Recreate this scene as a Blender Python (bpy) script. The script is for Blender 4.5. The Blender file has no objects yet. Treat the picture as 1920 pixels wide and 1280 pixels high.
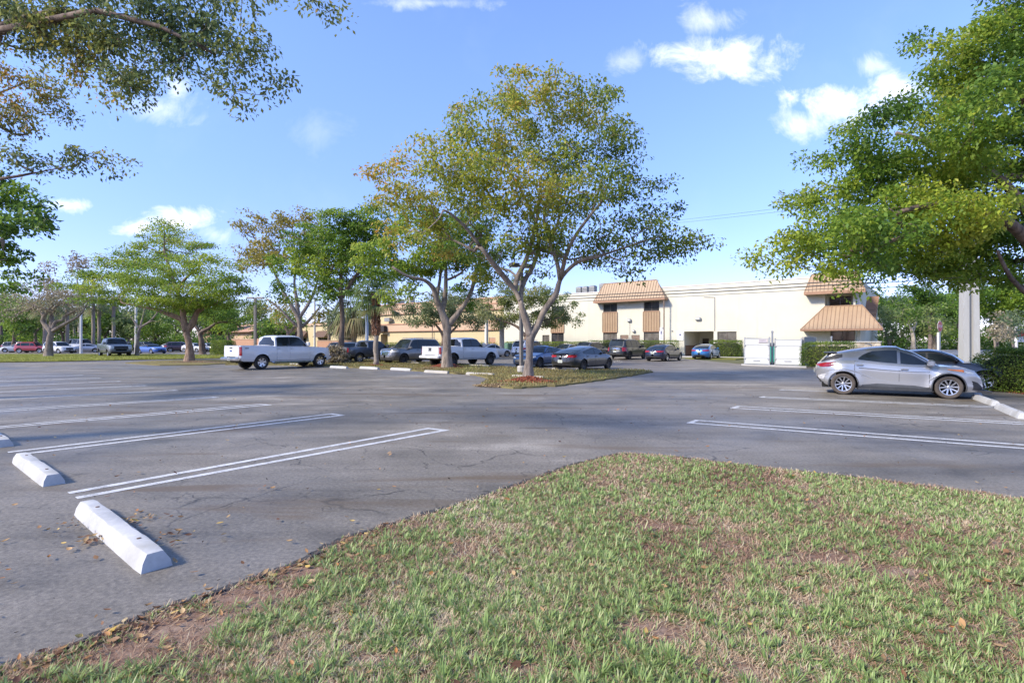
import bpy, math, random
import numpy as np
from mathutils import Vector, Matrix
sc = bpy.context.scene
COL = sc.collection
rng = np.random.default_rng(7)
random.seed(7)
PI = math.pi
H = 1.7            # eye height above the parking lot
FP = 980.0         # focal length in photo pixels (1920 wide)
TH = math.radians(39.0)
U = np.array([math.sin(TH), math.cos(TH)])     # the lot's grid: along the near stalls
V = np.array([-math.cos(TH), math.sin(TH)])    # along the building front, to the left

def G(px, py):
    d = FP * H / (py - 640.0)
    return np.array([(px - 960.0) * d / FP, d])
def XA(px, d): return (px - 960.0) * d / FP
def ZA(py, d): return H + (640.0 - py) * d / FP

# ------------------------------------------------------------------ objects
def link(o, parent=None):
    COL.objects.link(o)
    if parent is not None: o.parent = parent
    return o
def tag(o, label=None, cat=None, group=None, kind=None):
    if label: o['label'] = label
    if cat: o['category'] = cat
    if group: o['group'] = group
    if kind: o['kind'] = kind
    return o
def empty(name, loc=(0, 0, 0), rz=0.0, parent=None):
    o = bpy.data.objects.new(name, None)
    o.location = loc; o.rotation_euler = (0, 0, rz); o.empty_display_size = .2
    return link(o, parent)
def dup(o, parent=None):
    c = o.copy(); COL.objects.link(c)
    if parent is not None: c.parent = parent
    for ch in list(o.children): dup(ch, c)
    return c

def np_mesh(name, verts, faces, mat=None, parent=None, tint=None, smooth=False, loc=None):
    """faces: (M,4) or (M,3) integer array"""
    verts = np.asarray(verts, dtype=np.float32); faces = np.asarray(faces, dtype=np.int32)
    k = faces.shape[1]
    me = bpy.data.meshes.new(name)
    me.vertices.add(len(verts)); me.vertices.foreach_set('co', verts.ravel())
    me.loops.add(faces.size); me.loops.foreach_set('vertex_index', faces.ravel())
    me.polygons.add(len(faces))
    me.polygons.foreach_set('loop_start', np.arange(0, faces.size, k, dtype=np.int32))
    me.polygons.foreach_set('loop_total', np.full(len(faces), k, dtype=np.int32))
    if smooth: me.polygons.foreach_set('use_smooth', np.ones(len(faces), dtype=bool))
    if tint is not None:
        a = me.attributes.new('tint', 'FLOAT', 'POINT')
        a.data.foreach_set('value', np.asarray(tint, dtype=np.float32))
    me.update(calc_edges=True)
    if mat: me.materials.append(mat)
    o = bpy.data.objects.new(name, me)
    if loc is not None: o.location = loc
    return link(o, parent)

class MB:
    """collects shapes into ONE mesh"""
    def __init__(s): s.v = []; s.f = []
    def add(s, vs, fs):
        b = len(s.v); s.v += [tuple(map(float, p)) for p in vs]
        s.f += [tuple(b + i for i in f) for f in fs]; return s
    def box(s, c, d, rz=0.0, m=None, bev=0.0):
        x, y, z = d[0] / 2, d[1] / 2, d[2] / 2
        if bev > 0:
            b = bev; pts = []
            for zz, ins in ((-z, b), (-z + b, 0), (z - b, 0), (z, b)):
                xx, yy = x - ins, y - ins
                pts += [(-xx + b, -yy, zz), (xx - b, -yy, zz), (xx, -yy + b, zz), (xx, yy - b, zz), (xx - b, yy, zz), (-xx + b, yy, zz), (-xx, yy - b, zz), (-xx, -yy + b, zz)]
            fs = [tuple(range(7, -1, -1)), tuple(range(24, 32))]
            for k in range(3):
                for i in range(8):
                    j = (i + 1) % 8; fs.append((k * 8 + i, k * 8 + j, k * 8 + 8 + j, k * 8 + 8 + i))
        else:
            pts = [(a, b_, e) for e in (-z, z) for a, b_ in ((-x, -y), (x, -y), (x, y), (-x, y))]
            fs = [(3, 2, 1, 0), (4, 5, 6, 7), (0, 1, 5, 4), (1, 2, 6, 5), (2, 3, 7, 6), (3, 0, 4, 7)]
        cs, sn = math.cos(rz), math.sin(rz); out = []
        for p in pts:
            q = (p[0] * cs - p[1] * sn, p[0] * sn + p[1] * cs, p[2])
            if m is not None: q = tuple(m @ Vector(q))
            out.append((q[0] + c[0], q[1] + c[1], q[2] + c[2]))
        return s.add(out, fs)
    def b2(s, x0, x1, y0, y1, z0, z1, bev=0.0):
        return s.box(((x0 + x1) / 2, (y0 + y1) / 2, (z0 + z1) / 2), (abs(x1 - x0), abs(y1 - y0), abs(z1 - z0)), bev=bev)
    def tube(s, path, rad, n=8, cap=True, closed=False):
        path = [Vector(p) for p in path]
        if not hasattr(rad, '__len__'): rad = [rad] * len(path)
        vs = []; up = None
        for i, p in enumerate(path):
            a = path[max(i - 1, 0)]; b = path[min(i + 1, len(path) - 1)]
            t = (b - a)
            if t.length < 1e-9: t = Vector((0, 0, 1))
            t.normalize()
            if up is None:
                up = Vector((1, 0, 0)) if abs(t.x) < .8 else Vector((0, 1, 0))
            e1 = (up - t * up.dot(t))
            if e1.length < 1e-6: e1 = t.orthogonal()
            e1.normalize(); up = e1; e2 = t.cross(e1)
            for k in range(n):
                an = 2 * PI * k / n
                vs.append(p + e1 * (math.cos(an) * rad[i]) + e2 * (math.sin(an) * rad[i]))
        fs = []
        for i in range(len(path) - 1):
            for k in range(n):
                j = (k + 1) % n
                fs.append((i * n + k, i * n + j, i * n + n + j, i * n + n + k))
        if cap:
            fs.append(tuple(range(n - 1, -1, -1))); m = (len(path) - 1) * n
            fs.append(tuple(range(m, m + n)))
        return s.add(vs, fs)
    def lathe(s, prof, n=24, axis='z', c=(0, 0, 0), close=False):
        vs = []
        for (r, h) in prof:
            for k in range(n):
                a = 2 * PI * k / n
                if axis == 'z': p = (r * math.cos(a), r * math.sin(a), h)
                elif axis == 'y': p = (r * math.cos(a), h, r * math.sin(a))
                else: p = (h, r * math.cos(a), r * math.sin(a))
                vs.append((p[0] + c[0], p[1] + c[1], p[2] + c[2]))
        fs = []; L = len(prof); R = L if close else L - 1
        for i in range(R):
            a_, b_ = i * n, ((i + 1) % L) * n
            for k in range(n):
                j = (k + 1) % n; fs.append((a_ + k, a_ + j, b_ + j, b_ + k))
        return s.add(vs, fs)
    def prism(s, poly, z0, z1):
        n = len(poly); vs = [(p[0], p[1], z0) for p in poly] + [(p[0], p[1], z1) for p in poly]
        fs = [tuple(range(n - 1, -1, -1)), tuple(range(n, 2 * n))]
        for i in range(n):
            j = (i + 1) % n; fs.append((i, j, n + j, n + i))
        return s.add(vs, fs)
    def quad(s, a, b, c, d): return s.add([a, b, c, d], [(0, 1, 2, 3)])
    def build(s, name, mat=None, parent=None, smooth=False, loc=None, rz=0.0, angle=None):
        me = bpy.data.meshes.new(name); me.from_pydata(s.v, [], s.f)
        if mat: me.materials.append(mat)
        me.update()
        if smooth:
            me.polygons.foreach_set('use_smooth', [True] * len(me.polygons))
            if angle: me.set_sharp_from_angle(angle=math.radians(angle))
        o = bpy.data.objects.new(name, me)
        if loc is not None: o.location = loc
        o.rotation_euler = (0, 0, rz)
        return link(o, parent)

def text(name, s, size, mat, loc, rot, parent=None, ext=.003, align='CENTER'):
    cu = bpy.data.curves.new(name, 'FONT'); cu.body = s; cu.size = size; cu.extrude = ext
    cu.align_x = align; cu.align_y = 'CENTER'
    cu.materials.append(mat)
    t = bpy.data.objects.new(name, cu); COL.objects.link(t)
    me = bpy.data.meshes.new_from_object(t.evaluated_get(bpy.context.evaluated_depsgraph_get())); me.name = name
    bpy.data.objects.remove(t)
    o = bpy.data.objects.new(name, me); o.location = loc; o.rotation_euler = rot
    return link(o, parent)

# ---------------------------------------------------------------- materials
def N(nt, t, **kw):
    n = nt.nodes.new(t)
    for k, v in kw.items():
        if k in ('operation', 'blend_type', 'noise_dimensions', 'feature', 'distance', 'data_type', 'attribute_name', 'musgrave_type', 'interpolation_type', 'wave_type', 'bands_direction', 'clamp'):
            setattr(n, k, v)
        else: n.inputs[k].default_value = v
    return n
def new_mat(name):
    m = bpy.data.materials.new(name); m.use_nodes = True
    nt = m.node_tree; nt.nodes.clear()
    out = nt.nodes.new('ShaderNodeOutputMaterial'); b = nt.nodes.new('ShaderNodeBsdfPrincipled')
    nt.links.new(b.outputs[0], out.inputs[0])
    return m, nt, b
def ramp(nt, fac, stops, interp='LINEAR'):
    r = nt.nodes.new('ShaderNodeValToRGB'); r.color_ramp.interpolation = interp
    els = r.color_ramp.elements
    while len(els) < len(stops): els.new(.5)
    for e, (p, c) in zip(els, stops):
        e.position = p; e.color = (*c, 1) if len(c) == 3 else c
    if fac is not None: nt.links.new(fac, r.inputs[0])
    return r
def mixc(nt, a, b, fac, mode='MIX'):
    m = nt.nodes.new('ShaderNodeMix'); m.data_type = 'RGBA'; m.blend_type = mode
    for sock, v in ((m.inputs[6], a), (m.inputs[7], b), (m.inputs[0], fac)):
        if hasattr(v, 'is_output') or isinstance(v, bpy.types.NodeSocket): nt.links.new(v, sock)
        elif isinstance(v, (int, float)): sock.default_value = v
        else: sock.default_value = (*v, 1) if len(v) == 3 else v
    return m.outputs[2]
def math_n(nt, op, a, b=None, clamp=False):
    m = nt.nodes.new('ShaderNodeMath'); m.operation = op; m.use_clamp = clamp
    for i, v in enumerate((a, b)):
        if v is None: continue
        if isinstance(v, (int, float)): m.inputs[i].default_value = v
        else: nt.links.new(v, m.inputs[i])
    return m.outputs[0]
def coords(nt, kind='Object', scale=None):
    t = nt.nodes.new('ShaderNodeTexCoord'); o = t.outputs[kind]
    if scale:
        mp = nt.nodes.new('ShaderNodeMapping'); mp.inputs['Scale'].default_value = scale
        nt.links.new(o, mp.inputs[0]); o = mp.outputs[0]
    return o
def noise(nt, vec, scale, detail=4, rough=.55, dist=0.0):
    n = nt.nodes.new('ShaderNodeTexNoise'); n.inputs['Scale'].default_value = scale
    n.inputs['Detail'].default_value = detail; n.inputs['Roughness'].default_value = rough
    n.inputs['Distortion'].default_value = dist
    if vec is not None: nt.links.new(vec, n.inputs['Vector'])
    return n.outputs['Fac']
def bump(nt, b, h, strength=.3, dist=.01):
    n = nt.nodes.new('ShaderNodeBump'); n.inputs['Strength'].default_value = strength; n.inputs['Distance'].default_value = dist
    nt.links.new(h, n.inputs['Height']); nt.links.new(n.outputs[0], b.inputs['Normal']); return n

_mats = {}
def plain(name, col, rough=.6, var=.18, scale=3.0, metal=0.0, bmp=0.0, spec=.5, coat=0.0, dirt=None, stretch=None):
    """procedural: base colour broken up by two noises"""
    if name in _mats: return _mats[name]
    m, nt, b = new_mat(name)
    v = coords(nt, 'Object', stretch)
    n1 = noise(nt, v, scale, 5); n2 = noise(nt, v, scale * 9, 3)
    f = math_n(nt, 'MULTIPLY_ADD', n2, .35); f.node.inputs[2].default_value = 0
    f = math_n(nt, 'ADD', math_n(nt, 'MULTIPLY', n1, .7), math_n(nt, 'MULTIPLY', n2, .3))
    lo = tuple(max(0, c * (1 - var)) for c in col); hi = tuple(min(1, c * (1 + var)) for c in col)
    r = ramp(nt, f, [(.32, lo), (.68, hi)])
    c = r.outputs[0]
    if dirt:
        dn = noise(nt, v, scale * .6, 6, .65)
        c = mixc(nt, c, dirt, ramp(nt, dn, [(.5, (0, 0, 0)), (.75, (.7, .7, .7))]).outputs[0])
    nt.links.new(c, b.inputs['Base Color'])
    rr = math_n(nt, 'MULTIPLY_ADD', n1, .2); rr.node.inputs[2].default_value = max(0, rough - .1)
    nt.links.new(rr, b.inputs['Roughness'])
    b.inputs['Metallic'].default_value = metal; b.inputs['Specular IOR Level'].default_value = spec
    b.inputs['Coat Weight'].default_value = coat; b.inputs['Coat Roughness'].default_value = .04
    if bmp: bump(nt, b, f, bmp, .01)
    _mats[name] = m; return m

def paint(name, col, metal=.0, rough=.3, flake=.06):
    if name in _mats: return _mats[name]
    m, nt, b = new_mat(name); v = coords(nt)
    n1 = noise(nt, v, 2.2, 4); n2 = noise(nt, v, 260, 1)
    c = ramp(nt, n2, [(.3, tuple(x * (1 - flake) for x in col)), (.7, tuple(min(1, x * (1 + flake)) for x in col))]).outputs[0]
    # road film towards the sills
    sep = nt.nodes.new('ShaderNodeSeparateXYZ'); nt.links.new(v, sep.inputs[0])
    lowz = math_n(nt, 'MULTIPLY', math_n(nt, 'SUBTRACT', .62, sep.outputs[2]), 1.3, True)
    film = math_n(nt, 'MULTIPLY', lowz, n1)
    c = mixc(nt, c, (.19, .17, .14), math_n(nt, 'MULTIPLY', film, .55))
    nt.links.new(c, b.inputs['Base Color'])
    b.inputs['Metallic'].default_value = metal
    r = math_n(nt, 'ADD', math_n(nt, 'MULTIPLY', n1, .12), rough - .05); nt.links.new(r, b.inputs['Roughness'])
    b.inputs['Coat Weight'].default_value = .8; b.inputs['Coat Roughness'].default_value = .05
    _mats[name] = m; return m

def glass_mat(name, col=(.015, .02, .022), rough=.04):
    if name in _mats: return _mats[name]
    m, nt, b = new_mat(name); v = coords(nt)
    n1 = noise(nt, v, 1.6, 3)
    nt.links.new(ramp(nt, n1, [(.35, col), (.7, tuple(c * 2.2 for c in col))]).outputs[0], b.inputs['Base Color'])
    b.inputs['Roughness'].default_value = rough; b.inputs['IOR'].default_value = 1.45
    b.inputs['Specular IOR Level'].default_value = .5
    _mats[name] = m; return m

def leaf_mat(name, stops, trans=.35, rough=.5):
    """tint attribute (each leaf's own colour) -> colour; part of the light passes through the blade"""
    if name in _mats: return _mats[name]
    m, nt, b = new_mat(name)
    a = nt.nodes.new('ShaderNodeAttribute'); a.attribute_name = 'tint'
    r = ramp(nt, a.outputs['Fac'], stops)
    nt.links.new(r.outputs[0], b.inputs['Base Color'])
    b.inputs['Roughness'].default_value = rough; b.inputs['Specular IOR Level'].default_value = .35
    t = nt.nodes.new('ShaderNodeBsdfTranslucent')
    tc = mixc(nt, r.outputs[0], (1.0, 1.0, .35), .25, 'MULTIPLY'); 
    g = nt.nodes.new('ShaderNodeGamma'); g.inputs[1].default_value = .8; nt.links.new(tc, g.inputs[0])
    nt.links.new(g.outputs[0], t.inputs[0])
    mx = nt.nodes.new('ShaderNodeMixShader'); mx.inputs[0].default_value = trans
    nt.links.new(b.outputs[0], mx.inputs[1]); nt.links.new(t.outputs[0], mx.inputs[2])
    out = [n for n in nt.nodes if n.type == 'OUTPUT_MATERIAL'][0]
    nt.links.new(mx.outputs[0], out.inputs[0])
    _mats[name] = m; return m

def bark_mat(name, col, var=.62, scale=6):
    if name in _mats: return _mats[name]
    m, nt, b = new_mat(name); v = coords(nt, 'Object', (1, 1, .28))
    n1 = noise(nt, v, scale, 6, .65, .6); n2 = noise(nt, coords(nt), 1.1, 3)
    f = math_n(nt, 'ADD', math_n(nt, 'MULTIPLY', n1, .75), math_n(nt, 'MULTIPLY', n2, .25))
    nt.links.new(ramp(nt, f, [(.33, tuple(c * (1 - var) for c in col)), (.5, col), (.68, tuple(min(1, c * (1 + var)) for c in col))]).outputs[0], b.inputs['Base Color'])
    b.inputs['Roughness'].default_value = .9; b.inputs['Specular IOR Level'].default_value = .2
    bump(nt, b, n1, .9, .04)
    _mats[name] = m; return m
# ==================================================================== camera, sky, sun
cam = bpy.data.objects.new('camera', bpy.data.cameras.new('camera')); COL.objects.link(cam)
cam.location = (0, 0, H); cam.rotation_euler = (PI / 2, 0, 0)
cam.data.sensor_width = 36; cam.data.lens = 36 * FP / 1920
cam.data.clip_start = .05; cam.data.clip_end = 4000
sc.camera = cam
SUN_EL = math.radians(37); SUN_DIR = Vector((-.89, -.45, 0)).normalized()
sv = Vector((SUN_DIR.x * math.cos(SUN_EL), SUN_DIR.y * math.cos(SUN_EL), math.sin(SUN_EL)))
sl = bpy.data.lights.new('sun', 'SUN'); sl.energy = 2.75; sl.angle = math.radians(9.0); sl.color = (1, .905, .755)
so = bpy.data.objects.new('sun', sl); COL.objects.link(so)
so.rotation_euler = (-sv).to_track_quat('-Z', 'Y').to_euler(); so.location = (-30, -10, 40)

w = bpy.data.worlds.new('World'); sc.world = w; w.use_nodes = True
nt = w.node_tree; nt.nodes.clear()
wo = nt.nodes.new('ShaderNodeOutputWorld'); bg = nt.nodes.new('ShaderNodeBackground')
nt.links.new(bg.outputs[0], wo.inputs[0])
sky = nt.nodes.new('ShaderNodeTexSky'); sky.sky_type = 'NISHITA'; sky.sun_disc = False
sky.sun_elevation = SUN_EL; sky.sun_rotation = math.atan2(SUN_DIR.x, SUN_DIR.y)
sky.air_density = 1.0; sky.dust_density = .2; sky.ozone_density = 2.2
SKY_K = .15
bg.inputs[1].default_value = SKY_K
tc = nt.nodes.new('ShaderNodeTexCoord'); sep = nt.nodes.new('ShaderNodeSeparateXYZ')
nt.links.new(tc.outputs['Generated'], sep.inputs[0])
sx, sy, sz = sep.outputs
ysafe = math_n(nt, 'MAXIMUM', sy, .02)
gx = math_n(nt, 'DIVIDE', sx, ysafe); gz = math_n(nt, 'DIVIDE', sz, ysafe)
cmb = nt.nodes.new('ShaderNodeCombineXYZ'); nt.links.new(gx, cmb.inputs[0]); nt.links.new(gz, cmb.inputs[1])
cn = noise(nt, cmb.outputs[0], 11, 9, .66, .5)
cn2 = noise(nt, cmb.outputs[0], 3.2, 5, .6, .2)
total = None
# the clouds of the day: heading, height, half extents, thickness
for (px, py, rx, ry, k) in [(1350, 105, 125, 42, 1.0), (1330, 40, 60, 32, .62), (1590, 195, 105, 42, 1.0), (1680, 165, 70, 30, .8), (1630, 125, 40, 26, .5), (1500, 235, 50, 34, .7), (1170, 115, 45, 24, .45),
                            (335, 412, 85, 26, 1.0), (262, 425, 46, 22, .95), (130, 386, 46, 14, .95), (400, 440, 40, 22, .6), (300, 205, 70, 34, .5), (330, 160, 26, 34, .55), (600, 250, 60, 40, .22), (800, 6, 120, 14, .5)]:
    a = math_n(nt, 'DIVIDE', math_n(nt, 'SUBTRACT', gx, (px - 960) / FP), rx / FP)
    b_ = math_n(nt, 'DIVIDE', math_n(nt, 'SUBTRACT', gz, (640 - py) / FP), ry / FP)
    d = math_n(nt, 'SQRT', math_n(nt, 'ADD', math_n(nt, 'MULTIPLY', a, a), math_n(nt, 'MULTIPLY', b_, b_)))
    d = math_n(nt, 'SUBTRACT', 1.12, d)
    d = math_n(nt, 'ADD', d, math_n(nt, 'MULTIPLY', math_n(nt, 'SUBTRACT', cn, .5), 3.6))
    d = math_n(nt, 'MULTIPLY', math_n(nt, 'MULTIPLY', d, 1.0, True), k)
    total = d if total is None else math_n(nt, 'MAXIMUM', total, d)
front = math_n(nt, 'MULTIPLY', math_n(nt, 'SUBTRACT', sy, .05), 20, True)
thin = math_n(nt, 'MULTIPLY', math_n(nt, 'MULTIPLY', math_n(nt, 'SUBTRACT', cn2, .52), 1.1, True), .35)
mask = math_n(nt, 'MULTIPLY', math_n(nt, 'MAXIMUM', total, thin), front, True)
hsv = nt.nodes.new('ShaderNodeHueSaturation'); hsv.inputs['Hue'].default_value = .502; hsv.inputs['Saturation'].default_value = 1.08; hsv.inputs['Value'].default_value = 1.0
nt.links.new(sky.outputs[0], hsv.inputs['Color'])
CLOUD = (4.9, 5.0, 5.2)
sky_c = mixc(nt, hsv.outputs[0], (.99, .93, 1.05), 1.0, 'MULTIPLY')
el = nt.nodes.new('ShaderNodeMapRange'); el.interpolation_type = 'SMOOTHSTEP'; el.inputs[1].default_value = -.02; el.inputs[2].default_value = .55; nt.links.new(sz, el.inputs[0])
sky_c = mixc(nt, sky_c, mixc(nt, (.54, .55, .77), (1.0, 1.0, 1.0), el.outputs[0]), 1.0, 'MULTIPLY')
cl_c = mixc(nt, (3.7, 3.95, 4.5), CLOUD, ramp(nt, cn2, [(.38, (0, 0, 0)), (.6, (1, 1, 1))]).outputs[0])
cs = mixc(nt, sky_c, cl_c, math_n(nt, 'POWER', mask, 1.25))
nt.links.new(cs, bg.inputs[0])

vs = sc.view_settings
vs.view_transform = 'Standard'; vs.look = 'None'; vs.gamma = 1; vs.use_curve_mapping = False
vs.exposure = 1.2
sc.cycles.max_bounces = 6; sc.cycles.diffuse_bounces = 3; sc.cycles.glossy_bounces = 3
sc.cycles.transmission_bounces = 4; sc.cycles.caustics_reflective = False; sc.cycles.caustics_refractive = False
sc.cycles.use_denoising = True
# ==================================================================== ground, markings
def poly_sheet(name, pts, z, mat, kind='structure', thick=0.0):
    import bmesh
    bm = bmesh.new(); vs_ = [bm.verts.new((p[0], p[1], z)) for p in pts]
    f = bm.faces.new(vs_)
    if f.normal.z < 0: f.normal_flip()
    bmesh.ops.triangulate(bm, faces=bm.faces[:])
    if thick:
        r = bmesh.ops.extrude_face_region(bm, geom=bm.faces[:])
        bmesh.ops.translate(bm, verts=[e for e in r['geom'] if isinstance(e, bmesh.types.BMVert)], vec=(0, 0, thick))
        bmesh.ops.recalc_face_normals(bm, faces=bm.faces[:])
    me = bpy.data.meshes.new(name); bm.to_mesh(me); bm.free(); me.materials.append(mat)
    o = link(bpy.data.objects.new(name, me)); tag(o, kind=kind); return o

def asphalt_mat():
    m, nt, b = new_mat('asphalt'); v = coords(nt)
    big = noise(nt, v, .16, 5, .6, .4); mid = noise(nt, v, .9, 5, .6, .3); fine = noise(nt, v, 26, 4, .75); grit = noise(nt, v, 160, 2, .6)
    # sweeping streaks along the driving lane
    mp = nt.nodes.new('ShaderNodeMapping'); mp.inputs['Rotation'].default_value = (0, 0, math.radians(39)); mp.inputs['Scale'].default_value = (.12, .9, 1)
    nt.links.new(v, mp.inputs[0]); streak = noise(nt, mp.outputs[0], 1.1, 5, .6, .2)
    f = math_n(nt, 'ADD', math_n(nt, 'MULTIPLY', big, .4), math_n(nt, 'MULTIPLY', mid, .25))
    f = math_n(nt, 'ADD', f, math_n(nt, 'MULTIPLY', streak, .35))
    c = ramp(nt, f, [(.39, (.088, .078, .065)), (.46, (.152, .136, .114)), (.54, (.204, .182, .154)), (.62, (.32, .29, .248))]).outputs[0]
    g = math_n(nt, 'ADD', math_n(nt, 'MULTIPLY', fine, .6), math_n(nt, 'MULTIPLY', grit, .4))
    c = mixc(nt, c, ramp(nt, g, [(.32, (.42, .42, .43)), (.5, (1, 1, 1)), (.68, (1.75, 1.75, 1.7))]).outputs[0], 1.0, 'MULTIPLY')
    # dried puddles: tannin-brown silt
    st = noise(nt, mp.outputs[0], 1.7, 4, .55, .5)
    sm = ramp(nt, st, [(.565, (0, 0, 0)), (.67, (.72, .72, .72))]).outputs[0]
    c = mixc(nt, c, (.125, .088, .052), sm)
    # cracks
    nd = nt.nodes.new('ShaderNodeTexNoise'); nd.inputs['Scale'].default_value = 1.6; nd.inputs['Detail'].default_value = 5; nt.links.new(v, nd.inputs['Vector'])
    dv = nt.nodes.new('ShaderNodeVectorMath'); dv.operation = 'MULTIPLY_ADD'
    nt.links.new(nd.outputs['Color'], dv.inputs[0]); dv.inputs[1].default_value = (.9, .9, 0); nt.links.new(v, dv.inputs[2])
    crk = None
    for s_, wd, lo in ((.62, .012, .47), (2.1, .022, .54)):
        vo = nt.nodes.new('ShaderNodeTexVoronoi'); vo.feature = 'DISTANCE_TO_EDGE'; vo.inputs['Scale'].default_value = s_
        nt.links.new(dv.outputs[0], vo.inputs['Vector'])
        line = math_n(nt, 'SUBTRACT', 1, math_n(nt, 'DIVIDE', vo.outputs['Distance'], wd), True)
        msk = ramp(nt, noise(nt, v, .45 * s_ + .2, 4, .6), [(lo, (0, 0, 0)), (lo + .1, (1, 1, 1))]).outputs[0]
        k = math_n(nt, 'MULTIPLY', line, msk)
        crk = k if crk is None else math_n(nt, 'MAXIMUM', crk, k)
    c = mixc(nt, c, (.022, .021, .02), math_n(nt, 'MULTIPLY', crk, .75))
    nt.links.new(c, b.inputs['Base Color'])
    # still a little damp: smoother in the low spots
    rr = ramp(nt, big, [(.38, (.42, .42, .42)), (.62, (.72, .72, .72))]).outputs[0]
    nt.links.new(rr, b.inputs['Roughness']); b.inputs['Specular IOR Level'].default_value = .24
    hgt = math_n(nt, 'SUBTRACT', math_n(nt, 'MULTIPLY', g, .35), crk)
    bump(nt, b, hgt, .35, .006)
    return m
M_ASPH = asphalt_mat()

def soil_mat(name, cols, scale=2.0):
    m, nt, b = new_mat(name); v = coords(nt)
    n1 = noise(nt, v, scale, 6, .65, .3); n2 = noise(nt, v, scale * 14, 4, .7)
    f = math_n(nt, 'ADD', math_n(nt, 'MULTIPLY', n1, .6), math_n(nt, 'MULTIPLY', n2, .4))
    nt.links.new(ramp(nt, f, [(.3 + .4 * i / (len(cols) - 1), c) for i, c in enumerate(cols)]).outputs[0], b.inputs['Base Color'])
    b.inputs['Roughness'].default_value = .95; b.inputs['Specular IOR Level'].default_value = .15
    bump(nt, b, f, .8, .03); return m
M_SOIL = soil_mat('lawn_soil', [(.10, .055, .038), (.19, .115, .08), (.28, .20, .15), (.36, .30, .245)], 1.3)
M_TURF = soil_mat('far_turf', [(.10, .09, .03), (.16, .16, .04), (.2, .21, .06)], .7)
M_DRYTURF = soil_mat('dry_turf', [(.10, .075, .04), (.17, .14, .06), (.21, .18, .08), (.14, .15, .05)], 1.1)
M_EARTH = soil_mat('open_ground', [(.10, .10, .05), (.15, .15, .075)], .1)
M_WALK = plain('pavement_concrete', (.42, .40, .37), .85, .15, .8, bmp=.2)
M_ROAD = plain('road_asphalt', (.2, .2, .21), .55, .2, .3)

gpts = [(-1500, -300), (1500, -300), (1500, 1800), (-1500, 1800)]
poly_sheet('ground', gpts, -.02, M_EARTH)
def UV(a, b): return tuple(U * a + V * b)
# lot: one asphalt sheet, along the site's own grid
poly_sheet('parking_lot', [(-45, -30), (40, -30)] + [tuple(G(1920, 690) + np.array([14, -4])), tuple(G(1840, 687)), tuple(G(1560, 687)), tuple(G(1500, 684.6)), tuple(G(1380, 681.5)), tuple(G(1200, 664)), tuple(G(930, 659)), tuple(G(640, 657)), tuple(G(300, 655)), tuple(G(-160, 655))] + [(-130, 20)], 0.0, M_ASPH)

# worn white paint
def line_mat():
    m, nt, b = new_mat('line_paint'); v = coords(nt)
    w1 = noise(nt, v, 7, 6, .7); w2 = noise(nt, v, 60, 3, .7)
    f = math_n(nt, 'ADD', math_n(nt, 'MULTIPLY', w1, .55), math_n(nt, 'MULTIPLY', w2, .45))
    c = ramp(nt, f, [(.36, (.15, .145, .14)), (.44, (.40, .40, .40)), (.56, (.60, .60, .60))]).outputs[0]
    nt.links.new(c, b.inputs['Base Color']); b.inputs['Roughness'].default_value = .75
    return m
def faded_mat():
    m, nt, b = new_mat('faded_paint'); v = coords(nt)
    f = math_n(nt, 'ADD', math_n(nt, 'MULTIPLY', noise(nt, v, 5, 6, .7), .6), math_n(nt, 'MULTIPLY', noise(nt, v, 60, 3), .4))
    nt.links.new(ramp(nt, f, [(.38, (.12, .12, .12)), (.6, (.36, .35, .33))]).outputs[0], b.inputs['Base Color']); b.inputs['Roughness'].default_value = .8
    return m
M_LINE = line_mat(); M_FADE = faded_mat()
def stain_mat(nm='silt_and_shade', lo=(.085, .058, .033), hi=(.19, .135, .075), k=.82):
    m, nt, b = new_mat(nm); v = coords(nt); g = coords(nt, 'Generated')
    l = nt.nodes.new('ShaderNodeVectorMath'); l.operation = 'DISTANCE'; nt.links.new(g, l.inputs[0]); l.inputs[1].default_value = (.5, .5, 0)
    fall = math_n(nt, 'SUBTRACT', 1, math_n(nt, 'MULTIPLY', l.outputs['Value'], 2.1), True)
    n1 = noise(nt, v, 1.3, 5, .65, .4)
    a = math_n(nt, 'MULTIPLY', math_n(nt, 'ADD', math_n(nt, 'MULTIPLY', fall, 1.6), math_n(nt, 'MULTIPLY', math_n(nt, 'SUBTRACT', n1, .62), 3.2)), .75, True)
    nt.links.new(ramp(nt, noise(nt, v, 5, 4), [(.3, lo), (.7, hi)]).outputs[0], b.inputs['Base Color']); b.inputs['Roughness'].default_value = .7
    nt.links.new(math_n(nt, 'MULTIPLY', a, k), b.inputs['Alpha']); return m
M_SILT_SHADE = stain_mat(); M_OIL = stain_mat('oil_stain', (.03, .028, .027), (.06, .055, .05), .6)
def stain(px, py, rx, ry, z=.002, mat=None, name='silt_and_shade'):
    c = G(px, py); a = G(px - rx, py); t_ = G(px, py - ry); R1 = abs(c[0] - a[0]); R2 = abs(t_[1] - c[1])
    mb = MB(); mb.quad((-R1, -R2, 0), (R1, -R2, 0), (R1, R2, 0), (-R1, R2, 0)); o = mb.build(name, mat or M_SILT_SHADE, loc=(c[0], c[1], z)); tag(o, kind='structure')
for q in [(325, 760, 50, 6), (350, 751, 40, 4), (135, 858, 60, 8), (60, 776, 90, 5), (645, 736, 60, 6), (560, 732, 40, 4), (690, 727, 60, 4), (655, 722, 50, 3.5), (720, 707, 80, 5), (872, 742, 34, 6), (790, 740, 60, 5), (772, 765, 30, 6), (1270, 706, 110, 13), (960, 748, 50, 5), (1380, 800, 30, 3), (1395, 693, 60, 6), (450, 925, 60, 10), (1330, 870, 40, 4)]: stain(*q)  # silt marks; the broadest, right of the big tree, paints that tree's shadow brown
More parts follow.
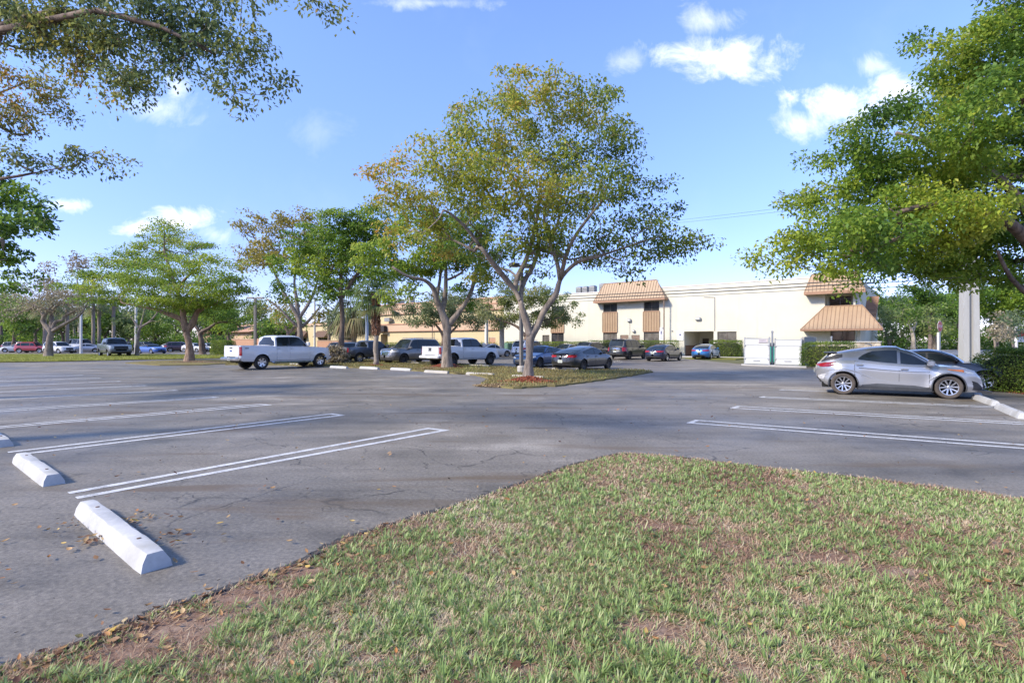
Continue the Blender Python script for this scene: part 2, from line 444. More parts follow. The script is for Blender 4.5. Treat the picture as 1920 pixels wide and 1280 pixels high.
for q in [(300, 868, 50, 12), (250, 800, 60, 9), (520, 830, 40, 8), (1570, 782, 60, 7), (1690, 768, 50, 5), (700, 870, 40, 9), (1120, 790, 60, 8), (180, 770, 60, 5), (420, 1000, 40, 12)]: stain(*q, mat=M_OIL, name='oil_stain', z=.003)
def strip(mb, a, b, w_, z=.004):
    a, b = np.array(a), np.array(b); d = (b - a) / np.linalg.norm(b - a); n = np.array([-d[1], d[0]]) * w_ / 2
    mb.quad((*(a - n), z), (*(b - n), z), (*(b + n), z), (*(a + n), z))
def hairpin(a0, a1, b1, b0, w_=.115, mat=None):
    a0, a1, b1, b0 = [np.array(p) for p in (a0, a1, b1, b0)]
    d = (a1 - a0) / np.linalg.norm(a1 - a0); n = (b1 - a1) / np.linalg.norm(b1 - a1)
    mb = MB()
    a0 = a0 + n * w_ / 2; b0 = b0 - n * w_ / 2; a1 = a1 + n * w_ / 2; b1 = b1 - n * w_ / 2
    strip(mb, a0, a1, w_); strip(mb, b0, b1, w_)
    strip(mb, a1 - d * w_ / 2 + n * w_ / 2, b1 - d * w_ / 2 - n * w_ / 2, w_)
    o = mb.build('parking_line', mat or M_LINE); tag(o, kind='structure'); return o
HP = [((124, 923), (802.5, 802), (843.8, 806.3), (147.5, 935)), ((13, 847), (622.5, 775), (647.8, 778.4), (45, 852)),
      ((-60, 803.9), (487.5, 757), (512, 758.8), (-60, 808)), ((-90, 773.5), (399.4, 743.8), (412.5, 745), (-90, 778)),
      ((-110, 752.6), (327, 731), (335.6, 732), (-110, 755.4)), ((-130, 739.6), (270, 722.3), (277.5, 723), (-130, 741.6)),
      ((-150, 728.5), (223, 714.3), (228.7, 715), (-150, 730)), ((-160, 719.5), (186, 708), (191, 708.5), (-160, 720.8)), ((-160, 712), (153, 702.9), (157.5, 703.2), (-160, 713))]
for hp in HP: hairpin(*[G(*p) for p in hp])
for hp in [((1995, 838.7), (1304, 787), (1286, 793), (1995, 847.5)), ((1935, 792.4), (1382, 761), (1367.8, 765), (1935, 796.9)),
           ((1862, 761.5), (1431, 743), (1422, 745), (1862, 764.4)), ((1820, 743), (1466, 730), (1459, 731), (1820, 744.6))]:
    hairpin(*[G(*p) for p in hp])
for a, b in [((804, 718), (944, 708)), ((676, 709), (815, 701)), ((590, 703), (735, 695)), ((540, 697.5), (645, 691)), ((905, 727), (960, 722))]:
    mb = MB(); strip(mb, G(*a), G(*b), .11); tag(mb.build('parking_line', M_FADE), kind='structure')

# ---- lawn at the camera's feet
LAWN_EDGE = [(-140, 1300), (0, 1257), (100, 1227), (200, 1190), (300, 1147), (400, 1115), (500, 1080), (575, 1050), (650, 1010), (750, 980), (850, 950), (960, 915), (1010, 895), (1069, 874), (1125, 859), (1162, 852), (1200, 852), (1260, 856), (1380, 871), (1504, 885), (1620, 897), (1747, 914), (1860, 929), (2050, 953), (2500, 1010)]
def ragged(pts, step=.12, amp=.03):
    out = []
    for a, b in zip(pts[:-1], pts[1:]):
        a, b = np.array(a), np.array(b); n = max(1, int(np.linalg.norm(b - a) / step))
        for i in range(n):
            out.append(a + (b - a) * i / n + rng.normal(0, amp, 2))
    out.append(np.array(pts[-1])); return out
edge = ragged([G(*p) for p in LAWN_EDGE], .1, .022)
lawn_poly = [tuple(p) for p in edge] + [(14, -6), (-8, -6)]
poly_sheet('lawn', lawn_poly, .012, M_SOIL)
# broken asphalt lip along the lawn
mb = MB()
lip = ragged([G(*p) for p in LAWN_EDGE[:-2]], .07, .012)
for a, b in zip(lip[:-1], lip[1:]):
    d = b - a; L_ = np.linalg.norm(d)
    if L_ < 1e-4: continue
    n = np.array([-d[1], d[0]]) / L_
    if n[1] < 0: n = -n
    w0 = .05 + .05 * rng.random(); h0 = .012 + .016 * rng.random()
    p = [a - n * .03, b - n * .03, b + n * w0, a + n * w0]
    mb.add([(*p[0], .004), (*p[1], .004), (*p[1], h0), (*p[0], h0), (*p[2], .003), (*p[3], .003)], [(0, 1, 2, 3), (3, 2, 4, 5)])
M_LIP = soil_mat('asphalt_edge', [(.03, .03, .032), (.07, .07, .072), (.11, .11, .11)], 20)
tag(mb.build('parking_lot_edge', M_LIP), kind='structure')

# ---- far lawn strip on the left, tree islands, verge and road on the right
a0 = G(-60, 680.5); far1 = G(352, 672.5)
poly_sheet('verge', [tuple(G(-80, 681)), tuple(G(100, 678.2)), tuple(G(250, 675)), tuple(G(420, 671.8)), tuple(G(470, 670)), tuple(G(440, 667.5)), tuple(G(330, 665.5)), tuple(G(150, 665)), tuple(G(-80, 665))], .05, M_TURF)
ISLE = [(425, 684), (520, 685), (600, 687), (700, 691), (800, 697), (890, 703.5), (918, 711), (903, 722), (960, 729), (1050, 724), (1130, 713), (1190, 704), (1223, 698), (1200, 694.3), (1120, 695), (1060, 695.5), (980, 691), (880, 684.5), (780, 679), (700, 675.5), (620, 672.5), (520, 671), (425, 670)]
isl = ragged([G(*p) for p in ISLE] + [G(*ISLE[0])], .3, .05)[:-1]
poly_sheet('tree_island', [tuple(p) for p in isl], -.01, M_DRYTURF, thick=.07)
poly_sheet('tree_island', [tuple(G(*p)) for p in [(235, 681), (300, 685.5), (380, 684.5), (440, 681), (455, 676), (400, 674.8), (330, 675.5), (270, 678)]], -.01, M_DRYTURF, thick=.06)
# ==================================================================== trees
def leaves(centers, spread, per, size, zs=.55, droop=.3, tintf=None, aspect=.55, seed=1, up=.9):
    """leaf quads scattered about cluster centres -> verts, faces, tint"""
    r = np.random.default_rng(seed)
    C = np.repeat(np.asarray(centers), per, axis=0); n = len(C)
    sp = np.repeat(np.asarray(spread), per) if hasattr(spread, '__len__') else np.full(n, spread)
    d = r.normal(0, 1, (n, 3)); d /= np.maximum(np.linalg.norm(d, axis=1, keepdims=True), 1e-6)
    rad = r.random((n, 1)) ** .45
    P = C + d * rad * sp[:, None] * np.array([1, 1, zs])
    P[:, 2] -= (rad[:, 0] ** 2) * sp * droop * .5
    # blade direction: outwards and a bit down; normal: mostly up
    t = d * .7 + r.normal(0, .6, (n, 3)); t[:, 2] -= droop
    t /= np.linalg.norm(t, axis=1, keepdims=True)
    nrm = r.normal(0, .75, (n, 3)); nrm[:, 2] = np.abs(nrm[:, 2]) + up
    s = np.cross(t, nrm); s /= np.maximum(np.linalg.norm(s, axis=1, keepdims=True), 1e-6)
    L = size * r.uniform(.65, 1.35, (n, 1)); W = L * aspect * .5
    up_ = np.cross(s, t)
    v = np.empty((n, 4, 3))
    v[:, 0] = P - t * L * .5
    v[:, 1] = P + s * W + up_ * L * .06
    v[:, 2] = P + t * L * .5 - up_ * L * .05
    v[:, 3] = P - s * W + up_ * L * .06
    f = np.arange(n * 4).reshape(n, 4)
    tint = np.clip(tintf(P, C, r), 0, 1) if tintf else r.random(n)
    return v.reshape(-1, 3), f, np.repeat(tint, 4)

def vnoise(P, sc_, seed=0):
    """cheap smooth 3-D value noise, 0..1"""
    q = np.asarray(P) * sc_ + seed * 17.3
    return .5 + .25 * (np.sin(q[:, 0] * 1.7 + 1.3 * np.sin(q[:, 1] * 1.1 + 2)) + np.sin(q[:, 1] * 1.9 + 1.1 * np.sin(q[:, 2] * 1.3)) * .6 + np.sin(q[:, 2] * 2.3 + q[:, 0] * .8) * .6)

class Skeleton:
    def __init__(s): s.p = []; s.par = []; s.r = []; s.ch = []
    def node(s, p, par, r=None):
        s.p.append(np.asarray(p, float)); s.par.append(par); s.r.append(r); return len(s.p) - 1
    def limb(s, pts, par=-1):
        for p, r in pts: par = s.node(p, par, r)
        return par

def grow(sk, centers, rr, rise=.25, tip=.012, maxlink=None):
    """attach every leaf cluster to the nearest wood by a bent twig"""
    base = sk.p[0]
    order = np.argsort(np.linalg.norm(centers - np.array([base[0], base[1], sk.p[-1][2] * .6 + base[2] * .4]), axis=1))
    first = 3 if len(sk.p) > 6 else 1
    done = []; todo = list(order); grew = True
    while todo and grew:
        grew = False; rest = []
        for i in todo:
            c = centers[i]; P = np.array(sk.p)
            dv = c - P; d = np.linalg.norm(dv, axis=1)
            cost = d + np.maximum(0, -dv[:, 2]) * .9 + np.maximum(0, dv[:, 2]) * .3
            cost[:first] += 3
            k = int(np.argmin(cost)); a = P[k]; L = d[k]
            if maxlink and L > maxlink: rest.append(i); continue
            grew = True; done.append(i)
            nseg = max(2, min(5, int(L / .8) + 1)); par = k
            side = rr.normal(0, .11 * L, 3)
            for j in range(1, nseg + 1):
                u = j / nseg
                q = a + (c - a) * u + side * math.sin(PI * u) + np.array([0, 0, rise * L * .35 * math.sin(PI * u) * (1 if c[2] < a[2] + L * .8 else -.4)])
                if j == nseg: q = c
                par = sk.node(q, par)
        todo = rest
    n = len(sk.p); cnt = np.zeros(n)
    has = np.zeros(n, bool)
    for i in range(n):
        if sk.par[i] >= 0: has[sk.par[i]] = True
    for i in range(n - 1, -1, -1):
        if not has[i]: cnt[i] = 1
        if sk.par[i] >= 0: cnt[sk.par[i]] += cnt[i]
    for i in range(n):
        if sk.r[i] is None:
            pr = sk.r[sk.par[i]]
            sk.r[i] = max(tip * .7, min(pr * .86, tip * cnt[i] ** .52))
    return np.array(done, int)

def wood(sk, name, mat, parent, minr=0.0, sides=(10, 6, 4), flare=1.5):
    kids = {}
    for i, p in enumerate(sk.par): kids.setdefault(p, []).append(i)
    mb = MB()
    stack = [(r, None) for r in kids.get(-1, [])]
    while stack:
        i, start = stack.pop()
        path = [] if start is None else [start]
        k = i
        while True:
            path.append(k); c = kids.get(k, [])
            if not c: break
            c = sorted(c, key=lambda q: -sk.r[q]); 
            for o in c[1:]: stack.append((o, k))
            k = c[0]
        if len(path) < 2: continue
        rad = [sk.r[q] for q in path]
        if start is not None: rad[0] = min(rad[0], rad[1] * 1.15)
        if max(rad) < minr: continue
        pts = [sk.p[q] for q in path]
        # round off the bends
        R = max(rad); ns = sides[0] if R > .12 else sides[1] if R > .04 else sides[2]
        if R > .05 and len(pts) > 2:
            P2, R2 = [pts[0]], [rad[0]]
            for a in range(len(pts) - 1):
                p0 = pts[max(a - 1, 0)]; p1 = pts[a]; p2 = pts[a + 1]; p3 = pts[min(a + 2, len(pts) - 1)]
                for u in (.33, .67, 1.0):
                    q = .5 * ((2 * p1) + (p2 - p0) * u + (2 * p0 - 5 * p1 + 4 * p2 - p3) * u * u + (3 * p1 - p0 - 3 * p2 + p3) * u ** 3)
                    P2.append(q); R2.append(rad[a] + (rad[a + 1] - rad[a]) * u)
            pts, rad = P2, R2
        if start is None:
            # root flare
            pts = [pts[0] + np.array([0, 0, -.12])] + list(pts); rad = [rad[0] * flare] + list(rad)
        if R > .12: rad = [q * (1 + .07 * math.sin(7 * j) + .05 * math.sin(13 * j + 1)) for j, q in enumerate(rad)]
        mb.tube([tuple(p) for p in pts], rad, n=ns)
    o = mb.build(name, mat, parent, smooth=True)
    # knots and ridges on the lower trunk
    me = o.data; n = len(me.vertices); co = np.empty(n * 3, np.float32); me.vertices.foreach_get('co', co); co = co.reshape(-1, 3)
    nr = np.empty(n * 3, np.float32); me.vertices.foreach_get('normal', nr); nr = nr.reshape(-1, 3)
    r0 = max(sk.r[:4]); k = np.clip(1 - co[:, 2] / 4.5, 0, 1) * (np.hypot(co[:, 0], co[:, 1]) < 1.6)
    a = (np.sin(co[:, 2] * 9 + co[:, 0] * 14) * np.sin(co[:, 1] * 17 + co[:, 2] * 4) + .6 * np.sin(co[:, 2] * 23 + co[:, 1] * 21)) * .07 * r0
    co += nr * (a * k)[:, None]; me.vertices.foreach_set('co', co.ravel()); me.update()
    return o

def blob_centers(blobs, D, n_per_m3, rr, depth=.8, dyj=1.5, minsep=0.0):
    """blobs: (px, py, rx_px, ry_px[, dy[, density]]) at distance D -> cluster centres in metres"""
    out = []
    for b in blobs:
        px, py, rx, ry = b[:4]; dy = b[4] if len(b) > 4 else rr.normal(0, dyj); k = b[5] if len(b) > 5 else 1
        d = D + dy; s = d / FP
        c = np.array([XA(px, d), d, ZA(py, d)]); R = np.array([rx * s, max(rx * s * depth, .35), ry * s])
        n = max(2, int(n_per_m3 * k * (R[0] * R[1] * R[2]) ** .8 * 4.2))
        q = rr.normal(0, 1, (n, 3)); q /= np.linalg.norm(q, axis=1, keepdims=True)
        q *= rr.random((n, 1)) ** .42
        out.append(c + q * R)
    return np.concatenate(out)

BARK = dict(grey=bark_mat('grey_bark', (.25, .205, .168)), dark=bark_mat('dark_bark', (.16, .12, .095)), pale=bark_mat('pale_bark', (.40, .35, .29)),
            brown=bark_mat('brown_bark', (.27, .19, .14)), palm=bark_mat('palm_bark', (.30, .255, .21), .3, 9))
LEAF = dict(
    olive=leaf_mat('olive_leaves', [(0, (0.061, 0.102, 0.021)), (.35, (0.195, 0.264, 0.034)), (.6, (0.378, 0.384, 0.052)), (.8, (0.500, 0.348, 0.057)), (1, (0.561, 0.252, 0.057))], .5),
    green=leaf_mat('green_leaves', [(0, (0.055, 0.120, 0.023)), (.4, (0.134, 0.240, 0.029)), (.75, (0.293, 0.384, 0.040)), (1, (0.464, 0.480, 0.063))], .48),
    rust=leaf_mat('rusty_leaves', [(0, (0.073, 0.120, 0.052)), (.35, (0.171, 0.204, 0.057)), (.62, (0.317, 0.288, 0.057)), (.82, (0.464, 0.240, 0.057)), (1, (0.600, 0.228, 0.034))], .42),
    pale=leaf_mat('pale_leaves', [(0, (0.110, 0.168, 0.057)), (.5, (0.220, 0.276, 0.081)), (1, (0.390, 0.360, 0.127))], .42),
    blue=leaf_mat('oak_leaves', [(0, (0.073, 0.114, 0.063)), (.5, (0.159, 0.210, 0.098)), (1, (0.305, 0.324, 0.149))], .4),
    bare=leaf_mat('dry_leaves', [(0, (0.183, 0.156, 0.098)), (.5, (0.317, 0.264, 0.172)), (1, (0.464, 0.384, 0.241))], .3),
    yellow=leaf_mat('yellow_leaves', [(0, (0.171, 0.180, 0.034)), (.5, (0.329, 0.276, 0.057)), (1, (0.488, 0.348, 0.081))], .4),
    hedge=leaf_mat('hedge_leaves', [(0, (0.043, 0.090, 0.021)), (.45, (0.122, 0.198, 0.029)), (.8, (0.293, 0.360, 0.052)), (1, (0.415, 0.432, 0.081))], .4))

def tree(name, label, base, D=None, limbs=(), blobs=(), dens=1.0, per=90, leaf=.11, spread=.55, kind='green', bark='grey', group=None,
         tintf=None, seed=1, zs=.55, depth=.8, dyj=1.5, trunk_r=.25, tip=.014, minr=0.0, droop=.3, up=.9, maxlink=None, cat='tree', aspect=.55):
    rr = np.random.default_rng(seed)
    if D is None: p = G(*base)
    else: p = np.array([XA(base[0], D), D])
    D = p[1]
    root = empty(name, (p[0], p[1], 0)); tag(root, label, cat, group)
    off = np.array([p[0], p[1], 0.0])
    sk = Skeleton()
    first = True
    ends = []
    for lb in limbs:
        # limb: list of (px, py, dy, radius); a start index in the first entry ties it to an earlier limb's node
        pts = []; par = -1
        for q in lb:
            if isinstance(q, int): par = q; continue
            pts.append((np.array([XA(q[0], D + q[2]), D + q[2], ZA(q[1], D + q[2])]) - off, q[3]))
        if first: pts[0] = (np.array([pts[0][0][0], pts[0][0][1], 0.0]), pts[0][1]); first = False
        sk.limb(pts, par)
    cen = blob_centers(blobs, D, dens, rr, depth, dyj) - off
    cen = cen[cen[:, 2] > .4]
    if not len(sk.p):
        top = np.mean(cen, axis=0); lo = cen[:, 2].min()
        h = max(1.2, lo * .75)
        sk.limb([((0, 0, 0), trunk_r), ((top[0] * .1 + .05, top[1] * .05, h * .5), trunk_r * .85), ((top[0] * .25, top[1] * .2, h), trunk_r * .75)])
        sk.limb([((top[0] * .6 - .4, top[1] * .5, h + (top[2] - h) * .5), trunk_r * .5)], 2)
        sk.limb([((top[0] * .6 + .8, top[1] * .5 + .4, h + (top[2] - h) * .45), trunk_r * .45)], 2)
    cen = cen[grow(sk, cen, rr, tip=tip, maxlink=maxlink)]
    wood(sk, 'trunk', BARK[bark], root, minr)
    sp = spread * rr.uniform(.7, 1.3, len(cen))
    v, f, t = leaves(cen, sp, per, leaf, zs=zs, droop=droop, tintf=tintf or (lambda P, C, r: .28 + .3 * vnoise(P, .8, seed) + r.normal(0, .14, len(P))), seed=seed + 100, up=up, aspect=aspect)
    np_mesh('crown', v, f, LEAF[kind], root, t)
    return root

# --- the big tree on the near end of the island
MAIN_L = [
    [(990, 715, 0, .25), (991, 690, 0, .185), (993, 660, 0, .17), (995, 632, 0, .18), (986, 600, -.05, .14), (976, 565, -.1, .12), (966, 545, -.1, .10)],
    [3, (1008, 610, .1, .145), (1022, 580, .2, .13), (1042, 552, .3, .115), (1050, 525, .3, .10)],
    [6, (950, 525, -.3, .12), (925, 495, -.7, .105), (900, 462, -1.1, .085), (872, 425, -1.5, .065), (835, 395, -2, .045)],
    [6, (970, 520, .3, .12), (985, 490, .6, .105), (998, 450, .8, .085), (1008, 400, .8, .065), (1015, 330, .7, .045)],
    [5, (982, 530, .5, .11), (1000, 498, .9, .095), (1010, 470, 1.2, .08), (1002, 410, 1.4, .06), (960, 330, 1.5, .04)],
    [10, (1068, 503, .1, .09), (1090, 488, -.2, .075), (1130, 478, -.5, .06), (1190, 458, -.8, .045)],
    [10, (1044, 490, .6, .09), (1030, 450, 1.0, .075), (1020, 400, 1.3, .06), (1040, 330, 1.5, .04)],
    [10, (1060, 480, -.5, .085), (1080, 440, -.9, .07), (1110, 400, -1.2, .055), (1130, 330, -1.4, .035)],
    [13, (890, 470, .8, .07), (850, 450, 1.5, .055), (800, 440, 2, .04)]]
MAIN_B = [(1000, 185, 105, 45), (930, 215, 90, 50), (1090, 205, 85, 50), (860, 245, 60, 35), (820, 310, 100, 62, -1), (910, 300, 100, 65), (1010, 280, 100, 70, 1.5), (1110, 280, 85, 60),
          (780, 370, 85, 55), (860, 385, 90, 60, 1.5), (960, 380, 90, 60, -2), (1050, 370, 90, 60, 1), (1150, 375, 80, 50, 0), (1215, 400, 60, 40), (1260, 430, 60, 35, -1), (1300, 450, 36, 22, -1),
          (720, 322, 46, 12, -1), (695, 320, 30, 5, -1), (725, 360, 40, 36, -1), (1310, 455, 34, 20, -1), (1000, 150, 60, 26, 0), (1120, 175, 40, 26, 0), (1230, 345, 36, 24, 0), (740, 290, 30, 24, 0), (760, 430, 50, 38), (850, 450, 70, 42, 2), (935, 455, 60, 36, 2.5), (1050, 440, 60, 35, 2), (1130, 440, 70, 38, -1), (1190, 475, 50, 26, -1.5), (1175, 505, 30, 16, -1.5), (1250, 470, 40, 24, -1),
          (1190, 300, 26, 20), (1150, 240, 45, 40), (1070, 165, 50, 26), (960, 160, 46, 26), (840, 205, 30, 18), (1180, 345, 50, 30), (905, 520, 20, 30, 3), (1005, 510, 30, 22, 3), (930, 505, 40, 30, 2), (1090, 470, 60, 30, 1.5), (1010, 455, 70, 36, -1.5), (880, 500, 36, 30, 2), (1140, 470, 60, 30, 2), (1060, 330, 110, 60, -2.5), (900, 330, 110, 60, -2.5), (985, 430, 90, 40, -2), (1230, 455, 60, 26, .5), (1280, 465, 40, 20, .5)]
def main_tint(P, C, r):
    # upper left oranger: turning leaves and sun warmth put into the colour; greener right, low
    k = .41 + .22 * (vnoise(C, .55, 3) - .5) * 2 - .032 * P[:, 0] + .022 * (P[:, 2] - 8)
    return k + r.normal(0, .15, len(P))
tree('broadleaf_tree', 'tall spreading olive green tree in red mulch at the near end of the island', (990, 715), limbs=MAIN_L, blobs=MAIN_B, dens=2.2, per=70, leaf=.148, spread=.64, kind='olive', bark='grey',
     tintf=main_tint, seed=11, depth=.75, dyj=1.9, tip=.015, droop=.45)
# --- its neighbour on the island
tree('broadleaf_tree', 'forked dark trunk tree in red mulch behind the white crew cab pickup', (838, 691), limbs=[
    [(838, 691, 0, .36), (838, 665, 0, .28), (838, 635, 0, .27), (838, 612, 0, .28), (828, 585, 0, .2), (818, 560, -.2, .17), (812, 540, -.3, .14), (795, 525, -.8, .11), (765, 518, -1.3, .085), (735, 500, -1.6, .06)],
    [3, (850, 598, .1, .18), (870, 572, .3, .15), (884, 545, .4, .13), (893, 510, .6, .11), (905, 480, .8, .08), (915, 450, 1, .05)],
    [4, (834, 560, .3, .15), (836, 525, .4, .13), (834, 490, .5, .1), (828, 450, .5, .06)],
    [5, (824, 530, .8, .1), (828, 505, 1, .08), (840, 470, 1.4, .05)], [17, (850, 520, .2, .08), (868, 508, 0, .06), (880, 495, -.2, .04)]],
    blobs=[(790, 455, 75, 50), (860, 450, 60, 45), (730, 480, 55, 40), (760, 510, 50, 30), (830, 490, 60, 26), (905, 500, 26, 30), (905, 545, 12, 26, .8), (745, 545, 22, 22, -1), (725, 555, 14, 14, -1), (880, 560, 8, 16, .6), (800, 410, 70, 36, 2), (890, 420, 50, 34, 2), (695, 470, 30, 30, 1), (860, 540, 14, 14, -.3), (790, 500, 40, 24, .5), (850, 480, 60, 30, -1), (910, 470, 40, 36, .5), (770, 540, 20, 20, -.6)],
    dens=1.55, per=100, leaf=.19, spread=.68, kind='green', bark='grey', seed=21, depth=.8, tip=.018, tintf=lambda P, C, r: .45 + .5 * (vnoise(C, .6, 5) - .5) - .05 * P[:, 0] + r.normal(0, .13, len(P)), droop=.45)
# --- dense one behind the first palm
tree('broadleaf_tree', 'dense dark green tree behind the shaggy palm and the white pickup', (640, 676), limbs=[
    [(640, 676, 0, .3), (640, 640, 0, .25), (642, 600, 0, .24), (640, 560, .3, .2)], [3, (610, 530, 0, .14), (580, 510, 0, .1), (550, 505, 0, .06)], [3, (665, 520, .5, .14), (690, 490, .8, .1)], [3, (640, 510, 1, .15), (640, 460, 1, .1), (655, 420, 1, .06)]],
    blobs=[(655, 405, 70, 24), (690, 415, 60, 30), (620, 440, 90, 34), (690, 455, 70, 36), (590, 470, 70, 30), (650, 485, 90, 36), (560, 490, 50, 26), (540, 520, 36, 26), (590, 525, 60, 26), (660, 525, 70, 30), (720, 505, 40, 36), (515, 545, 14, 20), (620, 550, 40, 14), (700, 545, 36, 20), (570, 555, 30, 12)],
    dens=1.1, per=80, leaf=.24, spread=.85, kind='green', bark='dark', seed=31, depth=.7, tip=.02, zs=.45, tintf=lambda P, C, r: .42 + .6 * (vnoise(C, .45, 2) - .5) + r.normal(0, .14, len(P)))
# --- the two rounded oaks before the yellow and cream walls
tree('oak_tree', 'rounded grey green oak behind the forked trunk before the yellow wall', (828, 669), limbs=[
    [(828, 669, 0, .26), (829, 650, 0, .2), (831, 634, 0, .19), (826, 620, 0, .14), (815, 606, 0, .09)], [2, (842, 626, .2, .14), (856, 612, .3, .1), (866, 602, .3, .06)]],
    blobs=[(790, 585, 34, 24), (820, 565, 44, 26), (860, 570, 40, 26), (790, 604, 30, 12), (830, 596, 50, 20), (880, 590, 30, 24), (893, 606, 18, 10), (850, 552, 26, 12), (770, 600, 18, 12), (905, 585, 20, 20)], dens=1.25, per=85, leaf=.22, spread=.75, kind='blue', bark='brown', seed=33, tip=.02, zs=.6, tintf=lambda P, C, r: .6 + .6 * (vnoise(C, .5, 2) - .5) + .05 * P[:, 0] + r.normal(0, .14, len(P)))
tree('oak_tree', 'broad rounded oak behind the tall spreading trunk before the cream wall', (984, 668), limbs=[
    [(984, 668, 0, .3), (985, 650, 0, .24), (986, 632, 0, .22), (972, 614, 0, .14), (950, 604, 0, .11), (932, 598, 0, .07)], [2, (1000, 612, .2, .15), (1020, 600, .3, .11), (1050, 596, .4, .07)], [2, (988, 605, .3, .13), (985, 580, .3, .08)]],
    blobs=[(925, 575, 36, 26), (960, 555, 40, 26), (1000, 550, 46, 26), (1040, 565, 40, 26), (1065, 590, 28, 16), (940, 600, 40, 12), (985, 590, 50, 22), (1030, 598, 46, 16), (905, 590, 22, 18), (915, 605, 24, 8), (1085, 598, 10, 8), (960, 530, 24, 14)], dens=1.25, per=85, leaf=.22, spread=.75, kind='pale', bark='brown', seed=34, tip=.02, zs=.6, tintf=lambda P, C, r: .6 + .6 * (vnoise(C, .5, 3) - .5) - .03 * P[:, 0] + r.normal(0, .14, len(P)))
# --- sparse yellowing one
tree('broadleaf_tree', 'sparse yellowing tree with bare forked limbs behind the heavy white pickup', (562, 667), limbs=[
    [(562, 667, 0, .42), (563, 640, 0, .36), (562, 615, 0, .34), (560, 598, 0, .3), (545, 570, 0, .2), (530, 545, 0, .17), (510, 500, -.5, .12), (480, 450, -1, .08), (455, 415, -1, .05)],
    [3, (556, 560, .3, .2), (552, 530, .5, .15), (556, 490, .7, .11), (548, 430, .7, .07)], [3, (578, 570, .4, .17), (592, 540, .6, .13), (600, 500, .6, .09)], [2, (545, 600, -.4, .16), (520, 575, -.8, .12), (500, 560, -1, .08)], [2, (580, 600, .4, .15), (600, 575, .6, .1)]],
    blobs=[(455, 415, 18, 24), (500, 430, 50, 26), (540, 405, 36, 20), (580, 415, 40, 20), (480, 465, 46, 30), (530, 470, 60, 34), (575, 450, 46, 30), (480, 500, 36, 26), (600, 440, 26, 30), (545, 570, 30, 20), (600, 590, 20, 30), (520, 590, 20, 24)],
    dens=.62, per=46, leaf=.33, spread=1.05, kind='yellow', bark='grey', seed=41, depth=.9, tip=.03, zs=.5)
# --- layered one on the left
tree('layered_tree', 'wide flat layered dark green tree on the bare patch beside the white pickup', (355, 679), limbs=[
    [(355, 679, 0, .40), (356, 660, 0, .30), (354, 640, 0, .27), (350, 622, 0, .25), (344, 600, 0, .22), (342, 575, .2, .22), (332, 545, .3, .16), (320, 510, .3, .12), (308, 470, .3, .08), (308, 420, .2, .04)],
    [3, (362, 605, .3, .26), (370, 585, .6, .2), (390, 570, .9, .14), (430, 560, 1, .08)], [4, (320, 590, -.3, .17), (290, 580, -.8, .13), (262, 574, -1.2, .1), (230, 568, -1.5, .06)], [7, (280, 498, .6, .08), (255, 495, 1, .05)], [6, (350, 520, -1, .1), (375, 500, -1.5, .06)]],
    blobs=[(312, 418, 30, 6), (310, 432, 46, 8), (320, 450, 60, 10), (270, 462, 40, 7), (375, 462, 40, 8), (300, 480, 80, 10), (210, 497, 36, 8), (240, 492, 60, 9), (390, 490, 70, 10), (320, 505, 90, 10), (170, 520, 40, 7), (230, 520, 70, 9), (420, 520, 60, 10), (300, 530, 110, 11), (150, 537, 46, 7), (200, 545, 60, 8), (400, 545, 80, 11), (320, 555, 100, 10), (180, 562, 40, 6), (235, 568, 46, 8), (340, 572, 70, 14), (410, 568, 60, 12), (290, 565, 50, 8), (450, 540, 30, 12), (360, 585, 40, 8), (440, 565, 26, 10)],
    dens=2.3, per=80, leaf=.17, spread=.9, kind='green', bark='brown', seed=51, depth=1.0, tip=.02, zs=.36, dyj=3.2, up=1.6, droop=.1, tintf=lambda P, C, r: .55 + .6 * (vnoise(C, .35, 7) - .5) + .02 * (P[:, 2] - 6) + r.normal(0, .13, len(P)))
# --- the thin ones on the far lawn strip
tree('bare_tree', 'grey nearly leafless spreading tree on the far lawn strip before the white wagon', (91, 669), limbs=[
    [(91, 669, 0, .42), (92, 650, 0, .34), (94, 632, 0, .32), (96, 622, 0, .3), (82, 606, 0, .2), (80, 598, 0, .17), (88, 582, 0, .14), (100, 572, .3, .1)],
    [3, (104, 604, .3, .17), (117, 600, .4, .15), (122, 592, .5, .13), (142, 582, .6, .09)], [3, (97, 600, .4, .2), (98, 582, .6, .15), (112, 570, .8, .1)], [3, (120, 608, -.4, .16), (148, 592, -.7, .12), (160, 575, -.8, .08)], [4, (78, 585, .8, .14), (60, 570, 1, .1), (48, 558, 1, .06)]],
    blobs=[(60, 552, 50, 22), (95, 545, 60, 26), (130, 555, 46, 26), (30, 570, 30, 20), (150, 570, 26, 22), (90, 570, 50, 20), (60, 580, 36, 16), (20, 590, 24, 20)],
    dens=.7, per=44, leaf=.19, spread=1.2, kind='bare', bark='grey', seed=61, depth=.9, tip=.03, zs=.5)
tree('bare_tree', 'small pale leafless tree with three upright limbs before the dark pickup', (257, 668), limbs=[
    [(257, 668, 0, .22), (258, 640, 0, .17), (262, 616, 0, .16), (250, 600, 0, .1), (240, 585, 0, .06)], [2, (278, 605, .2, .11), (292, 590, .3, .07), (300, 575, .3, .04)], [2, (266, 600, .4, .1), (272, 575, .5, .06)]],
    blobs=[(236, 596, 22, 20), (268, 580, 26, 18), (296, 590, 22, 20), (250, 615, 14, 12)], dens=.35, per=34, leaf=.26, spread=.9, kind='pale', bark='grey', seed=62, tip=.025)
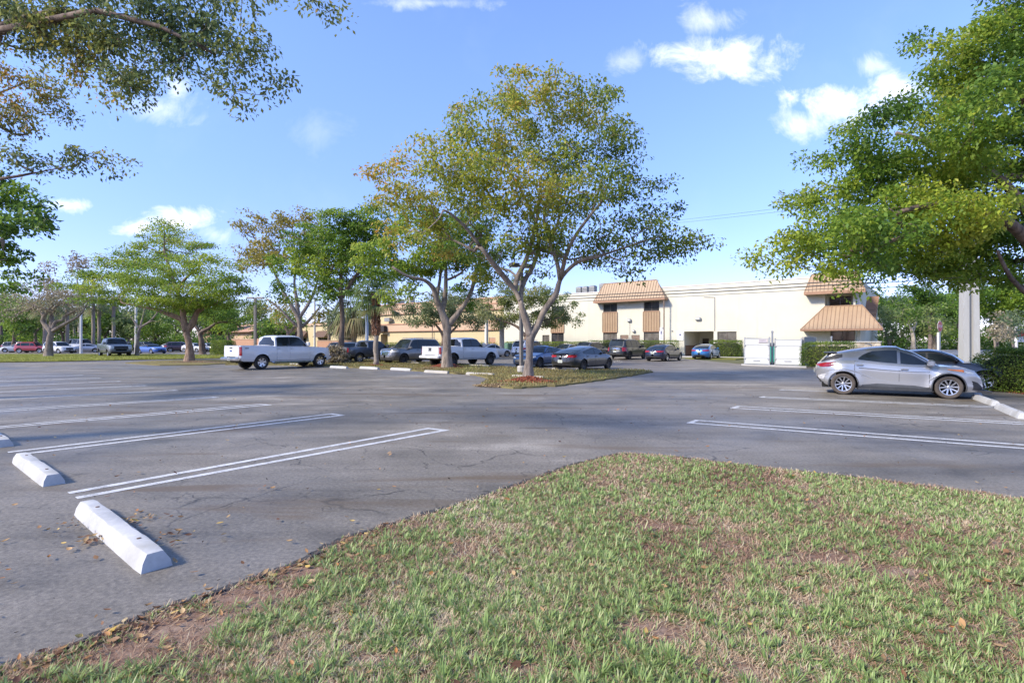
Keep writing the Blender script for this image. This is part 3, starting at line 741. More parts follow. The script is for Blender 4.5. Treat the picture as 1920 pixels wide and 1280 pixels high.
tree('broadleaf_tree', 'low green tree leaning right behind the layered tree', (380, 664), limbs=[
    [(380, 664, 0, .4), (378, 640, 0, .32), (376, 624, 0, .3), (362, 605, 0, .17), (350, 595, 0, .1)], [2, (392, 615, 0, .2), (408, 605, 0, .16), (436, 604, 0, .12), (452, 614, .5, .08)]],
    blobs=[(350, 596, 34, 16), (395, 590, 46, 20), (440, 596, 36, 16), (330, 610, 18, 10), (410, 575, 40, 16)], dens=.8, per=70, leaf=.26, spread=.95, kind='green', bark='dark', seed=63, tip=.025, zs=.45)

# --- overhead on the left: trunk just out of the picture
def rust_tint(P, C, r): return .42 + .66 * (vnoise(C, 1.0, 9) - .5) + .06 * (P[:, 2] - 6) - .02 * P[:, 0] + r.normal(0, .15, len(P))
tree('overhanging_tree', 'rusty leaved branches hanging into the sky from a trunk left of view', (-280, 0), D=8.2, limbs=[
    [(-280, 867, 0, .34), (-275, 700, 0, .3), (-265, 520, 0, .28), (-240, 380, 0, .24)], [3, (-140, 180, -.3, .09), (-20, 60, -.2, .06), (120, 20, -.4, .045), (240, 30, -.8, .03)], [3, (-150, 260, 1.0, .06), (-40, 190, 1.4, .035), (60, 150, 1.6, .02)],
    [3, (-200, 100, .8, .18), (-100, -200, 1, .13), (100, -320, 1, .08)], [5, (180, 20, -1, .04), (300, 50, -1.2, .03), (400, 100, -1.3, .02)], [2, (-150, 400, .3, .06), (-40, 345, .4, .03), (60, 325, .4, .018), (150, 308, .4, .01)]],
    blobs=[(40, 30, 90, 60, 0, 1.2), (140, 40, 90, 60, -.4, 1.3), (250, 40, 90, 60, -.8, 1.3), (350, 40, 80, 50, -.8, 1.2), (420, 80, 60, 44, -1.2), (400, 20, 50, 30, -.8), (300, 100, 60, 34, -1), (180, 110, 80, 40, -.4), (250, 150, 60, 36, -.8), (285, 185, 30, 22, -.8), (215, 180, 22, 16, -.6), (465, 125, 46, 36, -1.3, .9), (500, 80, 36, 22, -1.3, .7), (530, 140, 20, 20, -1.3), (440, 185, 30, 24, -1.3, .9), (490, 160, 26, 16, -1.3), (380, 130, 40, 24, -1.2, .8), (560, 2, 50, 8, -1.2), (480, -6, 50, 12, -1.2), (610, 8, 22, 10, -1.2),
           (30, 130, 50, 40, 1, .6), (90, 150, 50, 24, 1, .6), (20, 200, 50, 36, 1.4, .8), (80, 190, 50, 26, 1.4, .7), (130, 215, 26, 12, 1.4, .8), (60, 230, 30, 12, 1.4, .8), (10, 240, 26, 14, 1.4),
           (30, 300, 40, 14, .4), (90, 300, 50, 12, .4), (160, 295, 36, 14, .4, .9), (185, 305, 14, 12, .4), (222, 300, 9, 6, .4), (10, 275, 20, 16, .6)],
    dens=36, per=54, leaf=.066, spread=.23, kind='rust', bark='dark', maxlink=.62, seed=71, depth=.9, tip=.0055, tintf=rust_tint, droop=.5, dyj=.6, aspect=.5, zs=.8)
tree('overhanging_tree', 'denser green foliage at the left edge below the rusty branches', (-150, 0), D=15, limbs=[
    [(-150, 751, 0, .3), (-148, 650, 0, .26), (-145, 560, 0, .24), (-120, 500, 0, .18)], [3, (-60, 470, 0, .1), (0, 450, 0, .07)]],
    blobs=[(10, 370, 40, 26), (50, 385, 34, 20), (85, 410, 22, 14), (20, 420, 60, 24), (60, 430, 30, 14), (-20, 460, 60, 30), (20, 490, 30, 18), (40, 515, 20, 12), (10, 530, 26, 12), (-40, 380, 60, 40), (-100, 430, 70, 60), (-120, 300, 90, 60), (5, 335, 30, 20), (-60, 530, 40, 20), (-180, 400, 70, 80)],
    dens=8, per=70, leaf=.14, spread=.42, kind='green', bark='grey', seed=81, depth=.9, tip=.008, tintf=lambda P, C, r: .3 + .5 * (vnoise(C, .7, 4) - .5) + r.normal(0, .15, len(P)))
# --- the one filling the upper right, trunk just out of the picture
RIGHT_B = [(1880, 40, 60, 50), (1840, 90, 70, 44), (1760, 95, 60, 22), (1720, 78, 30, 10), (1800, 150, 80, 44), (1880, 150, 60, 60), (1740, 205, 70, 32), (1660, 225, 66, 28), (1610, 240, 40, 20), (1830, 230, 90, 50), (1590, 285, 60, 24), (1530, 297, 40, 14), (1680, 300, 90, 40), (1790, 310, 90, 46), (1890, 280, 50, 70),
           (1600, 345, 80, 28), (1520, 370, 60, 20), (1465, 383, 36, 9), (1700, 380, 90, 40), (1820, 390, 80, 44, -2, 1.3), (1560, 410, 70, 28), (1640, 430, 80, 36), (1740, 440, 80, 40, -1), (1850, 440, 70, 40, 1), (1480, 455, 56, 20), (1430, 478, 28, 16), (1520, 480, 60, 26), (1600, 490, 60, 30), (1690, 490, 60, 28), (1770, 500, 60, 26, 1), (1470, 505, 36, 16), (1590, 530, 14, 24), (1555, 515, 30, 14), (1850, 500, 50, 22, 2), (1900, 500, 40, 30, 2), (1950, 100, 60, 100), (1980, 300, 70, 100), (1960, 440, 50, 60), (1625, 465, 40, 20, -1), (2060, 200, 90, 160, 0, .5), (2100, 0, 200, 100, 0, .5), (1930, -60, 90, 60, 0, .6), (1870, 210, 110, 130, 2.2, .45), (1780, 330, 120, 90, 2.2, .45), (1680, 380, 120, 70, 2.0, .45), (1880, 420, 90, 80, 2.5, .5), (1600, 440, 110, 50, 1.8, .7), (1760, 470, 120, 50, 2.0, .8), (1840, 515, 60, 22, .5), (1780, 525, 40, 14, 0), (1900, 525, 30, 18, 0)]
tree('overhanging_tree', 'big bright green tree filling the right of the sky above the silver hatchback', (2030, 0), D=16.6, limbs=[
    [(2030, 740, 0, .4), (2020, 680, 0, .34), (2005, 620, 0, .32), (1990, 560, 0, .28)], [3, (1935, 560, -.3, .085), (1895, 520, -.6, .065), (1870, 470, -.8, .04)], [3, (1950, 480, -.5, .2), (1880, 410, -1, .15), (1780, 385, -1.4, .11), (1680, 400, -1.6, .07)], [3, (1960, 450, .6, .19), (1880, 340, .8, .14), (1780, 280, .8, .1), (1680, 250, .8, .06)], [3, (1990, 440, 0, .2), (1960, 250, .3, .15), (1880, 150, .5, .1), (1790, 110, .5, .06)], [10, (1700, 440, -1, .08), (1600, 470, -1.2, .05)]],
    blobs=RIGHT_B, dens=6.0, per=96, leaf=.128, spread=.56, kind='green', bark='dark', seed=91, depth=.9, dyj=1.6, tip=.011, zs=.62, tintf=lambda P, C, r: .52 + .85 * (vnoise(C, .75, 6) - .5) + r.normal(0, .14, len(P)), droop=.35)
# --- background trees
BG = [ # px, D, centre py, rx, ry, leaf kind, bark, base trunk radius, label
    (22, 82, 590, 50, 46, 'green', 'dark', .3, 'bushy dark green tree at the far left edge of the lot'),
    (66, 88, 596, 40, 36, 'pale', 'dark', .3, 'yellow green bushy tree behind the red hatchback'),
    (2, 96, 560, 40, 40, 'pale', 'dark', .3, 'pale tree rising behind the dark bushy tree at the far left'),
    (118, 92, 606, 30, 28, 'blue', 'dark', .25, 'small bluish tree behind the white wagon'),
    (140, 108, 575, 46, 36, 'bare', 'grey', .3, 'tall greyish thin tree behind the leafless spreading tree'),
    (96, 112, 520, 26, 40, 'bare', 'pale', .3, 'tall thin pinkish grey tree rising above the leafless one'),
    (148, 116, 500, 18, 30, 'bare', 'pale', .25, 'slim greyish tree top between the leafless and layered trees'),
    (198, 98, 602, 34, 30, 'green', 'dark', .3, 'dark green tree behind the passenger van'),
    (240, 100, 612, 30, 26, 'pale', 'grey', .3, 'light green tree above the dark pickup'),
    (290, 96, 606, 40, 30, 'green', 'dark', .35, 'low bright green tree behind the blue coupe'),
    (330, 110, 590, 40, 34, 'blue', 'dark', .3, 'grey green tree behind the trunk of the layered tree'),
    (430, 92, 596, 44, 32, 'green', 'dark', .35, 'rounded dark green tree left of the double lamp post'),
    (480, 96, 585, 40, 30, 'pale', 'dark', .35, 'yellow green tree around the double lamp post'),
    (508, 88, 604, 36, 26, 'green', 'dark', .35, 'green tree with a black leaning trunk before the yellow building'),
    (540, 84, 596, 34, 30, 'green', 'brown', .35, 'green tree with a brown trunk before the yellow building'),
    (615, 72, 590, 26, 36, 'blue', 'grey', .3, 'blue green oak with a slanting trunk right of the white pole'),
    (638, 76, 600, 26, 32, 'blue', 'grey', .3, 'blue green oak with paired trunks left of the drooping palm'),
    (250, 128, 600, 60, 34, 'blue', 'dark', .3, 'hazy grey green tree far behind the dark pickup'),
    (50, 130, 600, 60, 40, 'green', 'dark', .3, 'far green tree deep behind the red hatchback'),
    (172, 134, 600, 56, 36, 'pale', 'dark', .3, 'far pale tree deep behind the passenger van'),
    (400, 130, 606, 50, 26, 'blue', 'dark', .3, 'far grey green tree above the clipped hedge'),
    (1668, 62, 600, 42, 40, 'pale', 'grey', .3, 'pale green tree beside the end of the cream building'),
    (1712, 66, 585, 44, 44, 'green', 'pale', .3, 'light green tree with forked pale limbs left of the stop sign'),
    (1640, 90, 560, 36, 26, 'green', 'grey', .3, 'green tree top behind the corner of the cream building'),
    (1752, 60, 600, 30, 34, 'pale', 'grey', .25, 'small grey green tree behind the stop sign'),
    (1745, 84, 560, 60, 40, 'green', 'dark', .35, 'large green tree across the road left of the concrete pole'),
    (1800, 96, 570, 60, 50, 'green', 'dark', .35, 'large green tree across the road behind the concrete pole'),
    (1868, 100, 565, 60, 54, 'green', 'dark', .35, 'large green tree across the road right of the concrete pole'),
    (1862, 46, 615, 32, 40, 'bare', 'grey', .12, 'young grey wispy tree right of the concrete pole'),
    (1900, 74, 610, 30, 34, 'blue', 'grey', .2, 'grey green small tree at the right edge by the road'),
    (1940, 95, 570, 60, 56, 'green', 'dark', .35, 'large green tree across the road at the right edge'),
    (1690, 110, 590, 60, 40, 'blue', 'dark', .3, 'hazy tree far down the road behind the cream building'),
    (1782, 120, 610, 60, 30, 'pale', 'dark', .3, 'far yellow green tree down the road behind the concrete pole'),
]
for i, (px, D, py, rx, ry, kd, bk, tr, lab) in enumerate(BG):
    rr = np.random.default_rng(300 + i); s = D / FP
    bl = [(px + rr.uniform(-.55, .55) * rx, py + rr.uniform(-.55, .6) * ry, rx * rr.uniform(.35, .6), ry * rr.uniform(.3, .5)) for _ in range(9)]
    sparse = kd == 'bare'
    vol = rx * ry * s * s
    tree('background_tree', lab, (px, 0), D=D, blobs=bl, dens=(.26 if sparse else .46) * (1.8 if D < 50 else 1), per=34 if sparse else 60, leaf=.0046 * D * (1 if D > 60 else 1.1), spread=.017 * D, kind=kd, bark=bk, trunk_r=tr, seed=300 + i, tip=.00035 * D, minr=.0004 * D, dyj=1.5, zs=.6,
         tintf=lambda P, C, r: .35 + .6 * (vnoise(C, .35, i) - .5) + r.normal(0, .14, len(P)))

# --- palms
def frond(mb_v, mb_f, tint, o, az, L, rise, sag, rr, fan=True, tn=.4):
    """fan palm leaf: stalk and a fan of narrow drooping segments"""
    d = np.array([math.cos(az), math.sin(az), 0]); st = o + d * L * .45 + np.array([0, 0, rise * L])
    side = np.array([-d[1], d[0], 0]); w_ = .02
    b = len(mb_v); mb_v += [o - side * w_, o + side * w_, st + side * w_, st - side * w_]; mb_f.append((b, b + 1, b + 2, b + 3)); tint += [tn] * 4
    for k in np.linspace(-1.25, 1.25, 17):
        dr = d * math.cos(k) + side * math.sin(k); l = L * .62 * (1 - .25 * abs(k) / 1.25) * rr.uniform(.85, 1.1)
        m = st + dr * l * .55 + np.array([0, 0, -.05 * l + rise * l * .3]); e = st + dr * l * .95 + np.array([0, 0, -sag * l])
        n_ = np.cross(dr, (0, 0, 1)); n_ = n_ / (np.linalg.norm(n_) + 1e-6) * l * .045
        b = len(mb_v); mb_v += [st - n_ * .4, st + n_ * .4, m + n_, m - n_, e + n_ * .15, e - n_ * .15]
        mb_f += [(b, b + 1, b + 2, b + 3), (b + 3, b + 2, b + 4, b + 5)]; tint += [np.clip(tn + rr.normal(0, .1), 0, 1)] * 6
M_FROND = leaf_mat('palm_fronds', [(0, (.05, .09, .03)), (.4, (.11, .17, .05)), (.7, (.22, .24, .10)), (1, (.3, .22, .12))], .3)
M_BOOT = plain('palm_boots', (.22, .11, .065), .9, .5, 8)
def palm(label, px, py, D, top_py, r0, n=26, L=1.7, boots=None, thatch=False, seed=1, group=None, lean=0.0, droopy=.9, tn=.45):
    rr = np.random.default_rng(seed); x = XA(px, D); h = ZA(top_py, D)
    root = empty('palm_tree', (x, D, 0)); tag(root, label, 'palm tree', group)
    mb = MB(); K = 14
    mb.tube([(lean * (k / K) ** 1.5 + .03 * math.sin(k * 1.3), 0, h * k / K) for k in range(K + 1)], [r0 * (1.35 if k == 0 else 1 + .06 * math.sin(k * 2.4)) for k in range(K + 1)], n=12)
    mb.build('trunk', BARK['palm'], root, smooth=True)
    if boots:
        mb = MB()
        for z in np.arange(h * boots, h - .1, .085):
            n0 = rr.uniform(0, 6.28)
            for k in range(7):
                a = n0 + k * 2 * PI / 7; d = Vector((math.cos(a), math.sin(a), 0)); s = Vector((-d.y, d.x, 0))
                cx = Vector((lean * (z / h) ** 1.5, 0, z)); q = r0 * .95
                w_ = r0 * .42; l = rr.uniform(.14, .3)
                p0 = cx + d * q; tipp = cx + d * (q + .1 + l * .25) + Vector((0, 0, l))
                mb.add([p0 - s * w_, p0 + s * w_, tipp + s * w_ * .4, tipp - s * w_ * .4, p0 + d * .05, tipp + d * .04], [(0, 4, 5, 3), (4, 1, 2, 5), (3, 5, 2), (0, 3, 2, 1)])
        mb.build('old_leaf_bases', M_BOOT, root)
    vv, ff, tt = [], [], []
    o = np.array([lean, 0, h])
    for k in range(n):
        u = (k + .5) / n; az = k * 2.399 + rr.normal(0, .2)
        rise = .55 - 1.15 * u; frond(vv, ff, tt, o + rr.normal(0, .06, 3), az, L * rr.uniform(.8, 1.1), rise, droopy * (.35 + .6 * u), rr, tn=tn + .25 * (u > .75))
    np_mesh('fronds', np.array(vv), np.array(ff), M_FROND, root, tt)
    if thatch:
        vv, ff, tt = [], [], []
        for k in range(26):
            az = k * 2.399; frond(vv, ff, tt, o + np.array([0, 0, -.1 - .9 * rr.random()]), az, L * .75, -.62, 1.15, rr, tn=.95)
        np_mesh('dead_fronds', np.array(vv), np.array(ff), M_FROND, root, tt)
    return root
palm('shaggy palm with reddish leaf bases in mulch beside the grey pickup', 705, 686, G(705, 686)[1], 552, .17, n=24, L=1.9, boots=.42, seed=5, tn=.4)
palm('drooping pale palm with a skirt of dead fronds behind the dark pickup', 664, 660, 62, 576, .30, n=30, L=3.2, thatch=True, seed=6, droopy=1.2, tn=.6)
for i, (px, D, tp, lab) in enumerate([(84, 80, 575, 'slim pale palm trunk behind the red hatchback'), (126, 84, 566, 'slim pale palm trunk behind the white wagon'), (175, 88, 560, 'grey palm trunk between the van and the dark pickup'), (186, 92, 570, 'leaning grey palm trunk beside the dark pickup'), (213, 90, 556, 'tall pale palm trunk above the dark pickup')]):
    palm(lab, px, 0, D, tp, .26, n=16, L=2.6, seed=20 + i)

# --- the far wood behind everything: one mass of foliage
def wood_belt(name, label, x0, x1, y0, y1, h, n, seed, size=.5):
    rr = np.random.default_rng(seed); u = rr.random(n); x = x0 + (x1 - x0) * u; y = y0 + (y1 - y0) * u + rr.normal(0, 3, n)
    top = h * (.62 + .38 * np.sin(x * .21 + seed) * np.sin(x * .083 + 2) + .16 * np.sin(x * .9))
    z = rr.random(n) ** .8 * np.maximum(top, 1.5); c = np.stack([x, y, z], 1)
    v, f, t = leaves(c, .7, 5, size, tintf=lambda P, C, r: .3 + .6 * (vnoise(C, .22, seed) - .5) + r.normal(0, .15, len(P)), seed=seed)
    v[:, 2] = np.maximum(v[:, 2], 0); o = np_mesh(name, v, f, LEAF['pale' if seed % 2 else 'green'], None, t); tag(o, label, 'wood', kind='stuff')
wood_belt('far_wood', 'dense low wood closing the far lot on the left', -190, -62, 118, 150, 9, 9000, 4)
wood_belt('far_wood', 'dense low wood closing the far lot behind the long yellow wing', -75, -20, 150, 160, 8, 4000, 5)
wood_belt('far_wood', 'dense wood along the far side of the road on the right', 66, 190, 112, 104, 9.5, 8000, 6)

wood_belt('far_wood', 'low shrubby belt behind the parked row on the far lot', -112, -52, 92, 112, 4.2, 4200, 8, .42)
# ==================================================================== grass, fallen leaves, mulch, hedges
from mathutils import geometry as _g
def inside(poly, X, Y):
    n = len(poly); c = np.zeros(len(X), bool); j = n - 1
    px = [p[0] for p in poly]; py = [p[1] for p in poly]
    for i in range(n):
        cond = ((py[i] > Y) != (py[j] > Y))
        xx = (px[j] - px[i]) * (Y - py[i]) / (py[j] - py[i] + 1e-12) + px[i]
        c ^= cond & (X < xx); j = i
    return c
def blades(P, hgt, wid, az, lean, bend, tint, name, mat, z0=.012, parent=None):
    n = len(P); d = np.stack([np.cos(az), np.sin(az)], 1); s = np.stack([-d[:, 1], d[:, 0]], 1)
    base = np.concatenate([P, np.full((n, 1), z0)], 1)
    def at(u):
        out = lean * u + bend * u * u; up = np.sqrt(np.maximum(.05, 1 - np.minimum(.95, (lean + bend * u) ** 2))) * u
        return base + np.concatenate([d * (out * hgt)[:, None], (up * hgt)[:, None]], 1)
    S = np.concatenate([s, np.zeros((n, 1))], 1) * wid[:, None]
    m1, m2, e = at(.4), at(.75), at(1.0)
    v = np.stack([base - S * .6, base + S * .6, m1 + S, m1 - S, m2 + S * .75, m2 - S * .75, e], 1).reshape(-1, 3)
    b = np.arange(n)[:, None] * 7
    f = np.concatenate([b + np.array([[0, 1, 2, 3]]), b + np.array([[3, 2, 4, 5]]), b + np.array([[5, 4, 6, 6]])])
    q = f[:2 * n]; t3 = f[2 * n:][:, :3]
    allf = [tuple(x) for x in ()]
    me = bpy.data.meshes.new(name); me.vertices.add(len(v)); me.vertices.foreach_set('co', v.astype(np.float32).ravel())
    me.loops.add(q.size + t3.size); me.loops.foreach_set('vertex_index', np.concatenate([q.ravel(), t3.ravel()]).astype(np.int32))
    me.polygons.add(len(q) + len(t3))
    me.polygons.foreach_set('loop_start', np.concatenate([np.arange(len(q)) * 4, q.size + np.arange(len(t3)) * 3]).astype(np.int32))
    me.polygons.foreach_set('loop_total', np.concatenate([np.full(len(q), 4), np.full(len(t3), 3)]).astype(np.int32))
    a = me.attributes.new('tint', 'FLOAT', 'POINT'); a.data.foreach_set('value', np.repeat(np.clip(tint, 0, 1), 7).astype(np.float32))
    me.update(calc_edges=True); me.materials.append(mat)
    return link(bpy.data.objects.new(name, me), parent)
M_GRASS = leaf_mat('grass_blades', [(0, (.12, .175, .055)), (.4, (.225, .325, .095)), (.75, (.335, .43, .15)), (1, (.50, .51, .26))], .3, .45)
M_THATCH = leaf_mat('dead_grass', [(0, (.17, .09, .06)), (.35, (.36, .22, .14)), (.7, (.52, .40, .25)), (1, (.62, .54, .37))], .15, .7)
r5 = np.random.default_rng(55)
LP = np.array(lawn_poly)
def soil_patch(X, Y):
    """the bare sandy corner and the worn spots"""
    s = np.zeros(len(X))
    for (px, py, rx, ry) in [(330, 1180, .42, .30), (450, 1120, .36, .22), (560, 1075, .3, .14), (230, 1230, .3, .2), (1560, 1050, .34, .2), (1680, 1075, .3, .14), (1490, 1055, .25, .1), (1255, 1195, .2, .16), (1200, 1180, .16, .12), (980, 1260, .2, .08), (1400, 1260, .15, .1), (1230, 990, .3, .12), (700, 1240, .2, .1)]:
        c = G(px, py); s = np.maximum(s, 1.25 - np.sqrt(((X - c[0]) / rx) ** 2 + ((Y - c[1]) / ry) ** 2))
    return np.clip(s, 0, 1)
def sample(n):
    # more blades where the lawn is close to the eye
    Y = 1.9 + (11 - 1.9) * r5.random(n * 2) ** 1.7; X = (r5.random(n * 2) * 2 - 1) * (Y * 1.05 + .25)
    keep = inside(lawn_poly, X, Y); X, Y = X[keep][:n], Y[keep][:n]
    return X, Y
X, Y = sample(330000)
P3 = np.stack([X, Y, X * 0], 1)
clump = .25 * vnoise(P3, 2.2, 1) + .4 * vnoise(P3, 8.0, 2) + .35 * vnoise(P3, 21, 3)
bare = soil_patch(X, Y)
cell = np.floor(np.stack([X, Y], 1) / .062)
hsh = (np.sin(cell[:, 0] * 12.9898 + cell[:, 1] * 78.233) * 43758.5453) % 1; off = (np.sin(cell[:, 0] * 39.3 + cell[:, 1] * 11.1) * 24634.6) % 1; off2 = (np.sin(cell[:, 0] * 5.3 + cell[:, 1] * 91.7) * 9634.3) % 1
patch = .55 * vnoise(P3, 1.7, 6) + .45 * vnoise(P3, 5.1, 9)
tuft = np.clip((.62 * patch + .38 * hsh - .37) * 4.0, .0, 1)      # whole tufts stand or are missing
keep = (r5.random(len(X)) < np.maximum(tuft, .03)) & (r5.random(len(X)) > bare * 1.3)
X, Y, clump, hsh, off, off2, cell, patch = [q[keep] for q in (X, Y, clump, hsh, off, off2, cell, patch)]
cx = (cell[:, 0] + .15 + .7 * off) * .062; cy = (cell[:, 1] + .15 + .7 * off2) * .062
mixk = .62; X = X * (1 - mixk) + cx * mixk; Y = Y * (1 - mixk) + cy * mixk
n = len(X); far = np.clip(Y / 6, .6, 1.6)
az = np.arctan2(Y - cy + r5.normal(0, .008, n), X - cx + r5.normal(0, .008, n)) + r5.normal(0, .6, n)
ed = np.full(n, 9.0)
EP = np.array([G(*p) for p in LAWN_EDGE])
for q0, q1 in zip(EP[:-1], EP[1:]):
    dq = q1 - q0; tq = np.clip(((X - q0[0]) * dq[0] + (Y - q0[1]) * dq[1]) / (dq @ dq), 0, 1)
    ed = np.minimum(ed, np.hypot(X - q0[0] - tq * dq[0], Y - q0[1] - tq * dq[1]))
hg = r5.uniform(.03, .07, n) * (.45 + 1.0 * hsh) * np.clip(.35 + ed / .5, .35, 1) * np.where(r5.random(n) < .05, 1.5, 1)
gr = blades(np.stack([X, Y], 1), hg, r5.uniform(.0034, .0068, n) * far, az, r5.uniform(.45, 1.0, n), r5.uniform(-.2, .4, n), .22 + .35 * patch + .3 * (hsh - .3) + r5.normal(0, .2, n), 'lawn_grass', M_GRASS)
tag(gr, 'patchy coarse green grass on the near lawn', 'grass', kind='stuff')
X, Y = sample(260000); P3 = np.stack([X, Y, X * 0], 1)
keep = (r5.random(len(X)) > soil_patch(X, Y) * .8) & (r5.random(len(X)) < .5 + .8 * vnoise(P3, 3.1, 12)); X, Y = X[keep], Y[keep]; n = len(X); far = np.clip(Y / 6, .5, 1.6)
P3 = np.stack([X, Y, X * 0], 1)
dt = blades(np.stack([X, Y], 1), r5.uniform(.025, .075, n), r5.uniform(.002, .0048, n) * far, r5.uniform(0, 6.28, n), r5.uniform(.86, .975, n), r5.uniform(-.1, .0, n), .2 + .6 * vnoise(P3, 1.6, 8) + r5.normal(0, .22, n), 'dead_grass', M_THATCH)
tag(dt, 'brown and straw coloured dead grass between the green tufts', 'dead grass', kind='stuff')
# grass on the islands and the far strip
def rough_grass(name, poly, n, hmax, z0, mat, tb, label):
    P = np.array(poly); lo, hi = P.min(0), P.max(0)
    X = lo[0] + (hi[0] - lo[0]) * r5.random(n * 3); Y = lo[1] + (hi[1] - lo[1]) * r5.random(n * 3)
    kp = inside(poly, X, Y); X, Y = X[kp][:n], Y[kp][:n]; m = len(X)
    P3 = np.stack([X, Y, X * 0], 1)
    o = blades(np.stack([X, Y], 1), r5.uniform(.35, 1, m) * hmax, r5.uniform(.008, .02, m), r5.uniform(0, 6.28, m), r5.uniform(.1, .6, m), r5.uniform(0, .3, m), tb + .5 * (vnoise(P3, 1.1, 3) - .5) + r5.normal(0, .15, m), name, mat, z0)
    tag(o, label, 'grass', kind='stuff')
M_DRYG = leaf_mat('island_grass', [(0, (.17, .12, .05)), (.5, (.25, .205, .075)), (1, (.21, .245, .065))], .25, .6)
M_VERGE = leaf_mat('verge_grass', [(0, (.22, .22, .045)), (.5, (.32, .34, .06)), (1, (.40, .40, .09))], .25, .6)
rough_grass('island_grass', [tuple(p) for p in isl], 42000, .13, .06, M_DRYG, .5, 'dry olive grass along the planted island')
rough_grass('verge_grass', [tuple(G(*p)) for p in [(-80, 681), (100, 678.2), (250, 675), (420, 671.8), (470, 670), (440, 667.5), (330, 665.5), (150, 665), (-80, 665)]], 45000, .16, .05, M_VERGE, .5, 'yellow green mown grass of the far strip')

# fallen leaves and twigs
def litter(name, XY, size, mat, label, z0=.008, seed=3, curl=.35):
    rr = np.random.default_rng(seed); n = len(XY); az = rr.uniform(0, 6.28, n); L = size * rr.uniform(.5, 1.25, n); W = L * rr.uniform(.3, .5, n)
    d = np.stack([np.cos(az), np.sin(az), rr.normal(0, .22, n)], 1); s = np.stack([-np.sin(az), np.cos(az), rr.normal(0, .3, n)], 1)
    c = np.concatenate([XY, np.full((n, 1), z0)], 1); c[:, 2] += .012 + .12 * L
    up = np.array([0, 0, 1.0]); cu = (L * curl * rr.uniform(-.2, 1, n))[:, None] * up
    A = c - d * L[:, None] * .5 + cu * .5; B = c + d * L[:, None] * .5 + cu * .6
    m1 = c - d * L[:, None] * .12; m2 = c + d * L[:, None] * .2
    S = s * W[:, None] * .5; lift = cu * .35
    v = np.stack([A, m1 + S + lift, m2 + S * .9 + lift, B, m2 - S * .9 + lift, m1 - S + lift, m1 - cu * .1, m2 - cu * .1], 1).reshape(-1, 3)
    v[:, 2] = np.maximum(v[:, 2], z0)
    b = np.arange(n)[:, None] * 8
    f = np.concatenate([b + np.array([[0, 6, 1, 1]]), b + np.array([[6, 7, 2, 1]]), b + np.array([[7, 3, 2, 2]]), b + np.array([[0, 5, 6, 6]]), b + np.array([[5, 4, 7, 6]]), b + np.array([[4, 3, 7, 7]])])
    tri = np.concatenate([np.stack([f[:, 0], f[:, 1], f[:, 2]], 1), np.stack([f[:, 0], f[:, 2], f[:, 3]], 1)])
    tri = tri[(tri[:, 0] != tri[:, 1]) & (tri[:, 1] != tri[:, 2]) & (tri[:, 0] != tri[:, 2])]
    o = np_mesh(name, v, tri, mat, None, np.repeat(np.clip(rr.random(n), 0, 1), 8)); tag(o, label, 'fallen leaves', kind='stuff'); return o
M_LITTER = leaf_mat('fallen_leaf', [(0, (.09, .04, .025)), (.3, (.22, .11, .05)), (.55, (.36, .24, .12)), (.75, (.40, .17, .05)), (.88, (.5, .38, .2)), (1, (.55, .36, .06))], .15, .6)
pts = []
for (px, py, n, sx_, sy_) in [(190, 1010, 60, .10, .18), (255, 975, 26, .14, .14), (290, 1010, 20, .2, .1), (150, 985, 18, .1, .12)]:
    c = G(px, py); pts.append(c + r5.normal(0, 1, (n, 2)) * np.array([sx_, sy_]))
# along the lip of the lawn
E_ = np.array([G(*p) for p in LAWN_EDGE[:14]])
for i in range(len(E_) - 1):
    n = int((4 + 16 * (i < 9)) * r5.uniform(.3, 1.6)); u = np.clip(r5.normal(r5.random(), .28, (n, 1)), 0, 1); pts.append(E_[i] + (E_[i + 1] - E_[i]) * u + r5.normal(0, 1, (n, 2)) * np.where(r5.random((n, 1)) < .6, .06, .2) + np.array([.05, -.09]))
Y = 2.3 + 14 * r5.random(420) ** 1.3; X = (r5.random(420) * 2 - 1) * Y * 1.02
pts.append(np.stack([X, Y], 1))
litter('fallen_leaves', np.concatenate(pts), .062, M_LITTER, 'brown and tan fallen leaves scattered over asphalt and lawn edge', .01)
Y = 2.2 + 6 * r5.random(360) ** 1.3; X = (r5.random(360) * 2 - 1) * Y * 1.02; kp = inside(lawn_poly, X, Y)
litter('fallen_leaves', np.stack([X[kp], Y[kp]], 1), .055, M_LITTER, 'brown fallen leaves caught in the near lawn', .03, 4)

Y = 2.6 + 26 * r5.random(420) ** 1.5; X = (r5.random(420) * 2 - 1) * Y * 1.0; kp = ~inside(lawn_poly, X, Y)
M_POD = leaf_mat('seed_pod', [(0, (.02, .015, .012)), (1, (.07, .045, .03))], .0, .8)
litter('seed_pods', np.stack([X[kp], Y[kp]], 1), .034, M_POD, 'tiny dark seed pods and twig bits scattered on the asphalt', .006, 9)

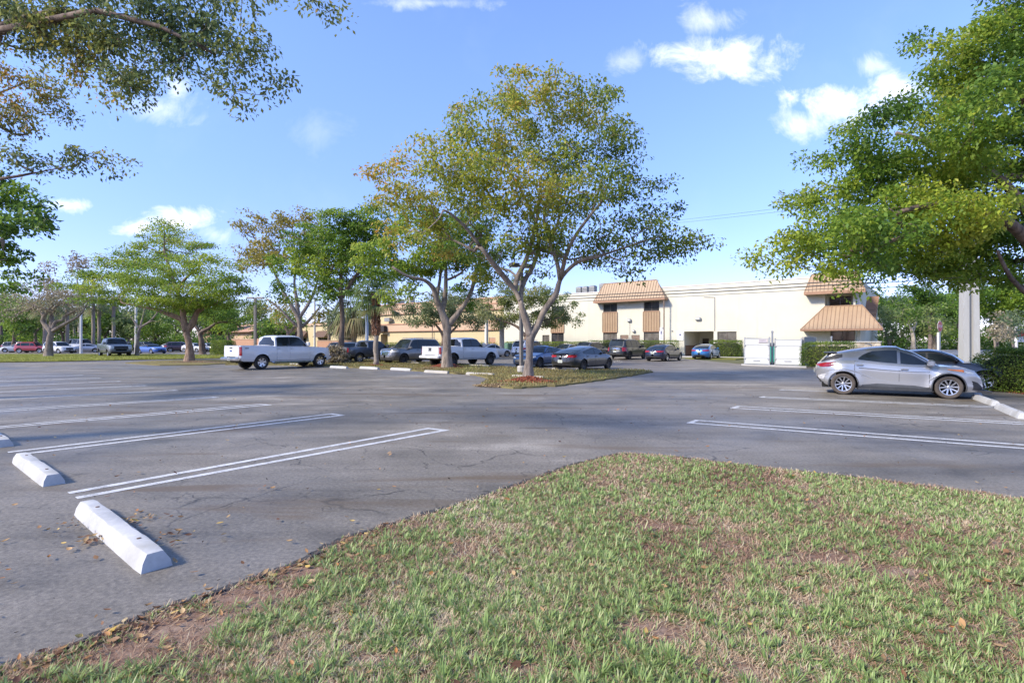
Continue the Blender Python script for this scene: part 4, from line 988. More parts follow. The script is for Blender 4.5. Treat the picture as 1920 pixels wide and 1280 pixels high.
# mulch beds
M_MULCH = leaf_mat('red_mulch', [(0, (.15, .04, .025)), (.5, (.32, .09, .045)), (1, (.46, .18, .10))], .05, .9)
M_DRYM = leaf_mat('brown_debris', [(0, (.16, .10, .05)), (.5, (.36, .25, .13)), (1, (.54, .42, .25))], .05, .9)
M_MULCHB = plain('mulch_base', (.2, .05, .025), .95, .5, 9, bmp=.8)
def mound(name, label, px, py, rx, ry, h, mat=M_MULCHB, chips=M_MULCH, n=900, seed=1, z0=0.05):
    c = G(px, py) if not isinstance(px, tuple) else np.array(px)
    rr = np.random.default_rng(seed); mb = MB(); NR, NA = 6, 22
    wob = [1 + .16 * math.sin(2 * a + seed) + .12 * math.sin(3 * a + 2 * seed) + .05 * rr.normal() for a in np.linspace(0, 2 * PI, NA, endpoint=False)]
    vs_ = [(0, 0, h)]
    for i in range(1, NR + 1):
        for j in range(NA):
            a = 2 * PI * j / NA; u = i / NR
            vs_.append((rx * u * wob[j] * math.cos(a), ry * u * wob[j] * math.sin(a), h * (math.cos(PI * u) * .5 + .5) - .02 * (i == NR)))
    fs = [(0, 1 + j, 1 + (j + 1) % NA) for j in range(NA)]
    for i in range(NR - 1):
        for j in range(NA):
            k = (j + 1) % NA; fs.append((1 + i * NA + j, 1 + (i + 1) * NA + j, 1 + (i + 1) * NA + k, 1 + i * NA + k))
    mb.add(vs_, fs); o = mb.build(name, mat, None, True, (c[0], c[1], z0)); tag(o, label, 'mulch')
    a = rr.uniform(0, 2 * PI, n); u = rr.random(n) ** .55 * 1.08
    Pq = np.stack([rx * u * np.cos(a), ry * u * np.sin(a)], 1) * (1 + .16 * np.sin(2 * a + seed) + .12 * np.sin(3 * a + 2 * seed))[:, None]
    cen = np.concatenate([Pq, (h * (np.cos(PI * np.minimum(u, 1)) * .5 + .5) + .012)[:, None]], 1)
    v, f, t = leaves(cen, .01, 1, .085, tintf=lambda P, C, r: r.random(len(P)), seed=seed, aspect=.4, up=2.5, droop=0)
    np_mesh('chips', v, f, chips, o, t)['kind'] = 'stuff'
    return o
mound('mulch_bed', 'red mulch ring round the tall spreading tree', 992, 717, 1.0, .95, .2, n=1500, seed=2)
mound('mulch_bed', 'red mulch heap round the forked trunk behind the white crew cab pickup', 838, 690, 1.3, 1.0, .26, n=1300, seed=3)
mound('mulch_bed', 'thin red mulch under the shaggy palm', 705, 686, .9, .6, .08, n=600, seed=4)
mound('mulch_bed', 'red mulch strip along the clipped bush at the right edge', (18.2, 17.6), 0, 1.7, 3.2, .08, n=3800, seed=5, z0=.0)
mound('debris_patch', 'straw coloured roots and dead leaves left of the red mulch ring', 945, 724, 1.1, .5, .06, plain('debris_base', (.2, .14, .075), .95, .4, 7), M_DRYM, 900, 6, .04)
mound('debris_patch', 'brown dead leaves between two pale wheel stops', 812, 693, 1.5, .6, .1, plain('debris_base', (.2, .14, .075), .95, .4, 7), M_DRYM, 900, 7, .04)
mound('debris_patch', 'dark bare soil with surface roots under the layered tree', 372, 680, 2.4, .9, .12, plain('bare_soil', (.13, .085, .055), .95, .4, 5), M_DRYM, 500, 8, .04)
# brush pile
def brush(label, px, py, D, rx, rz, seed):
    rr = np.random.default_rng(seed); x = XA(px, D); root = empty('brush_pile', (x, D, 0)); tag(root, label, 'brush pile')
    n = 260; c = rr.normal(0, 1, (n, 3)); c /= np.linalg.norm(c, axis=1, keepdims=True); c *= rr.random((n, 1)) ** .5; c = c * np.array([rx, rx * .6, rz]); c[:, 2] = np.abs(c[:, 2]) + .05
    mb = MB()
    for q in c[:110]:
        d = rr.normal(0, 1, 3); d[2] *= .5; d /= np.linalg.norm(d)
        a = q + d * .6; b = q - d * .6; a[2] = max(.02, a[2]); b[2] = max(.02, b[2]); mb.tube([a, q, b], [.018, .022, .012], 5)
    mb.build('sticks', BARK['grey'], root)
    v, f, t = leaves(c, .3, 26, .2, seed=seed, aspect=.25); v[:, 2] = np.maximum(v[:, 2], .02)
    np_mesh('dead_leaves', v, f, LEAF['bare'], root, t)
brush('heap of cut dry branches between the two pickups on the island', 626, 681, 39.5, 1.15, 1.35, 3)

# hedges and bushes
def hedge(name, label, p0, p1, depth, h, dens=520, leaf=.07, kind='hedge', z0=0.0, seed=1, round_=0.0, cat='hedge'):
    p0, p1 = np.array(p0, float), np.array(p1, float); L = np.linalg.norm(p1 - p0); d = (p1 - p0) / L; nrm = np.array([-d[1], d[0]])
    c = (p0 + p1) / 2; root = empty(name, (c[0], c[1], z0)); tag(root, label, cat)
    rr = np.random.default_rng(seed)
    area = L * h * 2 + L * depth + 2 * depth * h; n = int(area * dens)
    a = rr.uniform(-1, 1, n) * L / 2; b = rr.uniform(-1, 1, n) * depth / 2; z = rr.random(n) * h
    side = rr.random(n); fa = side < L * h * 2 / area; ft = (side >= L * h * 2 / area) & (side < (L * h * 2 + L * depth) / area); fe = ~(fa | ft)
    b[fa] = np.sign(b[fa]) * depth / 2; z[ft] = h; a[fe] = np.sign(a[fe]) * L / 2
    if round_:
        k = 1 - round_ * np.clip((z / h - .55) / .45, 0, 1) ** 2; a *= k; b *= k
        k2 = 1 - round_ * np.clip((np.abs(a) / (L / 2) - .55) / .45, 0, 1) ** 2; b *= k2; z *= .82 + .18 * k2
    jit = rr.normal(0, .055, (n, 3)) * (1 + (leaf > .1))
    lump = .10 * (vnoise(np.stack([a, b, z], 1), 2.2, seed) - .5)
    P = np.stack([d[0] * a + nrm[0] * b, d[1] * a + nrm[1] * b, z + lump], 1) + jit; P[:, 2] = np.maximum(P[:, 2], .05)
    v, f, t = leaves(P, .03, 1, leaf, tintf=lambda P, C, r: .3 + .45 * (vnoise(P, 1.6, seed)) * .8 + r.normal(0, .17, len(P)), seed=seed, up=.6)
    np_mesh('foliage', v, f, LEAF[kind], root, t)
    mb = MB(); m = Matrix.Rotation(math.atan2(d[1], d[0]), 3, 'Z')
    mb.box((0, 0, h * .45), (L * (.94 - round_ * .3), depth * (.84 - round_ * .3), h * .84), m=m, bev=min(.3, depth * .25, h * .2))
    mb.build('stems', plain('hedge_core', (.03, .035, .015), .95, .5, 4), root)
    return root
# ==================================================================== vehicles
M_GLASS = glass_mat('car_glass', (.012, .016, .018)); M_GLASSB = glass_mat('tinted_glass', (.006, .007, .008))
M_TYRE = plain('tyre_rubber', (.022, .021, .020), .85, .35, 6, dirt=(.09, .075, .06))
M_TYRE_LIT = plain('sunlit_tyre', (.085, .07, .058), .9, .3, 6)  # lighter brown rubber: sun on the tyres put into the colour
M_ALLOY = plain('alloy', (.55, .55, .56), .28, .12, 5, metal=.9)
M_DALLOY = plain('dark_alloy', (.05, .05, .055), .35, .3, 5, metal=.7)
M_BLACKP = plain('black_trim', (.018, .018, .02), .55, .3, 5)
M_GREYTRIM = plain('grey_cladding', (.075, .08, .09), .55, .2, 5)
M_UNDER = plain('underbody', (.008, .008, .008), .9, .3, 3)
M_CHROME = plain('chrome', (.62, .62, .63), .15, .08, 4, metal=1.0)
M_RED = plain('red_lens', (.28, .008, .012), .12, .25, 9, coat=.6)
M_AMBER = plain('amber_lens', (.55, .16, .03), .15, .2, 9, coat=.6)
M_CLEAR = plain('clear_lens', (.42, .44, .46), .1, .3, 12, coat=.8)
M_PLATE = plain('plate', (.62, .64, .58), .5, .12, 20)
M_SILVERT = plain('plate_text', (.05, .12, .08), .6, .2, 10)
M_PLASTIC = plain('dark_plastic', (.04, .04, .042), .6, .25, 6)

_wheel = {}
def wheel_meshes(R, wd, style, rimmat, tyremat):
    key = (round(R, 3), wd, style, rimmat.name, tyremat.name)
    if key in _wheel: return _wheel[key]
    rim = R * .66 if style != 'truck' else R * .6
    mb = MB(); h = wd / 2
    mb.lathe([(rim, -h * .8), (rim + .02, -h * .95), (R * .90, -h), (R * .97, -h * .85), (R, -h * .5), (R, h * .5), (R * .97, h * .85), (R * .90, h), (rim + .02, h * .95), (rim, h * .8)], 36, 'y')
    t = mb.build('tyre', tyremat, None, True, angle=50); COL.objects.unlink(t)
    mb = MB()
    mb.lathe([(rim + .004, h * .9), (rim - .012, h * .88), (rim - .02, h * .5), (rim - .03, -h * .6)], 36, 'y')
    k = 5 if style in ('five', 'chr') else 6 if style == 'truck' else 10
    for i in range(k):
        a0 = 2 * PI * i / k + .3
        arms = [(-.20, -.33), (.20, .33)] if style == 'chr' else [(-.10, -.16), (.10, .16)] if style == 'five' else [(0, 0)]
        ww = .05 if style == 'truck' else .02 if style == 'ten' else .015
        for (b0, b1) in arms:
            r0, r1 = rim * .16, rim * .97
            ca, sa = math.cos(a0 + b0 * .3), math.sin(a0 + b0 * .3); cb, sb = math.cos(a0 + b1), math.sin(a0 + b1)
            p0 = np.array([ca * r0, sa * r0]); p1 = np.array([cb * r1, sb * r1]); d = (p1 - p0) / np.linalg.norm(p1 - p0); n = np.array([-d[1], d[0]])
            w0, w1 = ww * 1.1, ww * 1.25
            y0, y1 = h * .62, h * .80
            q = [p0 - n * w0, p0 + n * w0, p1 + n * w1, p1 - n * w1]
            mb.add([(q[0][0], y0, q[0][1]), (q[1][0], y0, q[1][1]), (q[2][0], y1, q[2][1]), (q[3][0], y1, q[3][1]),
                    (q[0][0], y0 - .03, q[0][1]), (q[1][0], y0 - .03, q[1][1]), (q[2][0], y1 - .04, q[2][1]), (q[3][0], y1 - .04, q[3][1])],
                   [(0, 3, 2, 1), (0, 1, 5, 4), (1, 2, 6, 5), (2, 3, 7, 6), (3, 0, 4, 7)])
    mb.lathe([(rim * .2, h * .45), (rim * .2, h * .68), (rim * .12, h * .74), (.001, h * .74)], 16, 'y')
    r = mb.build('rim', rimmat, None, False); COL.objects.unlink(r)
    mb = MB(); mb.lathe([(rim - .005, -h * .2), (rim * .5, h * .02), (.001, h * .02)], 24, 'y')
    d = mb.build('brake_disc', M_UNDER, None); COL.objects.unlink(d)
    _wheel[key] = (t, r, d); return _wheel[key]

class Car:
    def __init__(c, **k):
        c.n = 7; c.m = 2.6; c.crown = .03; c.lean = .30; c.curve = .10; c.kc = .16; c.bed = None; c.R = .33; c.tw = .22; c.arch = .05
        c.fw = [(0, .90), (.1, .955), (.35, .995), (.6, 1.0), (.85, .975), (1, .93)]
        c.ff = [(0, .975), (.25, 1.0), (.5, .995), (.8, .97), (1, .94)]
        c.fr = [(0, .97), (.25, 1.0), (.55, .995), (.8, .985), (1, .96)]
        c.zb = [(-1, .30), (-.8, .22), (.8, .20), (1, .22)]
        c.gw = .93
        for a, b in k.items(): setattr(c, a, b)
        c.hl = c.L / 2
        c.ax = (c.rear, c.rear + c.wb)
        c.wz = c.R
    def f(c, tab, x): return np.interp(x, [p[0] for p in tab], [p[1] for p in tab])
    def zt(c, x): return c.f(c.top, x)
    def zbn(c, x): return c.f(c.zb, np.asarray(x) / c.hl)
    def archz(c, x):
        z = -1.0
        for a in c.ax:
            r = c.R + c.arch
            d = r * r - (x - a) ** 2
            if d > 0: z = max(z, c.wz + math.sqrt(d))
        return z
    def tt(c, x, z): return (z - c.zbn(x)) / max(.05, (c.zt(x) - c.zbn(x)))
    def Y(c, x, z):
        u = min(.9999, abs(x) / c.hl); t = min(1, max(0, c.tt(x, z)))
        y = c.W / 2 * c.f(c.fw, t) * (1 - u ** c.n) ** (1 / c.m)
        for a in c.ax:                      # wheel-arch shoulders
            d = math.hypot(x - a, z - c.wz); r = c.R + c.arch
            y += getattr(c, 'flare', .015) * math.exp(-((d - r) / .13) ** 2) * (1 if z > .3 else .4)
        return y
    def X(c, sgn, y, z):
        w_ = c.W / 2
        for _ in range(3):
            x0 = sgn * c.hl * .97
            t = min(1, max(0, c.tt(x0, z))); yy = min(.99, abs(y) / w_)
            u = (1 - yy ** c.m) ** (1 / c.n)
        tab = c.ff if sgn > 0 else c.fr
        return sgn * u * c.hl * (1 + (c.f(tab, t) - 1) * u ** 8)
    def gY(c, x, z):
        b = c.zt(x); wb_ = c.W / 2 * c.gw * (1 - min(.999, abs(x) / c.hl) ** c.n) ** (1 / c.m)
        dz = max(0, z - b); return wb_ - c.lean * dz - c.curve * dz * dz
    def zr(c, x): return c.f(c.roof, x)
    def wgt(c, x):
        return (np.clip((x - c.rs[1]) / (c.roof[-1][0] - c.rs[1] + 1e-6), 0, 1) - np.clip((c.rs[0] - x) / (c.rs[0] - c.roof[0][0] + 1e-6), 0, 1))
    def cap(c, x, k):
        z = c.zr(x); b = c.zt(x); ye = c.gY(x, z); y = k * ye
        zz = z - .045 * abs(k) ** 6 * min(1, max(0, (z - b) / .3)) - .03 * k * k
        return np.array([x - c.wgt(x) * c.kc * y * y, y, zz])
    # ---- meshes
    def body(c, mat, parent):
        xs = list(c.hl * np.sin(np.linspace(-PI / 2, PI / 2, 56)))
        for a in c.ax:
            r = c.R + c.arch
            xs += list(a + r * np.cos(np.linspace(0, PI, 15))) + [a - r - .004, a + r + .004]
        if c.bed: xs += [c.bed[0] - .01, c.bed[0], c.bed[1], c.bed[1] + .01]
        xs += [p[0] for p in c.top]
        xs = sorted(set(round(min(c.hl, max(-c.hl, x)), 4) for x in xs)); nx = len(xs)
        T = np.linspace(0, 1, 12); capk = [.93, .9, .6, 0.0]
        nr = len(T) + len(capk)
        V_ = []
        for sd in (1, -1):
            for x in xs:
                u = x / c.hl; b = max(c.zbn(x), c.archz(x)); t_ = c.zt(x)
                for q in T:
                    z = b + q * (t_ - b); y = c.Y(x, z); tn = c.tt(x, z)
                    tab = c.ff if x > 0 else c.fr
                    V_.append((x + (c.f(tab, min(1, max(0, tn))) - 1) * c.hl * abs(u) ** 8 * (1 if x > 0 else -1), sd * y, z))
                yt = c.Y(x, t_); e = V_[-1]
                for k in capk:
                    zz = t_ + c.crown * (1 - k * k) * min(1, (1 - abs(u)) * 8)
                    if c.bed and c.bed[0] <= x <= c.bed[1] and k <= .9: zz = c.bed[2]
                    V_.append((e[0], sd * yt * k, zz))
        F_ = []
        for s_ in range(2):
            o = s_ * nx * nr
            for i in range(nx - 1):
                for j in range(nr - 1):
                    a = o + i * nr + j; q = (a, a + nr, a + nr + 1, a + 1)
                    F_.append(q if s_ == 1 else q[::-1])
        mb = MB().add(V_, F_); return mb.build('body', mat, parent, True, angle=38)
    def cabin(c, mat, parent):
        xs = np.unique(np.concatenate([np.linspace(c.roof[0][0], c.roof[-1][0], 34), [p[0] for p in c.roof]])); nx = len(xs)
        vv = np.linspace(0, 1, 6); ks = [.97, .9, .7, .35, 0]; nr = len(vv) + len(ks)
        V_ = []
        for sd in (1, -1):
            for x in xs:
                b = c.zt(x) - .03; z = c.zr(x); sh = c.wgt(x) * c.kc
                for q in vv:
                    zz = b + q * (z - b); y = c.gY(x, zz); 
                    if q == 1: p = c.cap(x, 1.0); V_.append((p[0], sd * p[1], p[2])); continue
                    V_.append((x - sh * y * y, sd * y, zz))
                for k in ks:
                    p = c.cap(x, k); V_.append((p[0], sd * p[1], p[2]))
        F_ = []
        for s_ in range(2):
            o = s_ * nx * nr
            for i in range(nx - 1):
                for j in range(nr - 1):
                    a = o + i * nr + j; q = (a, a + nr, a + nr + 1, a + 1); F_.append(q if s_ == 1 else q[::-1])
        return MB().add(V_, F_).build('roof', mat, parent, True, angle=40)
    def side(c, name, xs, zlo, zhi, mat, parent, off=.006, sides=(1, -1), glass=False, rim=0.0, nx=14, nz=6, label=None):
        out = []
        X_ = np.unique(np.concatenate([np.linspace(xs[0], xs[-1], nx), xs]))
        for sd in sides:
            V_, F_ = [], []
            for x in X_:
                a, b = np.interp(x, xs, zlo), np.interp(x, xs, zhi)
                for q in np.linspace(0, 1, nz):
                    z = a + (b - a) * q
                    y = c.gY(x, z) if (glass or z > c.zt(x)) else c.Y(x, z)
                    sh = c.wgt(x) * c.kc * y * y if (glass or z > c.zt(x)) else 0
                    V_.append((x - sh, sd * (y + off), z))
            n = len(X_)
            for i in range(n - 1):
                for j in range(nz - 1):
                    a = i * nz + j; q = (a, a + nz, a + nz + 1, a + 1); F_.append(q if sd < 0 else q[::-1])
            if rim:                         # folded edge back to the body
                ring = [i * nz for i in range(n)] + [(n - 1) * nz + j for j in range(1, nz)] + [i * nz + nz - 1 for i in range(n - 2, -1, -1)] + [j for j in range(nz - 2, 0, -1)]
                b0 = len(V_)
                for k in ring: p = V_[k]; V_.append((p[0], p[1] - sd * rim, p[2]))
                m_ = len(ring)
                for k in range(m_):
                    j = (k + 1) % m_; q = (ring[k], ring[j], b0 + j, b0 + k); F_.append(q if sd > 0 else q[::-1])
            o = MB().add(V_, F_).build(name, mat, parent, True, angle=40)
            if label: o['label'] = label
            out.append(o)
        return out
    def end(c, name, sgn, ys, zlo, zhi, mat, parent, off=.008, mirror=False, ny=12, nz=5):
        out = []
        for sd in ((1, -1) if mirror else (1,)):
            Yv = np.unique(np.concatenate([np.linspace(ys[0], ys[-1], ny), ys])); V_, F_ = [], []
            for y in Yv:
                a, b = np.interp(y, ys, zlo), np.interp(y, ys, zhi)
                for q in np.linspace(0, 1, nz):
                    z = a + (b - a) * q; x = c.X(sgn, y, z); yl = y * c.f(c.fw, min(1, max(0, c.tt(x, z))))
                    w_ = min(1, abs(y) / (c.W / 2))
                    V_.append((x + sgn * off * (1 - .5 * w_ ** 4), sd * (yl + np.sign(y) * off * w_ ** 6), z))
            for i in range(len(Yv) - 1):
                for j in range(nz - 1):
                    a = i * nz + j; q = (a, a + nz, a + nz + 1, a + 1); F_.append(q if sgn * sd > 0 else q[::-1])
            out.append(MB().add(V_, F_).build(name, mat, parent, True))
        return out
    def capglass(c, name, x0, x1, k0, k1, mat, parent, off=.007):
        V_, F_ = [], []; xs = np.linspace(x0, x1, 9); s_ = 1 if x1 > 0 and x0 > (c.rs[0] + c.rs[1]) / 2 else -1
        for i, x in enumerate(xs):
            u = i / 8; kk = k0 + (k1 - k0) * u
            for k in np.linspace(-kk, kk, 11):
                p = c.cap(x, k); V_.append((p[0] + s_ * off, p[1], p[2] + off))
        for i in range(8):
            for j in range(10):
                a = i * 11 + j; F_.append((a, a + 11, a + 12, a + 1))
        return MB().add(V_, F_).build(name, mat, parent, True)
    def lips(c, mat, parent, w_=.05):
        for a in c.ax:
            for sd in (1, -1):
                V_, F_ = [], []; r0 = c.R + c.arch
                th = [t for t in np.linspace(-.25, PI + .25, 26) if c.wz + r0 * math.sin(t) > c.zbn(a) - .02]
                for t in th:
                    for q in (r0 - .004, r0 - .004, r0 + w_, r0 + w_ + .01):
                        x, z = a + q * math.cos(t), c.wz + q * math.sin(t); V_.append([x, sd * (c.Y(x, z) + .012), z])
                    V_[-4][1] -= sd * .06; V_[-1][1] -= sd * .02
                for i in range(len(th) - 1):
                    for j in range(3):
                        k = i * 4 + j; q = (k, k + 4, k + 5, k + 1); F_.append(q if sd > 0 else q[::-1])
                MB().add(V_, F_).build('wheel_arch', mat, parent, True)
    def wheels(c, parent, style, rimmat, tyremat=None):
        t, r, d = wheel_meshes(c.R, c.tw, style, rimmat, tyremat or M_TYRE)
        for a in c.ax:
            for sd in (1, -1):
                e = empty('wheel', (a, sd * (c.W / 2 - c.tw / 2 - .025), c.R), 0 if sd > 0 else PI, parent)
                e.rotation_euler = (0, random.uniform(0, 1), 0 if sd > 0 else PI)
                for q in (t, r, d): link(q.copy(), e)
    def under(c, parent):
        mb = MB(); w_ = c.W / 2 - c.tw - .06
        mb.b2(-c.hl * .9, c.hl * .9, -w_, w_, c.zbn(0) - .01, min(c.zt(0), .75))
        mb.b2(-c.hl * .72, c.hl * .72, -c.W * .44, c.W * .44, c.zbn(0) + .0, c.zbn(0) + .16) if c.rear - (-c.hl) > 9 else None
        for a in c.ax: mb.tube([(a, -w_ - .1, c.R), (a, w_ + .1, c.R)], .05, 8)
        mb.build('underbody', M_UNDER, parent)

def place(c, name, label, X_, Z_, hd, cat, group=None):
    root = empty(name, (X_, Z_, 0), math.radians(90 - hd)); tag(root, label, cat, group); return root

def car(kind, name, label, X_, Z_, hd, col, cat='car', group=None, metal=.0, L=None, W=None, Ht=None, rim='five', rimmat=None, detail=True, glass=None, plate=True, tail=None, opts=None, tyre=None):
    o = opts or {}
    pm = paint('paint_%s' % '_'.join('%02d' % int(v * 100) for v in col), col, metal)
    gl = glass or M_GLASS
    if kind in ('sedan', 'coupe'):
        L = L or 4.8; W = W or 1.86; Ht = Ht or 1.45; h = L / 2; B = o.get('belt', .94)
        xa, xf, xr, xb = h - 1.42, h - 2.15, -h + 1.55, -h + .42
        if kind == 'coupe': xa, xf, xr, xb = h - 1.65, h - 2.3, -h + 1.55, -h + .62
        if o.get('fast'): xr, xb = -h + 1.75, -h + .28
        c = Car(L=L, W=W, H=Ht, R=.335, wb=L * .585, rear=-h + L * .215, top=[(-h, .92), (-h + .15, .99 + o.get('deck', 0)), (xb, 1.0 + o.get('deck', 0)), (xr, B + .02), (xa - .1, B), (xa + .1, .95), (h - .55, .80), (h - .12, .68), (h, .62)],
                roof=[(xb, 1.0), (xb + (xr - xb) * .5, 1.0 + (Ht - 1.06) * .60), (xr, Ht - .075), (xr + .5, Ht - .01), (xf - .3, Ht), (xf, Ht - .04), (xa - (xa - xf) * .45, 1.0 + (Ht - 1.0) * .52), (xa, .95)], rs=(xr, xf), lean=.36, curve=.12, n=8.5, m=2.9)
        c.zb = [(-1, .34), (-.85, .2), (.85, .19), (1, .24)]
    elif kind == 'suv':
        L = L or 4.7; W = W or 1.88; Ht = Ht or 1.68; h = L / 2; B = o.get('belt', 1.02 + (Ht - 1.68) * .45)
        nose = o.get('nose', .92 + (Ht - 1.68) * .4)
        xa, xf, xr, xb = h - 1.25 - (L - 4.7) * .25, h - 1.9 - (L - 4.7) * .3, -h + .62, -h + .16
        c = Car(L=L, W=W, H=Ht, R=o.get('R', .36), wb=L * o.get('wbr', .585), rear=-h + L * .21, top=[(-h, B - .02), (-h + .1, B + .02), (xa - .1, B), (xa + .1, B + .01), (h - .5, nose + .02), (h - .1, nose - .06), (h, nose - .14)],
                roof=[(xb, B + .03), (xr - .1, Ht - .13), (xr + .15, Ht - .03), (0, Ht), (xf - .2, Ht - .02), (xf, Ht - .06), (xa - (xa - xf) * .5, B + (Ht - B) * .5), (xa, B + .0)], rs=(xr, xf), lean=o.get('lean', .22), curve=.08, n=o.get('n', 9), m=3.0, kc=.10)
        c.zb = [(-1, .40), (-.85, .26), (.85, .25), (1, .30)]
        c.fr = [(0, .965), (.2, 1.0), (.45, .995), (.7, .975), (1, .965)]
    elif kind == 'pickup':
        L = L or 5.9; W = W or 2.03; Ht = Ht or 1.95; h = L / 2; B = Ht * .665; R = o.get('R', .41)
        xa = h - 1.62 - (L - 5.9) * .2; xf = xa - .62; xb = o.get('xb', -h + L * .335); xr = xb + .10
        c = Car(L=L, W=W, H=Ht, R=R, tw=.28, arch=.07, wb=L * o.get('wbr', .635), rear=-h + L * o.get('rr', .205), top=[(-h, B + .05), (-h + .04, B + .06), (xb - .1, B + .05), (xb + .02, B), (xa - .1, B - .01), (xa + .1, B - .03), (h - .45, B - .10), (h - .1, B - .15), (h, B - .22)],
                roof=[(xb, B), (xr, Ht - .10), (xr + .2, Ht - .02), (xb + 1.2, Ht), (xf - .2, Ht - .01), (xf, Ht - .06), (xa - (xa - xf) * .5, B + (Ht - B) * .5), (xa, B - .02)], rs=(xr, xf), lean=.20, curve=.06, n=26, m=8.0, kc=.08, bed=(-h + .10, xb - .14, B - .45), crown=.035)
        c.zb = [(-1, .60), (-.93, .52), (-.5, .46), (.8, .44), (.95, .40), (1, .46)]
        c.ff = [(0, .97), (.2, 1.0), (.6, 1.0), (.9, .985), (1, .96)]; c.fr = [(0, .99), (.2, 1.0), (1, .995)]
        c.fw = [(0, .93), (.1, .975), (.4, 1.0), (.7, .995), (1, .965)]; c.gw = .94; c.crown = .03
    elif kind == 'crossover':      # the sculpted silver hatchback
        L, W, Ht = 4.38, 1.80, 1.56; h = L / 2; B = .98
        xa, xf, xr, xb = h - 1.06, h - 1.95, -h + .46, -h + .12
        c = Car(L=L, W=W, H=Ht, R=.345, tw=.235, arch=.055, wb=2.64, rear=-h + .80, flare=.055, top=[(-h, .93), (-h + .06, 1.0), (-h + .3, 1.06), (-h + .75, 1.10), (-h + 1.15, 1.10), (-.35, 1.02), (.3, .97), (xa - .1, .955), (xa + .08, .955), (h - .62, .93), (h - .25, .84), (h - .06, .73), (h, .66)],
                roof=[(xb, .97), (xb + .14, 1.15), (xb + .30, 1.31), (-h + .95, 1.43), (-h + 1.5, 1.525), (-.25, Ht), (.05, Ht - .005), (xf - .1, Ht - .06), (xf + .2, 1.40), (xa - .3, 1.15), (xa, .955)], rs=(xr, xf), lean=.34, curve=.14, n=6.5, m=2.8, kc=.12, gw=.90)
        c.fw = [(0, .90), (.08, .95), (.22, .965), (.38, .955), (.55, .975), (.74, 1.0), (.88, .97), (1, .90)]
        c.zb = [(-1, .44), (-.88, .30), (-.75, .23), (.75, .21), (.9, .22), (1, .30)]
        c.ff = [(0, .985), (.15, 1.0), (.45, .985), (.8, .96), (1, .90)]; c.fr = [(0, .93), (.2, .975), (.4, .985), (.6, 1.0), (1, .97)]
    for a, b in o.get('set', {}).items(): setattr(c, a, b)
    root = place(c, name, label, X_, Z_, hd, cat, group)
    c.root = root; h = c.hl
    c.body(pm, root); rf = c.cabin(o.get('roofmat', pm), root); c.under(root)
    c.wheels(root, rim, rimmat or M_ALLOY, tyre)
    ZT, Hh = c.zt, c.H
    xb, xa = c.roof[0][0], c.roof[-1][0]; xr, xf = c.rs
    # windscreen and rear glass
    if kind == 'pickup':
        c.capglass('windscreen', xf + .02, xa - .06, .88, .93, gl, root)
        mb = MB(); z0, z1 = B_ = (ZT(xb) + .06, Hh - .13); n = 8
        V_, F_ = [], []
        for j in range(n + 1):
            z = z0 + (z1 - z0) * j / n; x = np.interp(z, [ZT(xb), Hh - .10], [xb, xr]) - .012
            for k in np.linspace(-.90, .90, 7): V_.append((x + c.kc * (k * .8) ** 2, k * c.gY(xb + .06, z), z))
        for j in range(n):
            for k in range(6): a = j * 7 + k; F_.append((a, a + 7, a + 8, a + 1))
        MB().add(V_, F_).build('rear_window', M_GLASSB, root)
    else:
        c.capglass('windscreen', xf + .03, xa - .05, .88, .95, gl, root)
        c.capglass('rear_window', xb + .05, xr - .02, .86, .86, gl, root)
    # side windows
    zi = lambda x: ZT(x) + .035
    def zroof(x): return c.cap(x, 1.0)[2] - .06
    if kind == 'pickup': wins = [(xb + .24, xb + .24 + (xf - xb) * .42), (xb + .32 + (xf - xb) * .42, xa - .16)]
    elif kind == 'suv': wins = [(xb + .30, -h + L * .30), (-h + L * .315, L * .01), (L * .025, xa - .22)] if L > 5 else [(xb + .42, -h + L * .235), (-h + L * .25, L * .0), (L * .018, xa - .22)]
    elif kind == 'crossover': wins = [(-.98, .02), (.10, xa - .30)]
    elif kind == 'coupe': wins = [(xr - .1, xr + .35), (xr + .4, xa - .25)]
    else: wins = [(xb + .55 if not o.get('fast') else xb + .8, -L * .035), (-L * .022, xa - .28)]
    for (a, b) in wins:
        xs = np.linspace(a, b, 9); hi = [max(zi(x) + .01, zroof(x)) for x in xs]; lo = [zi(x) for x in xs]
        if kind == 'crossover' and a < -.5: hi[0] = lo[0] + .05; hi[1] = min(hi[1], lo[1] + .17); hi[2] = min(hi[2], lo[2] + .25)
        for w_ in c.side('side_window', xs, lo, hi, gl, root, .006, glass=True): pass
    # pillars' black edge
    if detail and kind != 'crossover':
        for q in (c.side('window_surround', np.linspace(wins[0][0] - .05, wins[-1][1] + .06, 12), [zi(x) - .025 for x in np.linspace(wins[0][0] - .05, wins[-1][1] + .06, 12)], [max(zi(x) - .02, zroof(x) + .025) for x in np.linspace(wins[0][0] - .05, wins[-1][1] + .06, 12)], M_BLACKP, root, .003, glass=True)): pass
    # doors with dark gaps and handles
    sill = c.zbn(0) + .10
